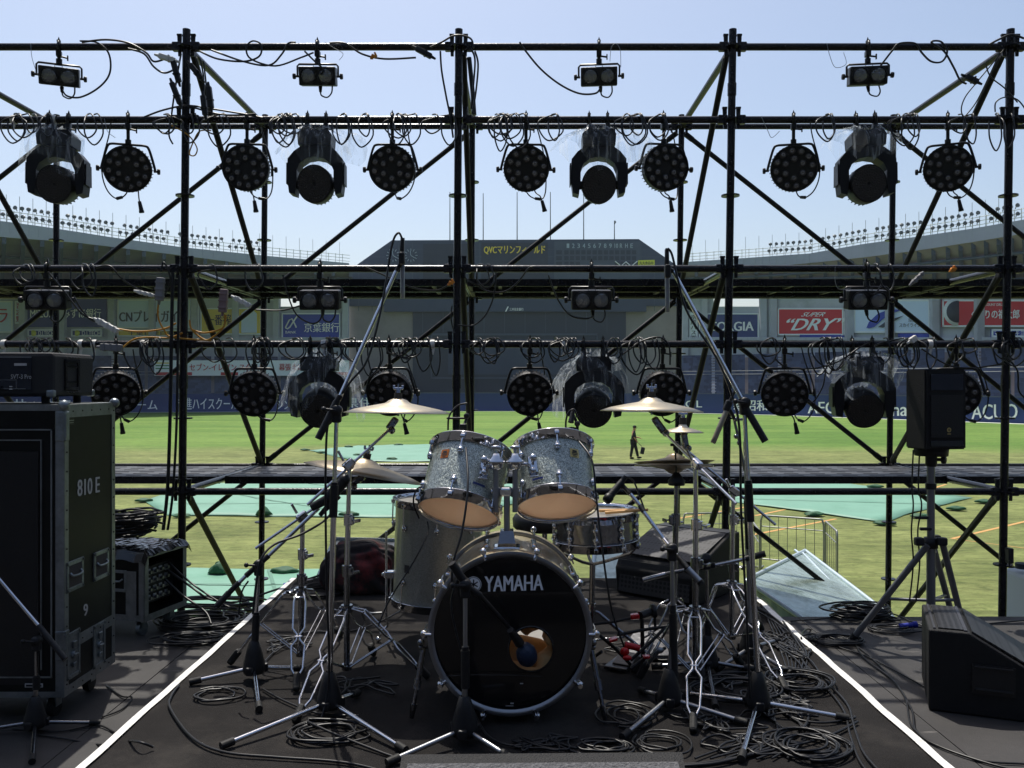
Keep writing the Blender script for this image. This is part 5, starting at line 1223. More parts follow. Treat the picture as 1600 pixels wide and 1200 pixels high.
# ================================================================ microphone stands
def capsule_mic(label, p, q, r, body='black_plastic', headm='steel_dull', name='microphone', long=False):
    t = thing(name, label, 'microphone', p); p, q = V(p), V(q); d = (q - p).normalized(); L = (q - p).length
    b = MB(); 
    if long: b.tube(p, q, r, n=14); b.tube(p + d * L * .55, p + d * L * .60, r * 1.05, n=14)
    else: b.tube(p, p.lerp(q, .7), r * .75, r * .95, 14)
    b.build('body', body, t)
    b = MB(); a0 = p.lerp(q, .70) if not long else p.lerp(q, .86)
    b.lathe([(r * .96, 0), (r * 1.15, L * .05), (r * 1.15, L * .22), (r * .9, L * .29), (0, L * .30)] if not long else [(r * 1.02, 0), (r * 1.02, L * .13), (r * .9, L * .14), (0, L * .14)], a0, d, 16); b.build('grille', headm, t)
    return t
def mic_stand(label, bpx, bpy, feet, colpts, boom, z=RZ, sleeve=None, hub_h=.085, boom_ends=None, metal='chrome', dY=0.):
    """tripod stand. colpts: pixel points of the column from the top down; boom: list of (x, y, Y offset, radius, material)"""
    base = G(bpx, bpy, z); Y = base.y; st = thing('mic_stand', label, 'stand', base, 'boom microphone stands')
    b = MB(); hz0 = base.z + .035
    b.lathe([(.014, .125), (.020, .118), (.030, .085), (.044, .03), (.046, .008), (.040, -.006), (.0, -.006)], (base.x, base.y, hz0), (0, 0, 1), 18)
    for k in range(3): b.box(V((base.x, base.y, hz0 + .012)) + Matrix.Rotation(2.1 * k + .4, 3, 'Z') @ V((.040, 0, 0)), (.03, .03, .034), Matrix.Rotation(2.1 * k + .4, 3, 'Z'), bev=.006)
    b.build('hub', 'black_plastic', st)
    pts = [P(x, y, Y) for x, y in colpts]; low = V((base.x, base.y, hz0 + .10))
    b = MB(); b.tube(low, pts[-1], .0105, n=12); b.build('column_tube', metal, st)
    if len(pts) > 1:
        b = MB(); b.tube(pts[-1], pts[0], .0078, n=12); b.build('column_tube', metal, st)
        b = MB(); u = (pts[0] - pts[-1]).normalized(); s0 = sleeve or .11; b.tube(pts[-1] - u * s0 * .8, pts[-1] + u * s0 * .25, .0150, n=14); b.tube(pts[-1] + u * s0 * .25, pts[-1] + u * s0 * .35, .012, n=14); b.build('height_clutch', 'black_plastic', st)
    for fx, fy in feet:
        f = G(fx, fy, z + .014); a = V((base.x, base.y, hz0 + .015)); d = (f - a).normalized(); b = MB(); b.tube(a + d * .035, f - d * .03, .0085, n=10); lg = b.build('leg', metal, st)
        b = MB(); b.tube(f - d * .045, f, .0135, n=12); b.build('rubber_foot', 'black_rubber', lg)
    if boom:
        P3 = [P(x, y, Y + dy) for x, y, dy, r, m_ in boom]
        for (p, q, s_) in zip(P3, P3[1:], boom): b = MB(); b.tube(p, q, s_[3], n=12); b.build('boom_tube' if s_[4] != 'black_plastic' else 'grip', s_[4], st)
        c = pts[0]; b = MB(); b.box(c + V((0, 0, .01)), (.034, .03, .06), bev=.008); b.lathe([(0, -.022), (.019, -.02), (.021, 0), (.019, .02), (0, .022)], c + V((0, 0, .025)), (0, 1, 0), 16)
        b.tube(c + V((0, -.02, .025)), c + V((-.035, -.03, .03)), .005, n=6); b.ball(c + V((-.04, -.032, .03)), .010, 8); b.build('boom_clutch', 'black_plastic', st)
    return st
# tall left overhead stand
mic_stand('tall mic stand left of the bass drum, its long silver boom reaching up right', 515, 1118, [(345, 1166), (634, 1172), (560, 1082)], [(526, 652), (522, 770)], [(497, 686, -.03, .013, 'black_plastic'), (526, 628, 0, .011, 'black_plastic'), (532, 618, 0, .0078, 'chrome'), (619, 424, .12, .0078, 'chrome')], sleeve=.11)
capsule_mic('slim overhead microphone at the top of the left silver boom', P(629, 372, 3.27), P(629, 466, 3.27), .0085, 'steel_dull', 'steel_dull', long=True)
b = MB(); b.tube(P(629, 372, 3.26), P(628, 392, 3.26), .007, .0095, 10); b.box(P(628, 404, 3.24), (.022, .03, .045), bev=.006); b.tube(P(618, 426, 3.26), P(628, 408, 3.26), .008, n=8); tag(b.build('mic_clip', 'black_plastic'), 'black mic clip gripping the left overhead microphone', 'mic clip')
# left low stand with boom
mic_stand('low left mic stand with a diagonal boom reaching toward the ride cymbal', 397, 1062, [(296, 1066), (474, 1044), (405, 1108)], [(404, 892), (400, 970)], [(338, 948, -.05, .013, 'black_plastic'), (358, 926, -.03, .011, 'black_plastic'), (374, 910, -.02, .0078, 'chrome'), (384, 900, -.01, .011, 'black_plastic'), (420, 868, .02, .0078, 'chrome'), (498, 794, .10, .0078, 'chrome')], sleeve=.10)
t = thing('microphone', 'black microphone on its clip beside the tall left stand, under the ride cymbal', 'microphone', P(515, 780, 3.55)); b = MB(); b.tube(P(487, 793, 3.5), P(515, 778, 3.5), .017, .020, 14); b.tube(P(515, 778, 3.5), P(538, 750, 3.5), .026, .022, 14); b.tube(P(528, 774, 3.5), P(500, 805, 3.5), .016, .009, 12); b.build('body', 'black_plastic', t)
b = MB(); b.ball(P(538, 750, 3.5), .024, 10); b.build('grille', 'black_iron', t)
# right overhead stand
mic_stand('tall mic stand right of the kit, its long silver boom reaching up left', 1184, 1118, [(1326, 1122), (1158, 1186), (1062, 1082)], [(1163, 640), (1170, 770)], [(1196, 690, -.03, .013, 'black_plastic'), (1162, 632, 0, .011, 'black_plastic'), (1158, 622, 0, .0078, 'chrome'), (1052, 424, .12, .0078, 'chrome')], sleeve=.13)
capsule_mic('slim overhead microphone at the top of the right silver boom', P(1042, 390, 3.24), P(1043, 488, 3.24), .0085, 'steel_dull', 'steel_dull', long=True)
b = MB(); b.tube(P(1042, 388, 3.23), P(1042, 414, 3.23), .006, .010, 10); b.box(P(1043, 424, 3.21), (.022, .03, .05), bev=.006); b.tube(P(1052, 424, 3.23), P(1044, 420, 3.23), .009, n=8); tag(b.build('mic_clip', 'black_plastic'), 'black mic clip gripping the right overhead microphone', 'mic clip')
# bass drum stand
mic_stand('short mic stand in front of the bass drum, its boom reaching into the port', 726, 1162, [(604, 1192), (800, 1186), (735, 1085)], [(727, 925), (727, 1030)], [(706, 880, -.02, .014, 'black_plastic'), (730, 916, 0, .011, 'black_plastic'), (750, 930, .02, .0078, 'black_iron'), (798, 984, .12, .0078, 'black_iron')], sleeve=.12, metal='steel_dull')
t = thing('microphone', 'large dark blue bass drum microphone poking into the round port', 'microphone', P(820, 1015, 3.02)); b = MB(); b.tube(P(797, 984, 2.98), P(812, 1005, 3.02), .012, .018, 14); b.build('handle', 'black_plastic', t)
b = MB(); b.lathe([(0, -.045), (.022, -.040), (.034, -.02), (.037, .0), (.034, .022), (.02, .04), (0, .045)], P(823, 1023, 3.04), (.25, .5, -1), 20); b.build('grille', 'foam_blue', t)
# right low stand, hi-hat microphone
mic_stand('low mic stand right of the bass drum with a boom slanting down from the snare', 1046, 1112, [(972, 1152), (1168, 1130), (1000, 1078)], [(1050, 868), (1052, 990)], [(985, 772, .22, .008, 'chrome'), (1000, 790, .20, .0095, 'black_plastic'), (1006, 800, .18, .0078, 'chrome'), (1037, 842, .12, .0078, 'chrome'), (1058, 868, .04, .011, 'black_plastic'), (1074, 888, 0, .012, 'steel_dull'), (1093, 908, -.02, .013, 'black_plastic'), (1096, 912, -.02, .01, 'black_plastic')], sleeve=.30, metal='steel_dull')
t = capsule_mic('black microphone aimed at the snare drum at the right tom', P(972, 752, 3.5), P(946, 784, 3.46), .017, 'black_plastic', 'black_iron')
b = MB(); b.box(P(970, 758, 3.5), (.03, .03, .03), bev=.008); b.tube(P(978, 744, 3.5), P(971, 753, 3.5), .009, .012, 10); b.tube(P(974, 760, 3.5), P(985, 772, 3.45), .009, n=8); b.build('clip', 'black_plastic', t)
# stand with almost level boom
mic_stand('small mic stand in front of the wedge monitor with a nearly level boom', 1105, 1052, [(1018, 1042), (1178, 1046), (1118, 1105)], [(1104, 882), (1106, 985)], [(1005, 906, .1, .010, 'chrome'), (1040, 897, .08, .009, 'chrome_worn'), (1070, 891, .05, .012, 'black_plastic'), (1118, 883, .0, .0078, 'chrome'), (1165, 873, -.04, .013, 'black_plastic'), (1196, 865, -.06, .013, 'black_plastic')], sleeve=.12, metal='chrome_worn')
# slanting pencil microphone on a gooseneck stand
mic_stand('slim stand behind the right overhead stand with a thin jointed arm', 1172, 1030, [(1216, 1000), (1236, 1052), (1120, 1046)], [(1164, 690), (1168, 800)], None, sleeve=.2, metal='steel_dull')
b = MB(); Yp = 3.8
for a, c, r_ in (((1146, 651), (1155, 690), .006), ((1155, 690), (1163, 735), .006), ((1160, 655), (1150, 656), .006)): b.tube(P(*a, Yp), P(*c, Yp), r_, n=8)
for a in ((1150, 655), (1150, 682), (1155, 692)): b.ball(P(*a, Yp - .01), .011, 8)
tag(b.build('jointed_arm', 'chrome_worn'), 'thin jointed steel arm holding the slanting pencil microphone', 'arm')
capsule_mic('slanting beige pencil microphone right of the right crash cymbal', P(1136, 640, 3.78), P(1114, 692, 3.76), .0115, 'mic_beige', 'mic_beige', long=True)
b = MB(); b.box(P(1137, 634, 3.78), (.03, .03, .05), Matrix.Rotation(.4, 3, 'Y'), bev=.008); b.tube(P(1137, 634, 3.78), P(1150, 607, 3.78), .008, .006, 8); b.tube(P(1140, 640, 3.78), P(1148, 655, 3.79), .008, n=8); tag(b.build('mic_clip', 'black_plastic'), 'black clip on the slanting pencil microphone', 'mic clip')
# foreground stand at the left edge
mic_stand('shadowed mic stand in the lower left corner in front of the tall flight case', 55, 1146, [(157, 1129), (-60, 1146), (50, 1190)], [(57, 1010), (57, 1062)], [(-40, 858, .05, .0078, 'chrome'), (12, 920, .03, .0078, 'chrome'), (60, 977, .0, .012, 'black_plastic'), (102, 1030, -.03, .012, 'black_plastic')], z=0, sleeve=.05, metal='chrome_worn')
# tom clip microphones
def clip_mic(label, pts, headc, r=.014):
    t = thing('clip_microphone', label, 'microphone', pts[0]); b = MB(); b.path(spline([V(p) for p in pts], 5), .006, 8); b.ball(pts[0], .014, 8); b.build('gooseneck', 'black_iron', t)
    b = MB(); p, q = headc; b.lathe([(0, 0), (r * .8, .004), (r * 1.25, .03), (r * 1.3, .055), (r, .07), (0, .075)], p, V(q) - V(p), 14); b.build('capsule', 'black_plastic', t); return t
clip_mic('small black clip microphone with a lever on the rim of the left tom', [P(728, 700, 3.30), P(726, 690, 3.32), P(722, 676, 3.36), P(726, 662, 3.40), P(730, 652, 3.42)], (P(719, 697, 3.34), P(731, 676, 3.42)), .022)
b = MB(); b.tube(P(698, 653.5, 3.42), P(727, 653.5, 3.42), .0042, n=8); b.ball(P(729, 650, 3.41), .012, 10); b.box(P(724, 668, 3.38), (.03, .025, .03), bev=.006); tag(b.build('mic_bracket', 'black_iron'), 'thin bar bracket of the microphone above the left tom', 'bracket')
clip_mic('black clip microphone standing on the rim of the right tom', [P(897, 702, 3.42), P(900, 685, 3.42), P(902, 665, 3.42), P(896, 648, 3.42)], (P(893, 696, 3.40), P(893, 655, 3.42)), .02)
b = MB(); b.box(P(897, 695, 3.40), (.04, .035, .05), bev=.008); b.tube(P(892, 660, 3.4), P(896, 640, 3.42), .012, .008, 10); b.ball(P(902, 662, 3.4), .012, 8); tag(b.build('mic_bracket', 'black_plastic'), 'chunky black bracket of the microphone on the right tom', 'bracket')
# ================================================================ tall flight case with an amplifier on top
def plane_x(px, py, X):   # the point of the plane x = X under a pixel
    Y = X * F / (px - 800); return V((X, Y, CH - (py - 600) * Y / F))
fc = thing('flight_case', 'tall black flight case on castors marked 810 E and 9, with metal edges', 'flight case', (-2.3, 4, 0))
CX, CY0, CY1, CZ0, CZ1 = -1.96, 3.78, 4.26, .115, 1.392; CXL = -2.72
b = MB(); b.box(((CX + CXL) / 2, (CY0 + CY1) / 2, (CZ0 + CZ1) / 2), (CX - CXL, CY1 - CY0, CZ1 - CZ0)); b.build('body', 'case_laminate', fc)
b = MB(); e = .003; w_ = .034
for y in (CY0, CY1):     # aluminium angle on the upright edges and round the top and bottom
    s_ = -1 if y == CY0 else 1
    for x, t_ in ((CX, 1), (CXL, -1)):
        b.box((x + t_ * e / 2, y - s_ * w_ / 2, (CZ0 + CZ1) / 2), (e, w_, CZ1 - CZ0)); b.box((x - t_ * w_ / 2, y + s_ * e / 2, (CZ0 + CZ1) / 2), (w_ + .004, e, CZ1 - CZ0))
for z, t_ in ((CZ0, -1), (CZ1, 1)):
    hh = .055 if t_ > 0 else .04
    for x, q in ((CX, 1), (CXL, -1)):
        b.box((x + q * e * .8, (CY0 + CY1) / 2, z - t_ * hh / 2), (e, CY1 - CY0 - .06, hh)); b.box((x - q * .02, (CY0 + CY1) / 2, z + t_ * e / 2), (.04, CY1 - CY0, e))
    for y, q in ((CY0, -1), (CY1, 1)): b.box(((CX + CXL) / 2, y + q * e * .8, z - t_ * .012), (CX - CXL - .06, e, .024)); b.box(((CX + CXL) / 2, y - q * .02, z + t_ * e / 2), (CX - CXL - .08, .04, e))
b.box((CX + e * .8, (CY0 + CY1) / 2, .33), (e, CY1 - CY0 - .06, .05))
b.mi = 1
for k in range(15):
    z = CZ0 + .05 + k * .085
    for y in (CY0 + .017, CY1 - .017): b.ball((CX + e + .001, y, z), .0042, 6)
for k in range(5):
    for z in (CZ1 - .028, CZ0 + .02, .33): b.ball((CX + e * 1.4, CY0 + .07 + k * .085, z), .0042, 6)
b.build('edge_trim', ['case_metal', 'felt'], fc)
for x in (CX, CXL):
    for y in (CY0, CY1):
        b = MB(); b.ball((x, y, CZ1), .024, 12); b.build('corner', 'case_zinc', fc)
b = MB()          # front lid with its rounded frame
for x0, x1, z0, z1 in ((CXL + .03, CX - .05, CZ1 - .11, CZ1 - .104), (CXL + .03, CX - .05, CZ0 + .085, CZ0 + .091), (CX - .056, CX - .05, CZ0 + .085, CZ1 - .104), (CX - .10, CX - .096, CZ0 + .12, CZ1 - .15), (CXL + .05, CX - .10, CZ1 - .155, CZ1 - .15)):
    b.box(((x0 + x1) / 2, CY0 - .003, (z0 + z1) / 2), (x1 - x0, .006, z1 - z0))
b.build('front_lid_trim', 'case_metal', fc)
b = MB(); b.box((CX - .40, CY0 - .002, .68), (.58, .004, 1.02)); b.build('front_lid', 'black_iron', fc)
def recess(par, px, py, wd, ht, m='case_zinc', latch=False):
    c = plane_x(px, py, CX); b = MB(); b.box(c + V((.0015, 0, 0)), (.004, wd, ht), bev=.0012)
    fr = .018
    for dy, dz, sy, sz in ((0, ht / 2 - fr / 2, wd, fr), (0, -ht / 2 + fr / 2, wd, fr), (wd / 2 - fr / 2, 0, fr, ht), (-wd / 2 + fr / 2, 0, fr, ht)): b.box(c + V((.005, dy, dz)), (.004, sy, sz), bev=.0015)
    if latch:
        b.lathe([(0, .012), (.018, .012), (.02, .004), (.02, 0)], c + V((.003, 0, 0)), (1, 0, 0), 18, smooth=False); b.box(c + V((.016, 0, 0)), (.010, .034, .010), bev=.003); b.box(c + V((.010, .0, .045)), (.010, .03, .03), bev=.003); b.box(c + V((.010, .0, -.045)), (.010, .03, .02), bev=.003)
    else:
        b.mi = 1; b.box(c + V((.0042, 0, 0)), (.002, wd - 2.2 * fr, ht - 2.2 * fr)); b.mi = 0
        b.path(spline([c + V((.006, -wd * .3, ht * .12)), c + V((.018, -wd * .25, ht * .02)), c + V((.018, wd * .25, ht * .02)), c + V((.006, wd * .3, ht * .12))], 4), .0055, 7)
    for sy in (-1, 1):
        for sz in (-1, 1): b.ball(c + V((.008, sy * (wd / 2 - .008), sz * (ht / 2 - .008))), .004, 6)
    return b.build('latch' if latch else 'handle', [m, 'felt'], par)
recess(fc, 116, 898, .150, .135); recess(fc, 157, 882, .150, .135)
recess(fc, 113.5, 1022, .115, .205, latch=True); recess(fc, 154, 1007, .115, .205, latch=True)
for z in (1.30, .34):
    b = MB(); b.box((CX + .004, CY0 + .012, z), (.012, .036, .13), bev=.004); b.box((CX - .015, CY0 - .005, z), (.04, .010, .13), bev=.004); b.tube((CX + .008, CY0 - .006, z - .05), (CX + .008, CY0 - .006, z + .05), .007, n=8); b.build('hinge', 'case_zinc', fc)
text('810 E', plane_x(121, 776, CX + .002), plane_x(156, 769, CX + .002), plane_x(121, 750, CX + .002), 'paint_grey_light', fc, bold=.06)
text('9', plane_x(130.5, 963, CX + .002), plane_x(137.5, 961, CX + .002), plane_x(130.5, 944.5, CX + .002), 'paint_grey_light', fc, bold=.06)
b = MB(); c = plane_x(111, 659, CX); b.box(c + V((.001, 0, 0)), (.002, .05, .028)); b.mi = 1; b.box(c + V((.0025, 0, .006)), (.001, .04, .004)); b.box(c + V((.0025, 0, -.004)), (.001, .034, .003)); b.build('maker_label', ['black_iron', 'steel_dull'], fc)
b = MB(); c = P(53, 1071, CY0 - .005); b.box(c, (.078, .002, .017)); b.mi = 1; b.box(c + V((0, -.002, 0)), (.068, .001, .009)); b.build('maker_label', ['paint_grey_light', 'black_iron'], fc)
for x in (CX - .09, CXL + .09):
    for y in (CY0 + .09, CY1 - .07):
        b = MB(); b.box((x, y, .103), (.09, .09, .008)); b.box((x - .018, y, .075), (.006, .05, .055)); b.box((x + .018, y, .075), (.006, .05, .055)); b.mi = 1; b.tube((x - .014, y, .043), (x + .014, y, .043), .043, n=20); b.build('castor', ['case_zinc', 'black_rubber'], fc)
# amplifier
am = thing('amplifier', 'black bass amplifier head lying on top of the tall flight case', 'amplifier', (-2.3, 4, CZ1))
AX, AY0, AY1, AZ0, AZ1 = -2.05, 3.86, 4.24, CZ1 + .036, CZ1 + .235; AXL = -2.72
b = MB(); b.box(((AX + AXL) / 2, (AY0 + AY1) / 2, (AZ0 + AZ1) / 2), (AX - AXL, AY1 - AY0, AZ1 - AZ0), bev=.018); b.build('cabinet', 'amp_vinyl', am)
b = MB(); b.box(((AX + AXL) / 2 - .03, AY0 - .001, (AZ0 + AZ1) / 2 + .004), (AX - AXL - .13, .006, AZ1 - AZ0 - .055)); b.mi = 1; b.box(((AX + AXL) / 2 - .03, AY0 - .005, AZ1 - .022), (AX - AXL - .13, .004, .004)); b.box((AX - .30, AY0 - .005, AZ0 + .036), (.36, .002, .002)); b.box((AX - .30, AY0 - .005, AZ0 + .075), (.28, .002, .0015)); b.box((AX - .16, AY0 - .005, AZ0 + .055), (.0015, .002, .04)); b.build('front_panel', ['head_black', 'steel_dull'], am)
text('SVT-3 Pro', P(17, 592, AY0 - .007), P(49, 592, AY0 - .007), P(17, 585, AY0 - .007), 'paint_grey_light', am)
b = MB(); b.box(P(32, 569.5, AY0 - .008), (.055, .003, .011)); b.build('name_plate', 'paint_grey_light', am)
b = MB(); b.box(P(17, 608, AY0 - .008), (.012, .003, .004)); b.box(P(17, 604, AY0 - .008), (.012, .003, .004)); b.build('lamp_switch', 'paint_white', am)
for k in range(3): b = MB(); b.tube(P(-2 - k * 9, 606, AY0), P(-2 - k * 9, 606, AY0 - .018), .009, n=12); b.build('knob', 'black_gloss', am)
for y_ in (AY0 + .010, AY1 - .010): MB().box((AX - .014, y_, AZ0 + .014), (.036, .028, .034), bev=.008).build('corner', 'case_zinc', am)
c = V((AX + .001, (AY0 + AY1) / 2 - .03, (AZ0 + AZ1) / 2)); b = MB()
for dy, dz, sy, sz in ((0, .064, .13, .014), (0, -.064, .13, .014), (-.058, 0, .014, .12), (.058, 0, .014, .12)): b.box(c + V((.003, dy, dz)), (.008, sy, sz))
for sz in (-.034, .040): b.box(c + V((.001, 0, sz)), (.006, .09, .009))
for k in range(-2, 3):
    for s_ in (-1, 1): b.ball(c + V((.006, k * .025, s_ * .080)), .004, 6)
b.build('side_handle', 'black_gloss', am)
for x in (AX - .06, AXL + .06):
    for y in (AY0 + .05, AY1 - .05): b = MB(); b.tube((x, y, CZ1 + .004), (x, y, AZ0), .018, n=12); b.build('foot', 'black_rubber', am)

# small rack case on castors with an open side
rk = thing('rack_case', 'low open rack case on castors behind the tall flight case, cables plugged into its side', 'rack case', (-2.3, 5.2, 0), rz=0)
RT = Matrix.Translation((-2.045, 5.42, 0)) @ Matrix.Rotation(R(-14), 4, 'Z')   # origin: right rear lower corner; x to the left is negative, y toward the camera is negative
def rbox(b, c, d, bev=0): b.box(c, d, bev=bev)
Wd, Dp, Z0, Z1 = .62, .40, .10, .50
b = MB(); b.X = RT; b.box((-Wd / 2, -.006, (Z0 + Z1) / 2), (Wd, .012, Z1 - Z0)); b.box((-Wd / 2, -Dp + .006, (Z0 + Z1) / 2), (Wd, .012, Z1 - Z0)); b.box((-Wd / 2, -Dp / 2, Z0 + .006), (Wd - .002, Dp - .026, .012)); b.box((-Wd / 2, -Dp / 2, Z1 - .006), (Wd - .002, Dp - .026, .012)); b.box((-Wd + .006, -Dp / 2, (Z0 + Z1) / 2), (.012, Dp - .03, Z1 - Z0 - .03)); b.build('body', 'case_laminate', rk)
b = MB(); b.X = RT; q = .034
for y in (0, -Dp): 
    s_ = 1 if y == 0 else -1
    b.box((-q / 2, y + s_ * .002, (Z0 + Z1) / 2), (q, .004, Z1 - Z0)); b.box((.002, y - s_ * q / 2, (Z0 + Z1) / 2), (.004, q, Z1 - Z0 + .004))
    for z in (Z0 + q / 2, Z1 - q / 2): b.box((-Wd / 2, y + s_ * .0035, z), (Wd, .003, q))
for z, s_ in ((Z0, -1), (Z1, 1)): b.box((.004, -Dp / 2, z - s_ * q / 2), (.004, Dp, q)); b.box((-q / 2, -Dp / 2, z + s_ * .002), (q, Dp, .004))
b.box((-.085, -Dp - .004, (Z0 + Z1) / 2 - .04), (.07, .004, .26)); b.build('edge_trim', 'case_metal', rk)
b = MB(); b.X = RT; b.box((-.10, -Dp / 2, .28), (.05, Dp - .05, .22))
b.mi = 1
for i in range(5):
    for j in range(4): b.box((-.072, -.32 + i * .055, .20 + j * .052), (.006, .036, .036), bev=.004); b.tube(RT.inverted() @ (RT @ V((-.07, -.32 + i * .055, .20 + j * .052))), (-.05, -.32 + i * .055, .20 + j * .052), .010, n=8)
b.build('connector_panel', ['black_iron', 'steel_dull'], rk)
b = MB(); b.X = RT; c = V((-.20, -Dp - .004, .33))
for dx, dz, sx, sz in ((0, .055, .17, .018), (0, -.055, .17, .018), (.076, 0, .018, .12), (-.076, 0, .018, .12)): b.box(c + V((dx, 0, dz)), (sx, .006, sz), bev=.002)
b.path([c + V((-.06, -.004, .012)), c + V((-.05, -.018, 0)), c + V((.05, -.018, 0)), c + V((.06, -.004, .012))], .006, 6); b.build('handle', 'case_zinc', rk)
for x in (-.07, -Wd + .07):
    for y in (-.07, -Dp + .07): b = MB(); b.X = RT; b.box((x, y, .094), (.08, .08, .008)); b.box((x - .018, y, .07), (.005, .045, .05)); b.box((x + .018, y, .07), (.005, .045, .05)); b.tube((x - .013, y, .040), (x + .013, y, .040), .040, n=18); b.build('castor', 'case_zinc', rk)
bm = bmesh.new(); bmesh.ops.create_grid(bm, x_segments=26, y_segments=18, size=.5)
for v in bm.verts:
    x = -Wd / 2 + v.co.x * (Wd + .05); y = -Dp / 2 + v.co.y * (Dp + .05); z = Z1 + .012 + .007 * math.sin(x * 33) * math.sin(y * 41) + random.uniform(0, .004)
    ov = max(0, abs(v.co.y) - .44) * 1.0 + max(0, abs(v.co.x) - .46) * .8
    v.co = RT @ V((x, y, z - ov))
me = bpy.data.meshes.new('rain_sheet'); bm.to_mesh(me); bm.free(); me.materials.append(M['black_gloss']); o = bpy.data.objects.new('rain_sheet', me); col.objects.link(o)
tag(o, 'glossy dark plastic sheet laid over the low rack case', 'plastic sheet')

# ================================================================ loudspeakers
def grille_material():
    m = bpy.data.materials.new('speaker_grille'); m.use_nodes = True; n = m.node_tree.nodes; l = m.node_tree.links; b = n['Principled BSDF']
    tc = n.new('ShaderNodeTexCoord'); vo = n.new('ShaderNodeTexVoronoi'); vo.inputs['Scale'].default_value = 40; vo.inputs['Randomness'].default_value = .0; l.new(tc.outputs['Object'], vo.inputs['Vector'])
    r = n.new('ShaderNodeValToRGB'); r.color_ramp.elements[0].position = .30; r.color_ramp.elements[0].color = (.003, .003, .003, 1); r.color_ramp.elements[1].position = .42; r.color_ramp.elements[1].color = (.035, .035, .038, 1); l.new(vo.outputs['Distance'], r.inputs[0]); l.new(r.outputs[0], b.inputs['Base Color'])
    b.inputs['Roughness'].default_value = .45; b.inputs['Metallic'].default_value = .3
    bp = n.new('ShaderNodeBump'); bp.inputs['Strength'].default_value = .8; bp.inputs['Distance'].default_value = .004; l.new(r.outputs[0], bp.inputs['Height']); l.new(bp.outputs[0], b.inputs['Normal']); return m
M['speaker_grille'] = grille_material(); mat('grille_black', (.014, .014, .015), .5, .2, .8, 300, .3, 200)
def wedge(name, label, loc, rz, L, H=.37, top=.165, low=.15, depth=.58, handle=True):
    """floor monitor: extruded along its own y from 0 to L; the grille slope faces +x"""
    t = thing(name, label, 'monitor speaker', loc, rz=rz)
    X = Matrix.Translation(loc) @ Matrix.Rotation(rz, 4, 'Z')
    prof = [(0, 0), (0, H), (top, H), (depth * .93, low), (depth, low * .72), (depth * .97, 0)]
    bm = bmesh.new(); fv = [bm.verts.new((x, 0, z)) for x, z in prof]; f = bm.faces.new(fv); r_ = bmesh.ops.extrude_face_region(bm, geom=[f])
    for v in r_['geom']:
        if isinstance(v, bmesh.types.BMVert): v.co.y += L
    bmesh.ops.bevel(bm, geom=bm.edges[:], offset=.010, segments=3, affect='EDGES', profile=.5)
    bmesh.ops.recalc_face_normals(bm, faces=bm.faces[:]); me = bpy.data.meshes.new('cabinet'); bm.to_mesh(me); bm.free(); me.materials.append(M['speaker_shell']); o = bpy.data.objects.new('cabinet', me); col.objects.link(o); o.parent = t
    b = MB(); a = V((top + .008, 0, H - .008)); c = V((depth * .93 - .012, 0, low + .012)); nn = V((H - low, 0, depth * .93 - top)).normalized(); u = (c - a)
    b.prism([a + V((0, .022, 0)) + nn * .006, c + V((0, .022, 0)) + nn * .006, c + V((0, L - .022, 0)) + nn * .006, a + V((0, L - .022, 0)) + nn * .006], nn * .007)
    if not handle: b.prism([V((depth + .004, .03, .02)), V((depth + .004, L - .03, .02)), V((depth * .96, L - .03, low - .01)), V((depth * .96, .03, low - .01))], (.006, 0, 0))
    o = b.build('grille', 'speaker_grille'); o.parent = t
    b = MB(); b.box((top * .56, L / 2, H + .0035), (top * .62, L - .05, .006)); o = b.build('top_grille', 'speaker_grille'); o.parent = t
    b = MB(); b.box((top * .92, L / 2, H + .0035), (.014, L - .03, .006)); b.box((top * .15, L / 2, H + .0035), (.010, L - .03, .006)); o = b.build('grille_frame', 'case_metal_dark'); o.parent = t
    if handle:
        b = MB(); b.box((.26, -.003, .17), (.17, .010, .13)); b.box((.26, -.010, .125), (.15, .012, .014), bev=.004); b.box((.26, -.010, .225), (.15, .012, .010), bev=.003); o = b.build('side_handle', 'black_plastic'); o.parent = t
    return t
wedge('floor_monitor', 'black wedge monitor at the right edge, its grille sloping down to the right', (1.895, 3.93, 0), R(-22), .49)
wedge('floor_monitor', 'black wedge monitor on the riser behind the right-hand cymbal stands, its grille catching the sun', (.945, 5.39, RZ), R(-130), .51, H=.335, top=.12, low=.205, depth=.55, handle=False)
# foreground wedge, only its grille top shows
fw = thing('floor_monitor', 'front wedge monitor with a pale grille, nearest the camera below the bass drum', 'monitor speaker', (.03, 1.85, .0))
tz = P(640, 1180, 1.92).z
b = MB(); b.prism([P(628, 1179, 1.92), P(1066, 1175, 1.92), V((P(1092, 1300, 1.55).x, 1.40, tz - .11)), V((P(600, 1300, 1.55).x, 1.40, tz - .11)), ], (0, 0, -.05))
x0, x1 = P(632, 1, 1.9).x, P(1062, 1, 1.9).x; b.prism([V((x0, 1.88, tz - .03)), V((x1, 1.88, tz - .03)), V((x1, 1.42, tz - .15)), V((x0, 1.42, tz - .15))], (0, 0, -.16)); b.build('cabinet', 'speaker_shell', fw)
b = MB(); a0 = P(637, 1193, 1.87); a1 = P(1059, 1190, 1.87); sl = V((0, -.42, -.085)); b.prism([a0, a1, a1 + sl, a0 + sl], (0, 0, -.01)); g_ = b.build('grille', 'grille_foam', fw)

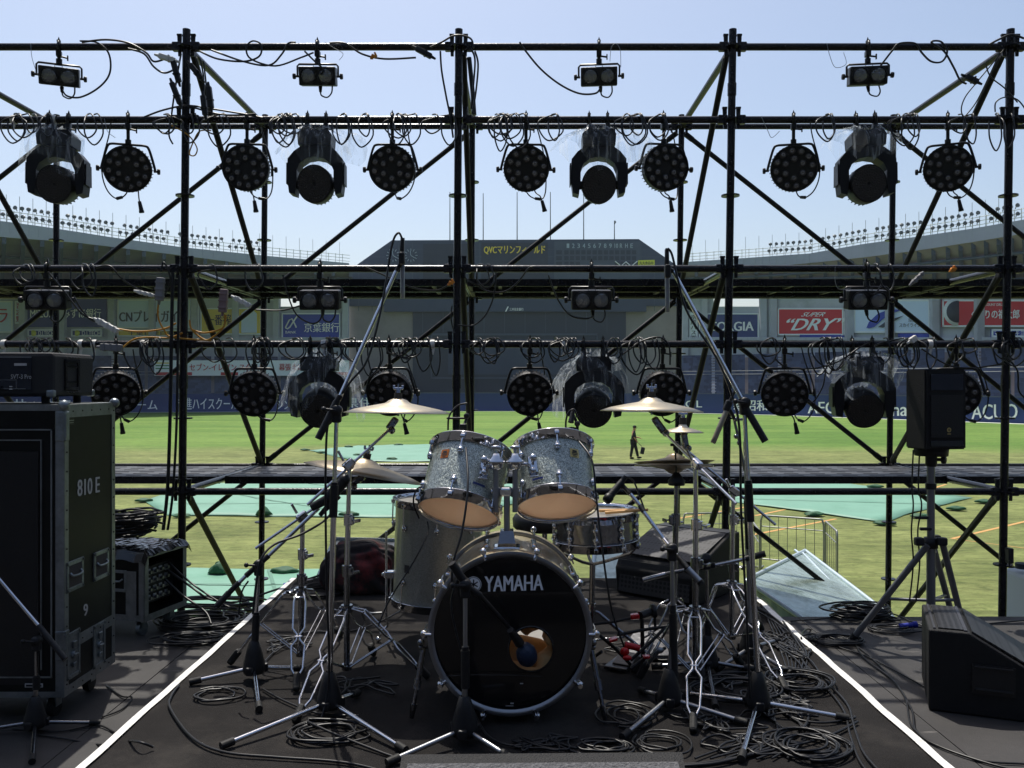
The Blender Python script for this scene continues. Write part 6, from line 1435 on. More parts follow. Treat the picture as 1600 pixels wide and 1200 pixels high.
# loudspeaker on its tripod
sp = thing('loudspeaker', 'small black loudspeaker with a round logo on a tripod stand at the right', 'loudspeaker', P(1462, 706, 4.72))
Ys = 4.62
fl_ = [P(1446, 578, Ys - .02), P(1509, 578, Ys), P(1509, 700, Ys), P(1446, 704, Ys - .02)]; sl_ = [P(1415, 576, Ys + .12), P(1415, 697, Ys + .12)]
tp, bt = P(1462, 577, Ys).z, P(1462, 702, Ys).z
foot = [(P(1446, 0, Ys - .04).x, Ys - .04), (P(1509, 0, Ys).x, Ys), (P(1496, 0, Ys + .26).x, Ys + .26), (P(1436, 0, Ys + .24).x, Ys + .24), (P(1415.5, 0, Ys + .10).x, Ys + .10)]
bm = bmesh.new(); f = bm.faces.new([bm.verts.new((x, y, bt)) for x, y in foot]); r_ = bmesh.ops.extrude_face_region(bm, geom=[f])
for v in r_['geom']:
    if isinstance(v, bmesh.types.BMVert): v.co.z = tp
bmesh.ops.bevel(bm, geom=bm.edges[:], offset=.007, segments=2, affect='EDGES'); bmesh.ops.recalc_face_normals(bm, faces=bm.faces[:])
me = bpy.data.meshes.new('cabinet'); bm.to_mesh(me); bm.free(); me.materials.append(M['speaker_shell']); o = bpy.data.objects.new('cabinet', me); col.objects.link(o); o.parent = sp; me.transform(world(sp).inverted())
A0, A1 = V((foot[0][0], foot[0][1], 0)), V((foot[1][0], foot[1][1], 0)); fx = (A1 - A0).normalized(); fn = V((fx.y, -fx.x, 0)); wF = (A1 - A0).length
def onf(u, z, d=.003): return V((A0.x, A0.y, 0)) + fx * u * wF + fn * d + V((0, 0, z))
hF = tp - bt
b = MB(); b.prism([onf(.12, bt + hF * .15), onf(.92, bt + hF * .15), onf(.92, bt + hF * .68), onf(.12, bt + hF * .68)], fn * .004); b.build('grille', 'grille_black', sp)
b = MB(); b.prism([onf(.12, bt + hF * .74), onf(.92, bt + hF * .74), onf(.92, bt + hF * .94), onf(.12, bt + hF * .94)], fn * .003); b.build('horn', 'black_gloss', sp)
b = MB(); b.prism([onf(.12, bt + hF * .04), onf(.92, bt + hF * .04), onf(.92, bt + hF * .11), onf(.12, bt + hF * .11)], fn * .003); b.build('port_slot', 'black_gloss', sp)
b = MB(); c = onf(.56, bt + hF * .245, .008); b.lathe([(0, .0), (.0125, .0)], c, fn, 20, smooth=False)
for k in range(3):
    a = math.pi / 2 + k * 2.094; d = fx * math.cos(a) + V((0, 0, math.sin(a))); s_ = fx * -math.sin(a) + V((0, 0, math.cos(a))); b.mi = 1; b.quad(c - d * .010 - s_ * .0012 + fn * .001, c + d * .010 - s_ * .0012 + fn * .001, c + d * .010 + s_ * .0012 + fn * .001, c - d * .010 + s_ * .0012 + fn * .001)
b.mi = 0; b.box(onf(.56, bt + hF * .195, .008), (.018, .002, .004)); b.build('emblem', ['badge_gold', 'black_iron'], sp)
ss = thing('speaker_stand', 'grey tripod speaker stand with a round knob and strapped cables', 'stand', G(1456, 1010, 0))
Yc = 4.74; cx = lambda y: P(1454.5, y, Yc)
b = MB(); b.tube(cx(945), cx(848), .0235, n=18); b.tube(cx(850), cx(722), .0205, n=18); b.build('pole', 'pole_grey', ss)
b = MB(); b.lathe([(.024, .02), (.036, .01), (.055, -.0), (.085, .0), (.09, .05), (0, .05)], P(1455, 712, Yc), (0, 0, 1), 24); b.lathe([(.024, -.045), (.030, -.04), (.030, .03), (.024, .04)], P(1455, 716, Yc), (0, 0, 1), 20); b.build('top_socket', 'black_plastic', ss)
b = MB(); b.tube(P(1460, 718, Yc), P(1472, 718, Yc - .02), .009, n=8); b.lathe([(0, -.01), (.02, -.008), (.023, .0), (.02, .012), (0, .014)], P(1474, 718.5, Yc - .02), (.7, -.7, 0), 18); b.build('knob', 'black_plastic', ss)
b = MB(); b.tube(cx(755), cx(764), .029, n=18); b.build('band', 'black_plastic', ss)
b = MB(); b.lathe([(.024, -.03), (.036, -.028), (.036, .028), (.024, .03)], cx(848), (0, 0, 1), 20)
for q in ((1436, 846), (1472, 846), (1462, 842)): b.box(P(q[0], q[1], Yc - (.05 if q[0] != 1462 else -.06)), (.05, .04, .045), bev=.01)
b.box(cx(826) + V((-.03, -.01, 0)), (.07, .02, .016), bev=.004); b.build('leg_collar', 'black_plastic', ss)
for a, c in ((P(1449, 852, Yc - .04), G(1331, 1000, .015)), (P(1473, 850, Yc - .03), G(1512, 1006, .015)), (P(1460, 860, Yc + .05), P(1493, 985, 5.2))):
    if c.z < .02 or c.y > 5.1: c.z = .015
    b = MB(); b.tube(a, c, .0175, n=14); lg = b.build('leg', 'pole_grey', ss); u = (c - a).normalized(); b = MB(); b.tube(c - u * .04, c + u * .008, .022, n=12); b.build('rubber_foot', 'black_rubber', lg)
    m1 = a.lerp(c, .55); b = MB(); b.tube(cx(938), m1, .009, n=8); b.build('stay', 'pole_grey', lg)
for dx, g_ in ((-19, 0), (-9, 3)):
    b = MB(); b.path(spline([P(1446 + dx, 703, Yc + .02), P(1444 + dx, 760, Yc), P(1446 + dx + g_, 790, Yc - .02), P(1443 + dx, 830, Yc - .02), P(1446 + dx, 880, Yc), P(1440 + dx, 940, Yc)], 6), .0042, 6)
    tag(b.build('speaker_cable', 'cable'), ('thin black cable hanging down beside the speaker pole, outer one' if g_ == 0 else 'thin black cable hanging down close to the speaker pole, inner one'), 'cable')
b = MB(); b.box(P(1440, 809, Yc - .02), (.07, .02, .014), bev=.004); tag(b.build('cable_strap', 'black_rubber'), 'black strap holding the two cables to the speaker pole', 'strap')

# ================================================================ bag, covered crates, barriers
bm = bmesh.new(); bmesh.ops.create_icosphere(bm, subdivisions=5, radius=1)
for v in bm.verts:
    x, y, z = v.co
    sx = abs(x) ** .6 * (1 if x > 0 else -1); sy = abs(y) ** .7 * (1 if y > 0 else -1); sz = abs(z) ** .75 * (1 if z > 0 else -1)
    n_ = .10 * math.sin(4.5 * x + 2 * z) * math.cos(3.7 * y + 1) + .05 * math.sin(11 * x + 7 * z) + .035 * math.sin(17 * y - 9 * x + 5 * z)
    v.co = V((sx * .205, sy * .15, max(sz, -.8) * .155)) * (1 + n_)
me = bpy.data.meshes.new('bag'); bm.to_mesh(me); bm.free()
for p in me.polygons: p.use_smooth = True
me.materials.append(M['bag_cloth']); 
bt_ = thing('soft_bag', 'bulging dark red and black soft bag on the riser behind the left boom stand', 'bag', G(560, 928, RZ)); o = bpy.data.objects.new('body', me); col.objects.link(o); o.parent = bt_; o.location = (0, .1, .125)
b = MB(); b.path(spline([(-.05, .05, .245), (-.02, .04, .275), (.05, .04, .285), (.10, .05, .255), (.04, .02, .268), (-.03, .03, .262)], 5), .012, 8); o = b.build('strap', 'black_rubber'); o.parent = bt_
def crate(label, top, bottom_z, m='silver_sheet', edge=True, ribs=True, ledge_y=None):
    t = thing('covered_crate', label, 'crate', V((sum(p.x for p in top) / 4, sum(p.y for p in top) / 4, bottom_z)))
    b = MB(); n_ = len(top); low = [V((p.x, p.y, bottom_z)) for p in top]; b.add(top + low, [list(range(n_))] + [[i, (i + 1) % n_, n_ + (i + 1) % n_, n_ + i] for i in range(n_)]); b.build('cover', m, t)
    if edge:
        b = MB()
        for i in range(n_): b.tube(top[i] + V((0, 0, .006)), top[(i + 1) % n_] + V((0, 0, .006)), .018, n=6)
        if ribs: b.tube(top[0].lerp(top[1], .93) + V((0, 0, .006)), top[3].lerp(top[2], .60) + V((0, 0, .006)), .014, n=6); b.tube(top[1].lerp(top[2], .0) + V((-.1, 0, .008)), top[2] + V((-.1, 0, .008)), .014, n=6)
        b.build('edge_bead', 'silver_edge', t)
    return t
tp_ = [P(1165, 908, 6.9), P(1258, 861, 8.6), P(1408, 976, 6.6), P(1330, 1020, 6.0)]
crate('silver covered crate with a sloping glinting lid behind the right rear edge of the riser', tp_, FIELD)
crate('white covered crate behind the soft bag at the left rear of the riser', [P(498, 902, 6.3), P(523, 843, 7.0), P(640, 846, 7.0), P(660, 902, 6.3)], FIELD, 'white_sheet', ribs=False)
crate('pale green covered crate showing between the snare drum and the wedge monitor', [P(925, 912, 6.2), P(930, 852, 7.0), P(1010, 856, 7.0), P(1010, 912, 6.2)], FIELD, 'silver_sheet', ribs=False)
wb = thing('plastic_tank', 'pale rounded plastic tank cut off by the right picture edge behind the scaffold', 'tank', P(1610, 960, 6.3))
b = MB(); c0 = P(1612, 930, 6.3); b.box(V((c0.x, c0.y, (FIELD + P(1600, 893, 6.3).z) / 2)), (.26, .3, P(1600, 893, 6.3).z - FIELD), bev=.03); b.build('body', 'sign_white', wb)
b = MB(); b.tube(P(1598, 888, 6.25), P(1598, 880, 6.25), .05, n=14); b.build('cap', 'ink_dark', wb)
b = MB(); b.box(P(1577, 868, 5.64), (.035, .05, .10), bev=.006); b.tube(P(1577, 876, 5.6), P(1577, 885, 5.6), .006, n=8); tag(b.build('socket_box', 'black_plastic'), 'small black socket box clamped to the right front upright', 'box')
def barrier(label, pa, pb, n_, ha=1.12):
    """pa, pb: (pixel x, pixel y of the top bar, depth)"""
    a = P(*pa); c = P(*pb); t = thing('crowd_barrier', label, 'barrier', V(((a.x + c.x) / 2, (a.y + c.y) / 2, FIELD)), 'grey steel barriers on the turf')
    zt = a.z; a.z = c.z = FIELD + .08; u = (c - a).normalized(); zt2 = FIELD + ha
    b = MB(); up = V((0, 0, zt2 - FIELD - .08)); b.path(spline([a, a + up * .9, a + up + u * .10], 3) + spline([c + up - u * .10, c + up * .9, c], 3), .021, 8)
    b.tube(a + up * .12, c + up * .12, .016, n=6); b.tube(a + up * .78, c + up * .78, .012, n=6); b.build('tube_frame', 'barrier_metal', t)
    b = MB()
    for k in range(1, n_): p = a.lerp(c, k / n_); b.tube(p + up * .12, p + up * .98, .007, n=5)
    b.build('bars', 'barrier_metal', t)
    for p in (a, c): b = MB(); s_ = V((-u.y, u.x, 0)); b.tube(p + V((0, 0, -.06)) - s_ * .22, p + V((0, 0, -.06)) + s_ * .22, .016, n=6); b.tube(p, p + V((0, 0, -.06)), .016, n=6); b.build('foot', 'barrier_metal', t)
barrier('grey steel barrier on the turf behind the right crate, the middle one', (1189, 814, 18.2), (1287, 815, 17.6), 7)
barrier('grey steel barrier turned end on at the right of the row', (1290, 816, 17.4), (1308, 828, 16.2), 6)
barrier('grey steel barrier at the left of the row behind the wedge monitor', (1068, 812, 18.4), (1165, 812, 18.6), 7)
barrier('short grey steel barrier turned end on between the left and middle ones', (1168, 813, 18.3), (1187, 836, 16.2), 5)

# ================================================================ the person on the field
pb = G(990, 717, FIELD); H_ = 1.72
def skinned(name, pts, edges, radii, m, parent, sub=2):
    me = bpy.data.meshes.new(name); me.from_pydata([V(p) for p in pts], edges, []); o = bpy.data.objects.new(name, me); col.objects.link(o)
    md = o.modifiers.new('skin', 'SKIN'); md.use_smooth_shade = True
    for v, r in zip(me.skin_vertices[0].data, radii): v.radius = (r, r) if not isinstance(r, tuple) else r; v.use_root = False
    me.skin_vertices[0].data[0].use_root = True
    o.modifiers.new('sub', 'SUBSURF').levels = sub
    dg = bpy.context.evaluated_depsgraph_get(); nm = bpy.data.meshes.new_from_object(o.evaluated_get(dg)); nm.name = name; nm.materials.clear(); nm.materials.append(M[m])
    for p in nm.polygons: p.use_smooth = True
    bpy.data.objects.remove(o); bpy.data.meshes.remove(me); o = bpy.data.objects.new(name, nm); col.objects.link(o); o.parent = parent; return o
pr = thing('person', 'person in dark clothes and a cap walking across the turf with a bag', 'person', pb)
# local frame: x = walking direction (right in the picture), y away, z up
J = dict(pel=(0, 0, .93), wst=(.005, 0, 1.05), chs=(.0, 0, 1.28), nk=(.02, 0, 1.45), hd=(.045, 0, 1.56), hd2=(.06, 0, 1.66), hl=(-.03, -.09, .90), hr=(.03, .09, .90), kl=(-.10, -.10, .50), kr=(.15, .10, .50), al=(-.17, -.10, .09), ar=(.24, .10, .10), tl=(-.06, -.11, .035), tr=(.38, .10, .05),
         sl=(.0, -.17, 1.39), sr=(.0, .17, 1.39), el=(.0, -.21, 1.12), er=(.10, .21, 1.13), wl=(.15, -.18, .92), wr=(.34, .18, 1.08), fl=(.20, -.17, .86), fr=(.40, .17, 1.05))
names = list(J); ix = {k: i for i, k in enumerate(names)}
E = [('pel', 'wst'), ('wst', 'chs'), ('chs', 'nk'), ('nk', 'hd'), ('hd', 'hd2'), ('pel', 'hl'), ('pel', 'hr'), ('hl', 'kl'), ('hr', 'kr'), ('kl', 'al'), ('kr', 'ar'), ('al', 'tl'), ('ar', 'tr'), ('chs', 'sl'), ('chs', 'sr'), ('sl', 'el'), ('sr', 'er'), ('el', 'wl'), ('er', 'wr'), ('wl', 'fl'), ('wr', 'fr')]
RD = dict(pel=.125, wst=.12, chs=.135, nk=.055, hd=.085, hd2=.075, hl=.09, hr=.09, kl=.06, kr=.06, al=.038, ar=.038, tl=.03, tr=.03, sl=.055, sr=.055, el=.042, er=.042, wl=.028, wr=.028, fl=.025, fr=.025)
skinned('body', [J[k] for k in names], [(ix[a], ix[c]) for a, c in E], [RD[k] for k in names], 'skin', pr)
ks = ['pel', 'hl', 'hr', 'kl', 'kr', 'al', 'ar']; i2 = {k: i for i, k in enumerate(ks)}
skinned('trousers', [J[k] for k in ks], [(i2[a], i2[c]) for a, c in (('pel', 'hl'), ('pel', 'hr'), ('hl', 'kl'), ('hr', 'kr'), ('kl', 'al'), ('kr', 'ar'))], [.15, .11, .11, .085, .085, .07, .07], 'clothes_black', pr)
ks = ['chs', 'wst', 'pel', 'sl', 'sr', 'el', 'er', 'nk']; i2 = {k: i for i, k in enumerate(ks)}
skinned('shirt', [J[k] for k in ks], [(i2[a], i2[c]) for a, c in (('chs', 'wst'), ('wst', 'pel'), ('chs', 'sl'), ('chs', 'sr'), ('sl', 'el'), ('sr', 'er'), ('chs', 'nk'))], [.165, .15, .155, .075, .075, .055, .055, .06], 'clothes_navy', pr)
b = MB(); b.ball((.05, 0, 1.665), .098, 14, (1.05, .9, .8)); b.box((.16, 0, 1.655), (.10, .13, .012), Matrix.Rotation(.1, 3, 'Y'), bev=.004); o = b.build('cap', 'clothes_black'); o.parent = pr
for q in (-1, 1): b = MB(); b.ball((.145, q * .032, 1.605), .010, 6); o = b.build('eye', 'clothes_black'); o.parent = pr
b = MB(); b.ball((.150, 0, 1.578), .014, 8, (1.3, .8, 1.2)); o = b.build('nose', 'skin'); o.parent = pr
for q, a, kx in ((-1, 'al', .09), (1, 'ar', .09)):
    p = J[a]; b = MB(); b.ball((p[0] + .07, p[1], .055 if q < 0 else .065), .07, 12, (1.9, .75, .75)); o = b.build('shoe', 'clothes_black'); o.parent = pr
for k, (hx, hy, hz_) in enumerate((J['fl'], J['fr'])):
    for f_ in range(4): b = MB(); b.path([(hx, hy - .02 + f_ * .013, hz_), (hx + .045, hy - .02 + f_ * .013, hz_ - .02), (hx + .05, hy - .02 + f_ * .013, hz_ - .05)], [.011, .009, .008], 6); o = b.build('finger', 'skin'); o.parent = pr
    b = MB(); b.path([(hx - .01, hy - .03, hz_ + .01), (hx + .02, hy - .045, hz_ - .02)], [.012, .009], 6); o = b.build('thumb', 'skin'); o.parent = pr
bgx = pb + V((.44, -.16, .44)); b = MB(); b.box(bgx, (.20, .14, .36), Matrix.Rotation(.2, 3, 'Y'), bev=.04); b.path([pb + V((.20, -.17, .86)), pb + V((.40, -.17, .66))], .014, 6); tag(b.build('carried_bag', 'clothes_navy'), 'dark bag hanging from the hand of the walking person', 'bag')
# ================================================================ cables
def floor_at(px, py, lift=0.):
    for _ in (0,):
        p = G(px, py, RZ + .002)
        if RW0 < p.x < RW1 and p.y < RY1: return p + V((0, 0, lift))
    return G(px, py, .002) + V((0, 0, lift))
def coil(label, px, py, rx, ry, turns, r=.0044, m='cable', seed=0, lead=None, group=None, zrise=.004, cat='cable'):
    rnd = random.Random(seed * 7 + int(px)); c = floor_at(px, py); pts = []; n_ = int(turns * 11)
    a0 = rnd.uniform(0, 6); ox = oy = 0; el = 1
    for i in range(n_):
        a = a0 + i * 2 * math.pi / 11
        if i % 11 == 0: tx, ty, el = rnd.gauss(0, rx * .20), rnd.gauss(0, ry * .20), rnd.uniform(.58, 1.12)
        ox += (tx - ox) * .12; oy += (ty - oy) * .12
        k1 = 1 + .09 * math.sin(a * 2.3 + seed) + rnd.uniform(-.035, .035)
        pts.append(V((c.x + ox + math.cos(a) * rx * el * k1, c.y + oy + math.sin(a) * ry * el * k1, c.z + r + zrise * (i / 11) * .55 + rnd.uniform(0, r * 1.4))))
    if lead: pts += [floor_at(x, y, r + .001) for x, y in lead]
    b = MB(); b.path(spline(pts, 3), r, 5); return tag(b.build('coiled_cable', m), label, cat, group)
def trail(label, pts, r=.0042, m='cable', group=None, name='cable', seed=1):
    rnd = random.Random(seed); q = [floor_at(x, y, r + rnd.uniform(0, .003)) for x, y in pts]
    # keep runs that leave the riser from cutting through its edge
    b = MB(); b.path(spline(q, 7), r, 6); return tag(b.build(name, m), label, 'cable', group)
def air(label, pts, r=.0045, m='cable', group=None, Y=5.64, name='cable', jit=0, cat='cable'):
    """pts: (x, y) or (x, y, depth)"""
    rnd = random.Random(int(pts[0][0])); q = [P(p[0], p[1], (p[2] if len(p) > 2 else Y) + rnd.uniform(-jit, jit)) for p in pts]
    b = MB(); b.path(spline(q, 6), r, 6); return tag(b.build(name, m), label, cat, group)
def bunch(label, x0, x1, ybar, n_, drop, seed, r=.0052, Y=5.63, m='cable', cat='cable'):
    """one cable gathered in loops over and under a lamp bar"""
    rnd = random.Random(seed); q = []; x = x0
    for i in range(n_):
        xc = rnd.uniform(x0, x1); w_ = rnd.uniform(8, 20); d_ = drop * rnd.uniform(.45, 1.0); yy = Y + rnd.uniform(-.03, .03)
        q += [P(xc - w_, ybar + 2, yy), P(xc - w_ * .9, ybar + d_ * .6, yy - .02), P(xc + rnd.uniform(-4, 4), ybar + d_, yy - .03), P(xc + w_ * .9, ybar + d_ * .55, yy - .01), P(xc + w_ * .5, ybar - 7, yy + .02), P(xc, ybar - 8, yy + .09)]
    b = MB(); b.path(spline(q, 5), r, 5); return tag(b.build('looped_cable', m), label, cat, 'cables looped over the lamp bars')
# ---- on the floor
coil('big dark cable coil in front of the low rack case', 330, 975, .30, .20, 13, .0060, seed=1, group='cable coils around the riser')
coil('second cable coil against the left riser edge behind the big one', 335, 945, .30, .13, 8, .0065, seed=2, group='cable coils around the riser')
coil('thick cable coil under the low rack case corner', 300, 1003, .21, .10, 9, .0062, seed=3, group='cable coils around the riser')
coil('cable coil at the rear left corner of the riser by the ride stand', 500, 925, .17, .16, 7, .005, seed=4, group='cable coils around the riser')
coil('wide single cable ring on the carpet at the left', 337, 1088, .115, .105, 2.4, .0048, seed=5, group='cable coils around the riser')
coil('cable coil around the foot of the tall left mic stand', 515, 1150, .125, .10, 5.5, .0048, seed=6, lead=[(600, 1180), (640, 1192)], group='cable coils around the riser')
coil('messy cable coil on the carpet just right of the bass drum', 982, 1122, .085, .10, 4.5, .0042, seed=7, group='cable coils around the riser')
coil('cable coil by the front wedge monitor below the bass drum', 945, 1172, .085, .05, 7, .0042, seed=8, group='cable coils around the riser')
coil('cable rings between the two low right stand feet', 1040, 1164, .095, .085, 3.5, .004, seed=9, group='cable coils around the riser')
coil('large loose cable coil at the lower right of the riser', 1265, 1168, .125, .12, 7.5, .0046, seed=10, group='cable coils around the riser')
coil('round cable coil beside the rubber foot of the splash stand', 1245, 1070, .13, .13, 9, .0046, seed=11, group='cable coils around the riser')
coil('cable coil behind the hub of the tall right stand', 1150, 1082, .16, .13, 7, .0045, seed=12, group='cable coils around the riser')
coil('heavy black cable coil at the rear of the right stage floor', 1345, 966, .19, .13, 13, .0062, seed=13, group='cable coils around the riser', zrise=.009)
coil('smaller cable coil by the left foot of the speaker stand', 1300, 1003, .15, .09, 8, .0055, seed=14, group='cable coils around the riser')
coil('cable coil behind the speaker stand leg near the blue connector', 1392, 985, .14, .09, 6, .0055, seed=15, group='cable coils around the riser')
coil('long cable bundle along the right riser edge', 1205, 985, .075, .42, 4, .0044, seed=16, group='cable coils around the riser')
coil('second long cable bundle along the right riser edge, further in', 1215, 1030, .12, .36, 3, .0042, seed=17, group='cable coils around the riser')
trail('cable running across the left carpet from the single ring to the bottom edge', [(280, 1072), (268, 1090), (266, 1110), (300, 1155), (350, 1178), (430, 1186), (540, 1195), (620, 1215)], .0048)
trail('thin cable from the left low stand back past its hub', [(410, 1078), (445, 1098), (500, 1118), (560, 1120)], .0042)
trail('cable crossing the left carpet between the two left stands', [(398, 1052), (440, 1010), (480, 990), (560, 985), (640, 945), (670, 900)], .004)
trail('cable from the castor of the tall case to the riser edge', [(166, 1072), (190, 1090), (206, 1092), (190, 1110), (160, 1122)], .0042)
trail('cable lying in the shadow below the tall case', [(60, 1150), (110, 1158), (155, 1166), (205, 1160), (240, 1170)], .0042)
trail('cable from under the tall case toward the riser edge', [(20, 1140), (90, 1145), (150, 1135), (178, 1146)], .004)
trail('long cable looping over the right riser edge toward the big monitor', [(1275, 1010), (1252, 1000), (1265, 985), (1305, 1010), (1360, 1030), (1445, 1075)], .0046)
trail('pair of cables running forward on the right stage floor, outer one', [(1333, 1000), (1350, 1030), (1395, 1065), (1424, 1110), (1432, 1145), (1470, 1170), (1560, 1200), (1640, 1215)], .0052)
trail('pair of cables running forward on the right stage floor, inner one', [(1335, 1008), (1372, 1040), (1412, 1088), (1424, 1135), (1460, 1165), (1530, 1190), (1600, 1196)], .0044)
trail('straight cable across the rear of the right stage floor', [(1535, 977), (1580, 973), (1640, 968)], .005)
trail('cable across the rear right floor behind the big monitor', [(1540, 1000), (1580, 1010), (1650, 1003)], .005)
trail('cable along the rear floor from the heavy coil to the speaker stand', [(1235, 972), (1290, 968), (1380, 958), (1440, 978), (1520, 985)], .005)
trail('double cable running along the right riser edge to the front, outer one', [(1190, 935), (1225, 975), (1262, 1030), (1300, 1075), (1325, 1105), (1335, 1140), (1350, 1180), (1380, 1215)], .0046)
trail('double cable running along the right riser edge to the front, inner one', [(1188, 945), (1218, 980), (1250, 1030), (1290, 1075), (1318, 1112), (1328, 1150), (1342, 1190), (1365, 1220)], .0044)
trail('cable from the large right coil across the foot of the tall stand', [(1340, 1130), (1290, 1155), (1210, 1175), (1100, 1195), (1010, 1198)], .005)
trail('cable sweeping from the tall right stand to the right coil', [(1190, 1080), (1230, 1120), (1280, 1132), (1330, 1125), (1336, 1122)], .0044)
trail('cable in front of the bass drum toward the right coil', [(735, 1100), (760, 1150), (800, 1168), (850, 1162), (900, 1178), (930, 1186)], .0042)
trail('thick pair of cables at the bottom right of the riser', [(1060, 1200), (1120, 1196), (1180, 1180), (1230, 1160), (1262, 1130), (1258, 1095)], .0055)
for k in range(7):
    trail('one of many thin cables snaking forward between the right coils', [(1192 + k * 5, 950 + k * 6), (1212 + k * 6, 1000), (1228 + k * 5, 1045), (1236 - k * 9, 1105), (1255 - k * 14 + (k % 3) * 20, 1150), (1230 - k * 24, 1188)], .0038, seed=20 + k, group='thin cables snaking forward between the right coils')
def tangle(label, px, py, sx, sy, n_, r, seed, group='messy cable runs on the riser'):
    rnd = random.Random(seed); c = floor_at(px, py); h = rnd.uniform(0, 6.28); x, y = c.x - sx * .3, c.y; pts = []
    for i in range(n_):
        h += rnd.gauss(0, .55); step = .05
        nx, ny = x + math.cos(h) * step, y + math.sin(h) * step
        if abs(nx - c.x) > sx or abs(ny - c.y) > sy: h = math.atan2(c.y - y, c.x - x) + rnd.uniform(-.9, .9); nx, ny = x + math.cos(h) * step, y + math.sin(h) * step
        x, y = nx, ny; pts.append(V((x, y, c.z + r + .0005 + rnd.uniform(0, .009))))
    b = MB(); b.path(spline(pts, 4), r, 5); return tag(b.build('messy_cable', 'cable'), label, 'cable', group)
for i, (px, py, sx, sy, n_, r, lb) in enumerate(((1140, 1060, .20, .16, 80, .0042, 'under the nearly level boom stand'), (1110, 1130, .22, .10, 70, .0042, 'around the front foot of the right crash stand'), (1215, 1100, .12, .16, 80, .0044, 'between the tall right stand and the right coils'),
        (1000, 1020, .16, .14, 60, .0036, 'around the red bass drum pedal'), (1180, 1165, .18, .09, 60, .0046, 'at the front right of the riser'), (1230, 1010, .09, .22, 70, .004, 'inside the long bundles at the right edge'),
        (450, 1010, .12, .14, 50, .004, 'around the left low stand'), (560, 1075, .16, .10, 40, .004, 'behind the foot of the tall left stand'), (850, 1166, .12, .06, 45, .004, 'in front of the bass drum'))):
    tangle('thin cable wandering ' + lb, px, py, sx, sy, n_, r, 400 + i)
for i, (px, py, sx, sy, n_, r, lb) in enumerate(((355, 955, .22, .12, 80, .006, 'over the big coil by the rack case'), (1350, 965, .20, .10, 80, .0058, 'over the heavy rear right coil'), (1310, 1000, .16, .09, 60, .005, 'by the left foot of the speaker stand'))):
    tangle('cable wandering ' + lb, px, py, sx, sy, n_, r, 440 + i, 'messy cable runs beside the riser')
# blue connectors
for p, lb in ((P(455, 915, 5.3), 'blue cable connector on the rear left riser corner'), (floor_at(1417, 984, .02), 'blue cable connector in the heap by the speaker stand')):
    b = MB(); b.tube(p - V((.045, 0, 0)), p + V((.045, 0, .01)), .016, n=10); b.tube(p + V((.04, 0, .01)), p + V((.06, 0, .012)), .02, n=10); tag(b.build('blue_connector', 'blue_tape'), lb, 'connector')
# heap of cable on the small rack case
cc = V((-2.40, 5.22, .52))
for k in range(5):
    rnd = random.Random(50 + k); q = []
    for i in range(70):
        a = i * .57; q.append(cc + V((math.cos(a) * rnd.uniform(.14, .24) + k * .03 - .05, math.sin(a) * rnd.uniform(.08, .15), .02 + .022 * k + .0012 * i + rnd.uniform(0, .02))))
    b = MB(); b.path(spline(q, 3), .0075, 6); tag(b.build('coiled_cable', 'cable'), 'thick black cable heaped on top of the low rack case', 'cable', 'cables heaped on the low rack case')
air('cable drooping from the rack case panel to the floor heap', [(262, 890, 5.3), (300, 918, 5.3), (330, 937, 5.2), (375, 940, 5.2), (420, 925, 5.3), (505, 897, 5.3)], .007)
air('cable falling from the rack case to the riser edge', [(258, 905, 5.2), (285, 930, 5.2), (320, 955, 5.1), (330, 975, 5.0)], .007)
air('cable from the rack panel curling by the stand clamp', [(265, 880, 5.3), (300, 912, 5.25), (350, 945, 5.1), (370, 950, 5.1)], .006)
# ---- along the microphone stands
air('thin cable running down the tall left stand from its boom', [(628, 372, 3.26), (622, 364, 3.24), (612, 385, 3.24), (598, 470, 3.2), (575, 560, 3.15), (545, 600, 3.13), (516, 650, 3.12), (509, 720, 3.1), (510, 900, 3.1), (514, 1060, 3.1), (500, 1130, 3.05)], .0042)
air('thin cable running down the tall right stand from its boom', [(1043, 388, 3.22), (1050, 398, 3.22), (1060, 440, 3.2), (1075, 490, 3.18), (1120, 560, 3.14), (1146, 625, 3.12), (1156, 680, 3.1), (1158, 800, 3.1), (1166, 950, 3.1), (1172, 1090, 3.08)], .0044)
air('thin cable hanging from the left tom microphone across the bass drum', [(728, 700, 3.2), (731, 760, 3.05), (722, 830, 2.98), (708, 880, 2.95), (706, 920, 2.95)], .004)
air('thin cable hanging from the right tom microphone beside the bass drum', [(905, 690, 3.3), (925, 720, 3.2), (932, 780, 3.15), (940, 850, 3.1), (955, 950, 3.1), (975, 1010, 3.2)], .004)
air('cable arching up behind the left tom microphone', [(700, 672, 3.4), (702, 650, 3.4), (715, 634, 3.42), (730, 630, 3.42)], .0038)
air('cable arching over the right tom microphone', [(886, 690, 3.4), (884, 662, 3.4), (888, 645, 3.4), (897, 640, 3.4), (902, 652, 3.4)], .0038)
air('cable from the ride microphone along the low left boom', [(520, 798, 3.5), (505, 815, 3.45), (470, 835, 3.4), (430, 850, 3.35), (410, 870, 3.3), (402, 900, 3.28), (395, 960, 3.25)], .0048)
air('cable curling from the snare microphone', [(978, 745, 3.5), (990, 752, 3.5), (1003, 785, 3.48), (1012, 812, 3.45)], .0036)
air('curling cable beside the left tom hoop', [(668, 758, 3.3), (652, 764, 3.28), (646, 785, 3.28), (655, 810, 3.3)], .0036)
air('cable from the floor tom rim to the carpet', [(668, 815, 3.75), (668, 835, 3.72), (645, 880, 3.6), (610, 935, 3.55), (590, 980, 3.5)], .0036)
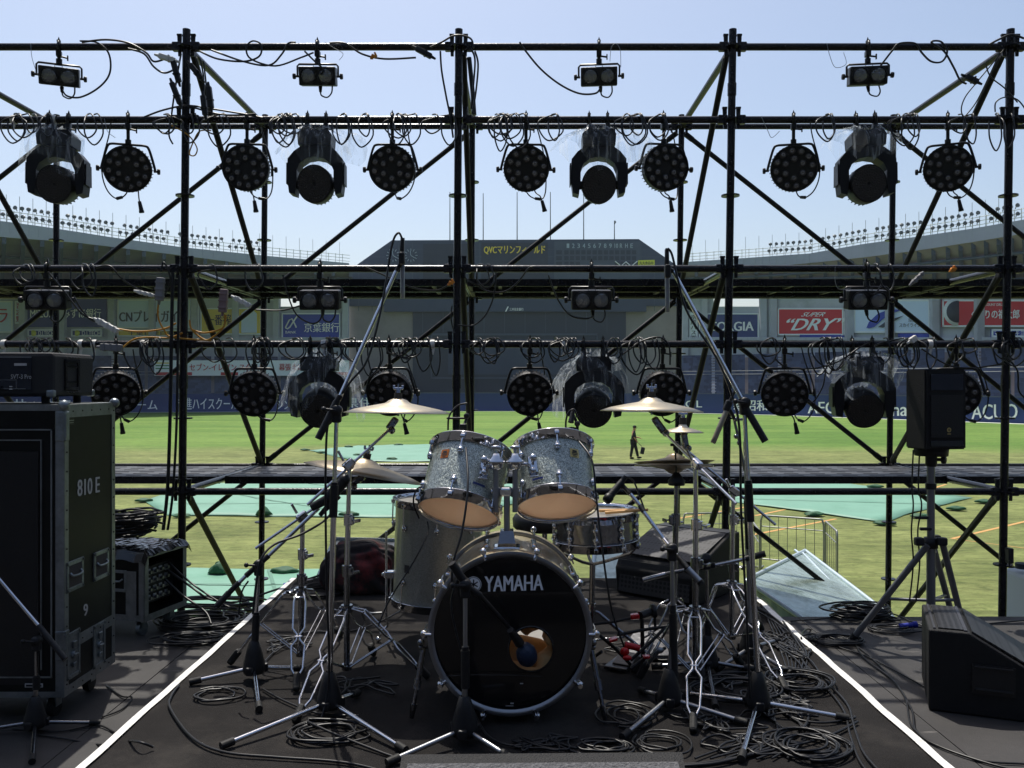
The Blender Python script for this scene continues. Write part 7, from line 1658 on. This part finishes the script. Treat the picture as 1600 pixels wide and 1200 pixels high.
air('cable hanging in front of the bass drum stand', [(716, 900, 2.92), (705, 940, 2.9), (712, 985, 2.9), (722, 1020, 2.9)], .0036)
air('cable rising beside the low rack stand clutch', [(373, 960, 3.3), (378, 925, 3.3), (388, 908, 3.3)], .0036)
# ---- on the scaffold: top ledger
air('cable looping from the leftmost top blinder up to the top ledger', [(97, 140), (105, 150), (125, 152), (150, 140), (168, 122), (173, 102), (168, 80), (150, 66), (125, 64)], .006)
air('cable lying over the left end of the top ledger', [(128, 66), (165, 62), (200, 67), (228, 82), (240, 96), (258, 92)], .0065)
air('cable sagging toward the white connector at the left upright', [(200, 76), (225, 84), (240, 104), (258, 114), (280, 104)], .0065)
air('long cable swag under the top ledger right of the left upright', [(312, 80), (340, 92), (380, 96), (405, 88), (408, 70), (395, 64), (385, 74), (392, 92), (430, 103), (470, 90), (490, 82)], .006)
air('thin cable swag under the top ledger left of the second blinder', [(330, 78), (380, 96), (420, 102), (440, 85), (450, 68), (462, 66)], .006)
air('cable draping from the second blinder over the ledger to the middle upright', [(476, 80), (492, 96), (505, 108), (500, 116)], .006)
air('cable sagging with an orange tag left of the middle upright', [(515, 67), (540, 68), (565, 84), (600, 92), (650, 90)], .0062)
air('cable rising from the black connector to the middle upright', [(672, 74), (690, 66), (712, 55), (735, 60), (740, 75)], .0062)
air('cable from the top ledger down to the third blinder', [(812, 66), (820, 78), (845, 108), (875, 132), (905, 146), (930, 146), (938, 138)], .0062)
air('cable loops around the top ledger right of the rightmost blinder', [(1375, 104), (1395, 78), (1405, 68), (1430, 68), (1440, 82), (1455, 96), (1472, 96), (1480, 80), (1470, 65), (1455, 66), (1475, 80), (1490, 105), (1500, 125), (1510, 131)], .0065)
air('cables crossing over the top of the right upright', [(1545, 70), (1560, 62), (1580, 54), (1600, 60)], .007)
air('thin cable drooping down from the right upright', [(1568, 78), (1550, 100), (1525, 130), (1508, 152), (1502, 172), (1508, 190)], .004)
air('second thin cable drooping down from the right upright', [(1562, 82), (1545, 120), (1525, 160), (1505, 185)], .004)
air('cable swinging between the right braces', [(1540, 100), (1548, 120), (1570, 138), (1590, 160)], .0045)
air('cable hoop over the upper bar at the right upright', [(1555, 175), (1556, 160), (1570, 152), (1590, 156), (1605, 175)], .0045)
air('cable running down the left of the middle upright', [(688, 80), (690, 110), (697, 150), (703, 180), (708, 215)], .0065)
air('cable running down the right of the middle upright', [(742, 80), (747, 100), (744, 140), (738, 178)], .0065)
air('second cable running down the right of the middle upright', [(735, 75), (742, 92), (740, 130), (736, 170)], .0065)
air('cable running down the front of the left upright', [(283, 84), (280, 100), (272, 150), (268, 180), (264, 210), (270, 225)], .006)
air('cable with an in-line plug hanging right of the left upright', [(318, 96), (322, 130), (324, 155)], .006)
air('second cable with a plug hanging right of the left upright', [(312, 90), (318, 120), (318, 156)], .006)
air('cable sagging over the upper bar at the left upright', [(225, 183), (255, 172), (292, 165), (330, 170), (380, 178), (410, 184)], .006)
air('cable bridging across the left upright to the par lamp', [(296, 166), (340, 178), (372, 180), (400, 178)], .006)
for x, y, rt, m_, wd, lb in ((261, 91, -.3, 'box_white', .11, 'white in-line connector beside the left upright at the top ledger'), (662, 82, -.5, 'black_plastic', .115, 'black in-line connector under the top ledger left of the middle upright'), (1518, 124, -.45, 'black_plastic', .09, 'black in-line connector hanging by the right diagonal brace'),
                         (275, 112, -1.3, 'black_plastic', .14, 'black plug hanging left of the left upright, the upper one'), (275, 146, -1.2, 'black_plastic', .15, 'black plug hanging left of the left upright, the lower one'), (306, 112, -.9, 'black_plastic', .12, 'black plug hanging right of the left upright near the top'), (328, 152, -1.45, 'black_plastic', .14, 'grey black plug hanging right of the left upright'), (319, 165, -1.45, 'black_plastic', .13, 'black plug beside the upper bar right of the left upright')):
    c = P(x, y, 5.6); rot = Matrix.Rotation(-rt, 3, 'Y'); b = MB(); b.box(c, (wd, .034, .034), rot, bev=.006); b.tube(c - rot @ V((wd / 2, 0, 0)), c - rot @ V((wd / 2 + .03, 0, 0)), .011, .007, 8); b.tube(c + rot @ V((wd / 2, 0, 0)), c + rot @ V((wd / 2 + .03, 0, 0)), .011, .007, 8)
    b.box(c + rot @ V((wd * .12, -.004, 0)), (.01, .04, .04), rot); tag(b.build('cable_connector', m_), lb, 'connector')
def tie(x, y, m_, lb):
    c = P(x, y, 5.6); b = MB(); b.box(c, (.03, .03, .018), Matrix.Rotation(.4, 3, 'Y'), bev=.004); b.box(c + V((.012, 0, .012)), (.012, .02, .03), Matrix.Rotation(-.5, 3, 'Y'), bev=.003); b.box(c + V((-.014, 0, -.012)), (.02, .02, .012), bev=.003); tag(b.build('cable_tag', m_), lb, 'cable tag')
tie(584, 88, 'tape_orange', 'orange cable tag under the top ledger left of the middle upright'); tie(705, 442, 'tape_orange', 'orange cable tag at the walkway level beside the middle upright'); tie(1489, 421, 'tape_orange', 'orange cable tag on the walkway level ledger near the right upright')
# ---- upper and lower lamp bars
UB_ = [(20, 60, 'at the left picture edge'), (62, 80, 'left of the leftmost moving head'), (130, 175, 'right of the leftmost moving head'), (255, 300, 'at the left upright'), (305, 345, 'just right of the left upright'), (415, 440, 'left of the second moving head'), (442, 462, 'beside the second moving head'), (525, 560, 'right of the second moving head'),
       (562, 600, 'left of the third par lamp'), (610, 645, 'above the third par lamp'), (665, 705, 'left of the middle upright'), (748, 790, 'right of the middle upright'), (760, 800, 'left of the fourth par lamp'), (800, 850, 'above the fourth par lamp'), (855, 900, 'left of the third moving head'), (955, 1000, 'right of the third moving head'), (1010, 1035, 'above the fifth par lamp'),
       (1285, 1330, 'left of the rightmost moving head'), (1400, 1440, 'right of the rightmost moving head'), (1470, 1520, 'above the rightmost par lamp'), (1530, 1580, 'left of the right upright')]
for i, (a, c, lb) in enumerate(UB_):
    bunch('cable looped on the upper lamp bar ' + lb, a, c, 187, 2 if i % 3 else 4, 38 + (i * 7) % 16, 100 + i)
LB_ = [(40, 90, 'behind the amplifier'), (100, 150, 'right of the amplifier'), (200, 245, 'right of the leftmost par lamp'), (330, 370, 'left of the second par lamp'), (400, 435, 'above the second par lamp'), (450, 480, 'left of the moving head behind the silver boom'), (510, 550, 'where the silver boom crosses'), (560, 600, 'left of the par lamp behind the left crash'),
       (610, 650, 'above the par lamp behind the left crash cymbal'), (655, 700, 'left of the middle upright'), (745, 800, 'right of the middle upright'), (805, 850, 'above the par lamp right of the middle upright'), (860, 905, 'left of the moving head over the right tom'), (950, 985, 'right of the moving head over the right tom'), (990, 1035, 'where a coil hangs with white tape'),
       (1200, 1240, 'above the par lamp right of the third upright'), (1270, 1310, 'left of the moving head near the loudspeaker'), (1370, 1410, 'right of the moving head near the loudspeaker'), (1410, 1460, 'above the loudspeaker'), (1480, 1530, 'right above the loudspeaker'), (1540, 1600, 'at the right upright')]
for i, (a, c, lb) in enumerate(LB_):
    bunch('cable looped on the lower lamp bar ' + lb, a, c, 537, 2 if i % 2 else 5, 30 + (i * 11) % 26, 200 + i)
for i, (a, c, lb) in enumerate([(20, 60, 'at the left picture edge'), (110, 155, 'right of the leftmost blinder'), (325, 400, 'right of the left upright'), (745, 800, 'right of the middle upright'), (1360, 1400, 'by the rightmost blinder')]):
    bunch('black cable looped round the walkway level ledger ' + lb, a, c, 422, 2, 42, 300 + i)
# hanging single cables at mid levels
air('cable arc from the walkway ledger down to the second lower blinder', [(442, 430), (448, 455), (462, 490), (485, 505), (500, 500), (505, 480)], .0055)
air('cable running left from the second lower blinder', [(468, 478), (440, 485), (400, 484)], .0055)
air('cable swag under the walkway from the silver boom to the middle upright', [(570, 417), (600, 430), (640, 448), (680, 454), (703, 444)], .0055)
air('wide cable arc right of the middle upright below the walkway', [(745, 425), (748, 445), (765, 456), (790, 455), (810, 440), (825, 420), (835, 416)], .0055)
air('long cable arc hanging from the walkway ledger over the scoreboard', [(775, 425), (772, 460), (760, 490), (740, 508), (715, 508)], .0055)
air('cable running from the walkway ledger to the third lower blinder', [(857, 430), (870, 465), (890, 492), (915, 498), (928, 494)], .0055)
air('thick cable over the lower bar with a white taped coil', [(965, 560), (985, 545), (1005, 532), (1030, 527), (1045, 540), (1047, 570)], .0055)
air('cable bridging under the lower bar to the right moving head', [(1210, 560), (1230, 574), (1270, 576), (1310, 565), (1340, 545), (1365, 532)], .0055)
air('thin cable from the right moving head down to the second right par lamp', [(1290, 580), (1285, 605), (1270, 628), (1255, 625)], .0045)
air('cable sagging under the right end of the lower bar', [(1440, 545), (1480, 570), (1520, 575), (1570, 568)], .0055)
air('cable hanging at the right end of the lower bar with a plug', [(1575, 560), (1590, 580), (1592, 610), (1605, 625)], .006)
air('cable falling along the left upright at the walkway', [(270, 425), (268, 520), (266, 640), (262, 760), (255, 828)], .012, Y=5.62)
air('second cable falling along the left upright to the rack case', [(280, 430), (278, 540), (276, 660), (270, 770), (262, 828)], .009, Y=5.62)
air('cable hanging from a hook at the left upright below the walkway', [(252, 425), (255, 410), (262, 420), (266, 440), (258, 460)], .006)
air('thick cable along the middle upright below the top ledger', [(733, 90, 5.75), (738, 140, 5.75), (741, 180, 5.75)], .016)
air('cable arc over the wedge behind the middle upright', [(706, 478), (705, 500), (710, 520)], .005)
# the yellow mains cables
air('yellow cable running from the long white connector along the lower bar', [(180, 513), (215, 518), (255, 514), (275, 505)], .006, 'cable_orange')
air('yellow cable falling from the grey connector at the left upright', [(248, 470), (247, 495), (256, 515), (270, 527), (330, 532)], .006, 'cable_orange')
air('yellow cable rising from the connector over the leftmost lower par lamp', [(192, 543), (210, 530), (235, 527), (265, 528), (285, 520)], .006, 'cable_orange')
air('yellow cable dropping from the reddish grey connector to the lower bar', [(351, 492), (350, 510), (335, 525), (320, 531), (300, 515), (296, 500)], .006, 'cable_orange')
air('second yellow cable curving under the reddish grey connector', [(353, 492), (348, 512), (320, 520), (300, 515)], .006, 'cable_orange')
air('yellow cable loops hanging behind the left upright at the upper bar', [(268, 196), (285, 205), (298, 215), (308, 232), (304, 243), (296, 240), (302, 222), (312, 205), (330, 204)], .0045, 'cable_orange')
air('black cables falling from the walkway to the long white connector', [(115, 462), (125, 480), (140, 498), (150, 503)], .006); air('black cable beside it falling to the long white connector', [(75, 425), (100, 455), (128, 490), (150, 500)], .006)
air('black cable falling to the small white connector left of the left upright', [(150, 418), (172, 416), (190, 435), (215, 452), (225, 458)], .006)
for x, y, rt, m_, wd, hh, lb in ((168, 509, -.5, 'box_white', .155, .034, 'long white cable connector hanging under the walkway at the left'), (228, 459, -.25, 'box_white', .11, .022, 'small white cable connector under the walkway left of the left upright'), (250, 452, 1.5, 'box_grey', .15, .05, 'grey cable connector block left of the left upright'), (349, 470, 1.5, 'box_grey_red', .15, .05, 'reddish grey cable connector block right of the left upright'),
                         (379, 472, -.5, 'box_white', .12, .03, 'slanting white cable connector above the second lower par lamp'), (174, 543, -.05, 'box_grey', .14, .045, 'grey cable connector above the leftmost lower par lamp'), (1434, 434, .75, 'box_grey', .10, .022, 'slim grey connector slanting across the walkway ledger at the right'), (1427, 530, .6, 'tape_white', .05, .03, 'metal cable plug over the lower bar above the loudspeaker')):
    c = P(x, y, 5.58); rot = Matrix.Rotation(-rt, 3, 'Y') ; b = MB(); b.box(c, (wd, .036, hh), rot, bev=.006)
    for k in (-.3, 0, .3): b.box(c + rot @ V((wd * k, -.003, 0)), (.012, .038, hh + .006), rot, bev=.002)
    b.tube(c - rot @ V((wd / 2, 0, 0)), c - rot @ V((wd / 2 + .025, 0, 0)), .011, .007, 8); tag(b.build('cable_connector', m_), lb, 'connector')
# white tape wraps on the bars
def wrap(x, z, lb, wd=.028):
    c = hz(x, z); b = MB(); b.lathe([(PR + .0035, -wd / 2), (PR + .0055, 0), (PR + .0035, wd / 2)], c, (1, 0, 0), 16); b.box(c + V((.004, -.01, -.045)), (.016, .003, .05), Matrix.Rotation(.2, 3, 'Y')); tag(b.build('tape_wrap', 'tape_white'), lb, 'tape')
for x, z, lb in ((7, .262, 'white tape wrap on the lower bar at the left edge'), (127, .262, 'white tape wrap on the lower bar above the amplifier corner'), (148, .262, 'second white tape wrap on the lower bar near the leftmost par lamp'), (224, .262, 'white tape wrap on the lower bar left of the left upright'), (506, .262, 'white tape wrap on the lower bar above the moving head behind the boom'), (881, .262, 'white tape wrap on the lower bar left of the moving head over the right tom'),
                 (1001, .262, 'wide white tape wrap holding the hanging cable coil'), (1452, .262, 'white tape wrap on the lower bar above the loudspeaker'), (22, 1.74, 'white tape wrap on the upper bar at the left edge'), (86, 1.74, 'white tape wrap on the upper bar over the leftmost moving head'), (676, .262, 'white tape wrap on the lower bar left of the middle upright')):
    wrap(x, z, lb, .03 if x != 1001 else .035)
# safety wires
for i, (pts, lb) in enumerate((([(48, 68), (50, 90), (58, 115), (62, 120)], 'thin safety wire left of the leftmost top blinder'), ([(508, 66), (522, 75), (536, 84), (530, 94)], 'thin safety wire right of the second top blinder'), ([(953, 96), (955, 75), (962, 68), (969, 78), (970, 105)], 'thin safety wire over the third top blinder'), ([(1292, 68), (1296, 85), (1305, 105), (1322, 100), (1318, 82)], 'thin safety wire left of the rightmost top blinder'),
                           ([(1190, 183), (1200, 205), (1206, 215), (1218, 205)], 'thin safety wire over the sixth par lamp'), ([(163, 185), (168, 205), (180, 215)], 'thin safety wire by the leftmost upper par lamp'), ([(1305, 417), (1305, 440), (1312, 452), (1330, 450)], 'thin safety wire left of the rightmost lower blinder'))):
    air(lb, pts, .0018, 'steel_dull', 'thin safety wires of the lamps', name='safety_wire', cat='wire')
# ---------------------------------------------------------------- air
m = bpy.data.materials.new('haze'); m.use_nodes = True; n = m.node_tree.nodes; l = m.node_tree.links
n.remove(n['Principled BSDF']); pv = n.new('ShaderNodeVolumePrincipled'); pv.inputs['Color'].default_value = (.80, .90, 1, 1); pv.inputs['Density'].default_value = .00022; pv.inputs['Anisotropy'].default_value = .3
l.new(pv.outputs[0], n['Material Output'].inputs['Volume']); M['haze'] = m
b = MB(); b.box((0, 60, (FIELD - 1 + 40) / 2), (2 * 260, 2 * 200, 40 - FIELD + 1)); tag(b.build('haze', 'haze'), kind='stuff')
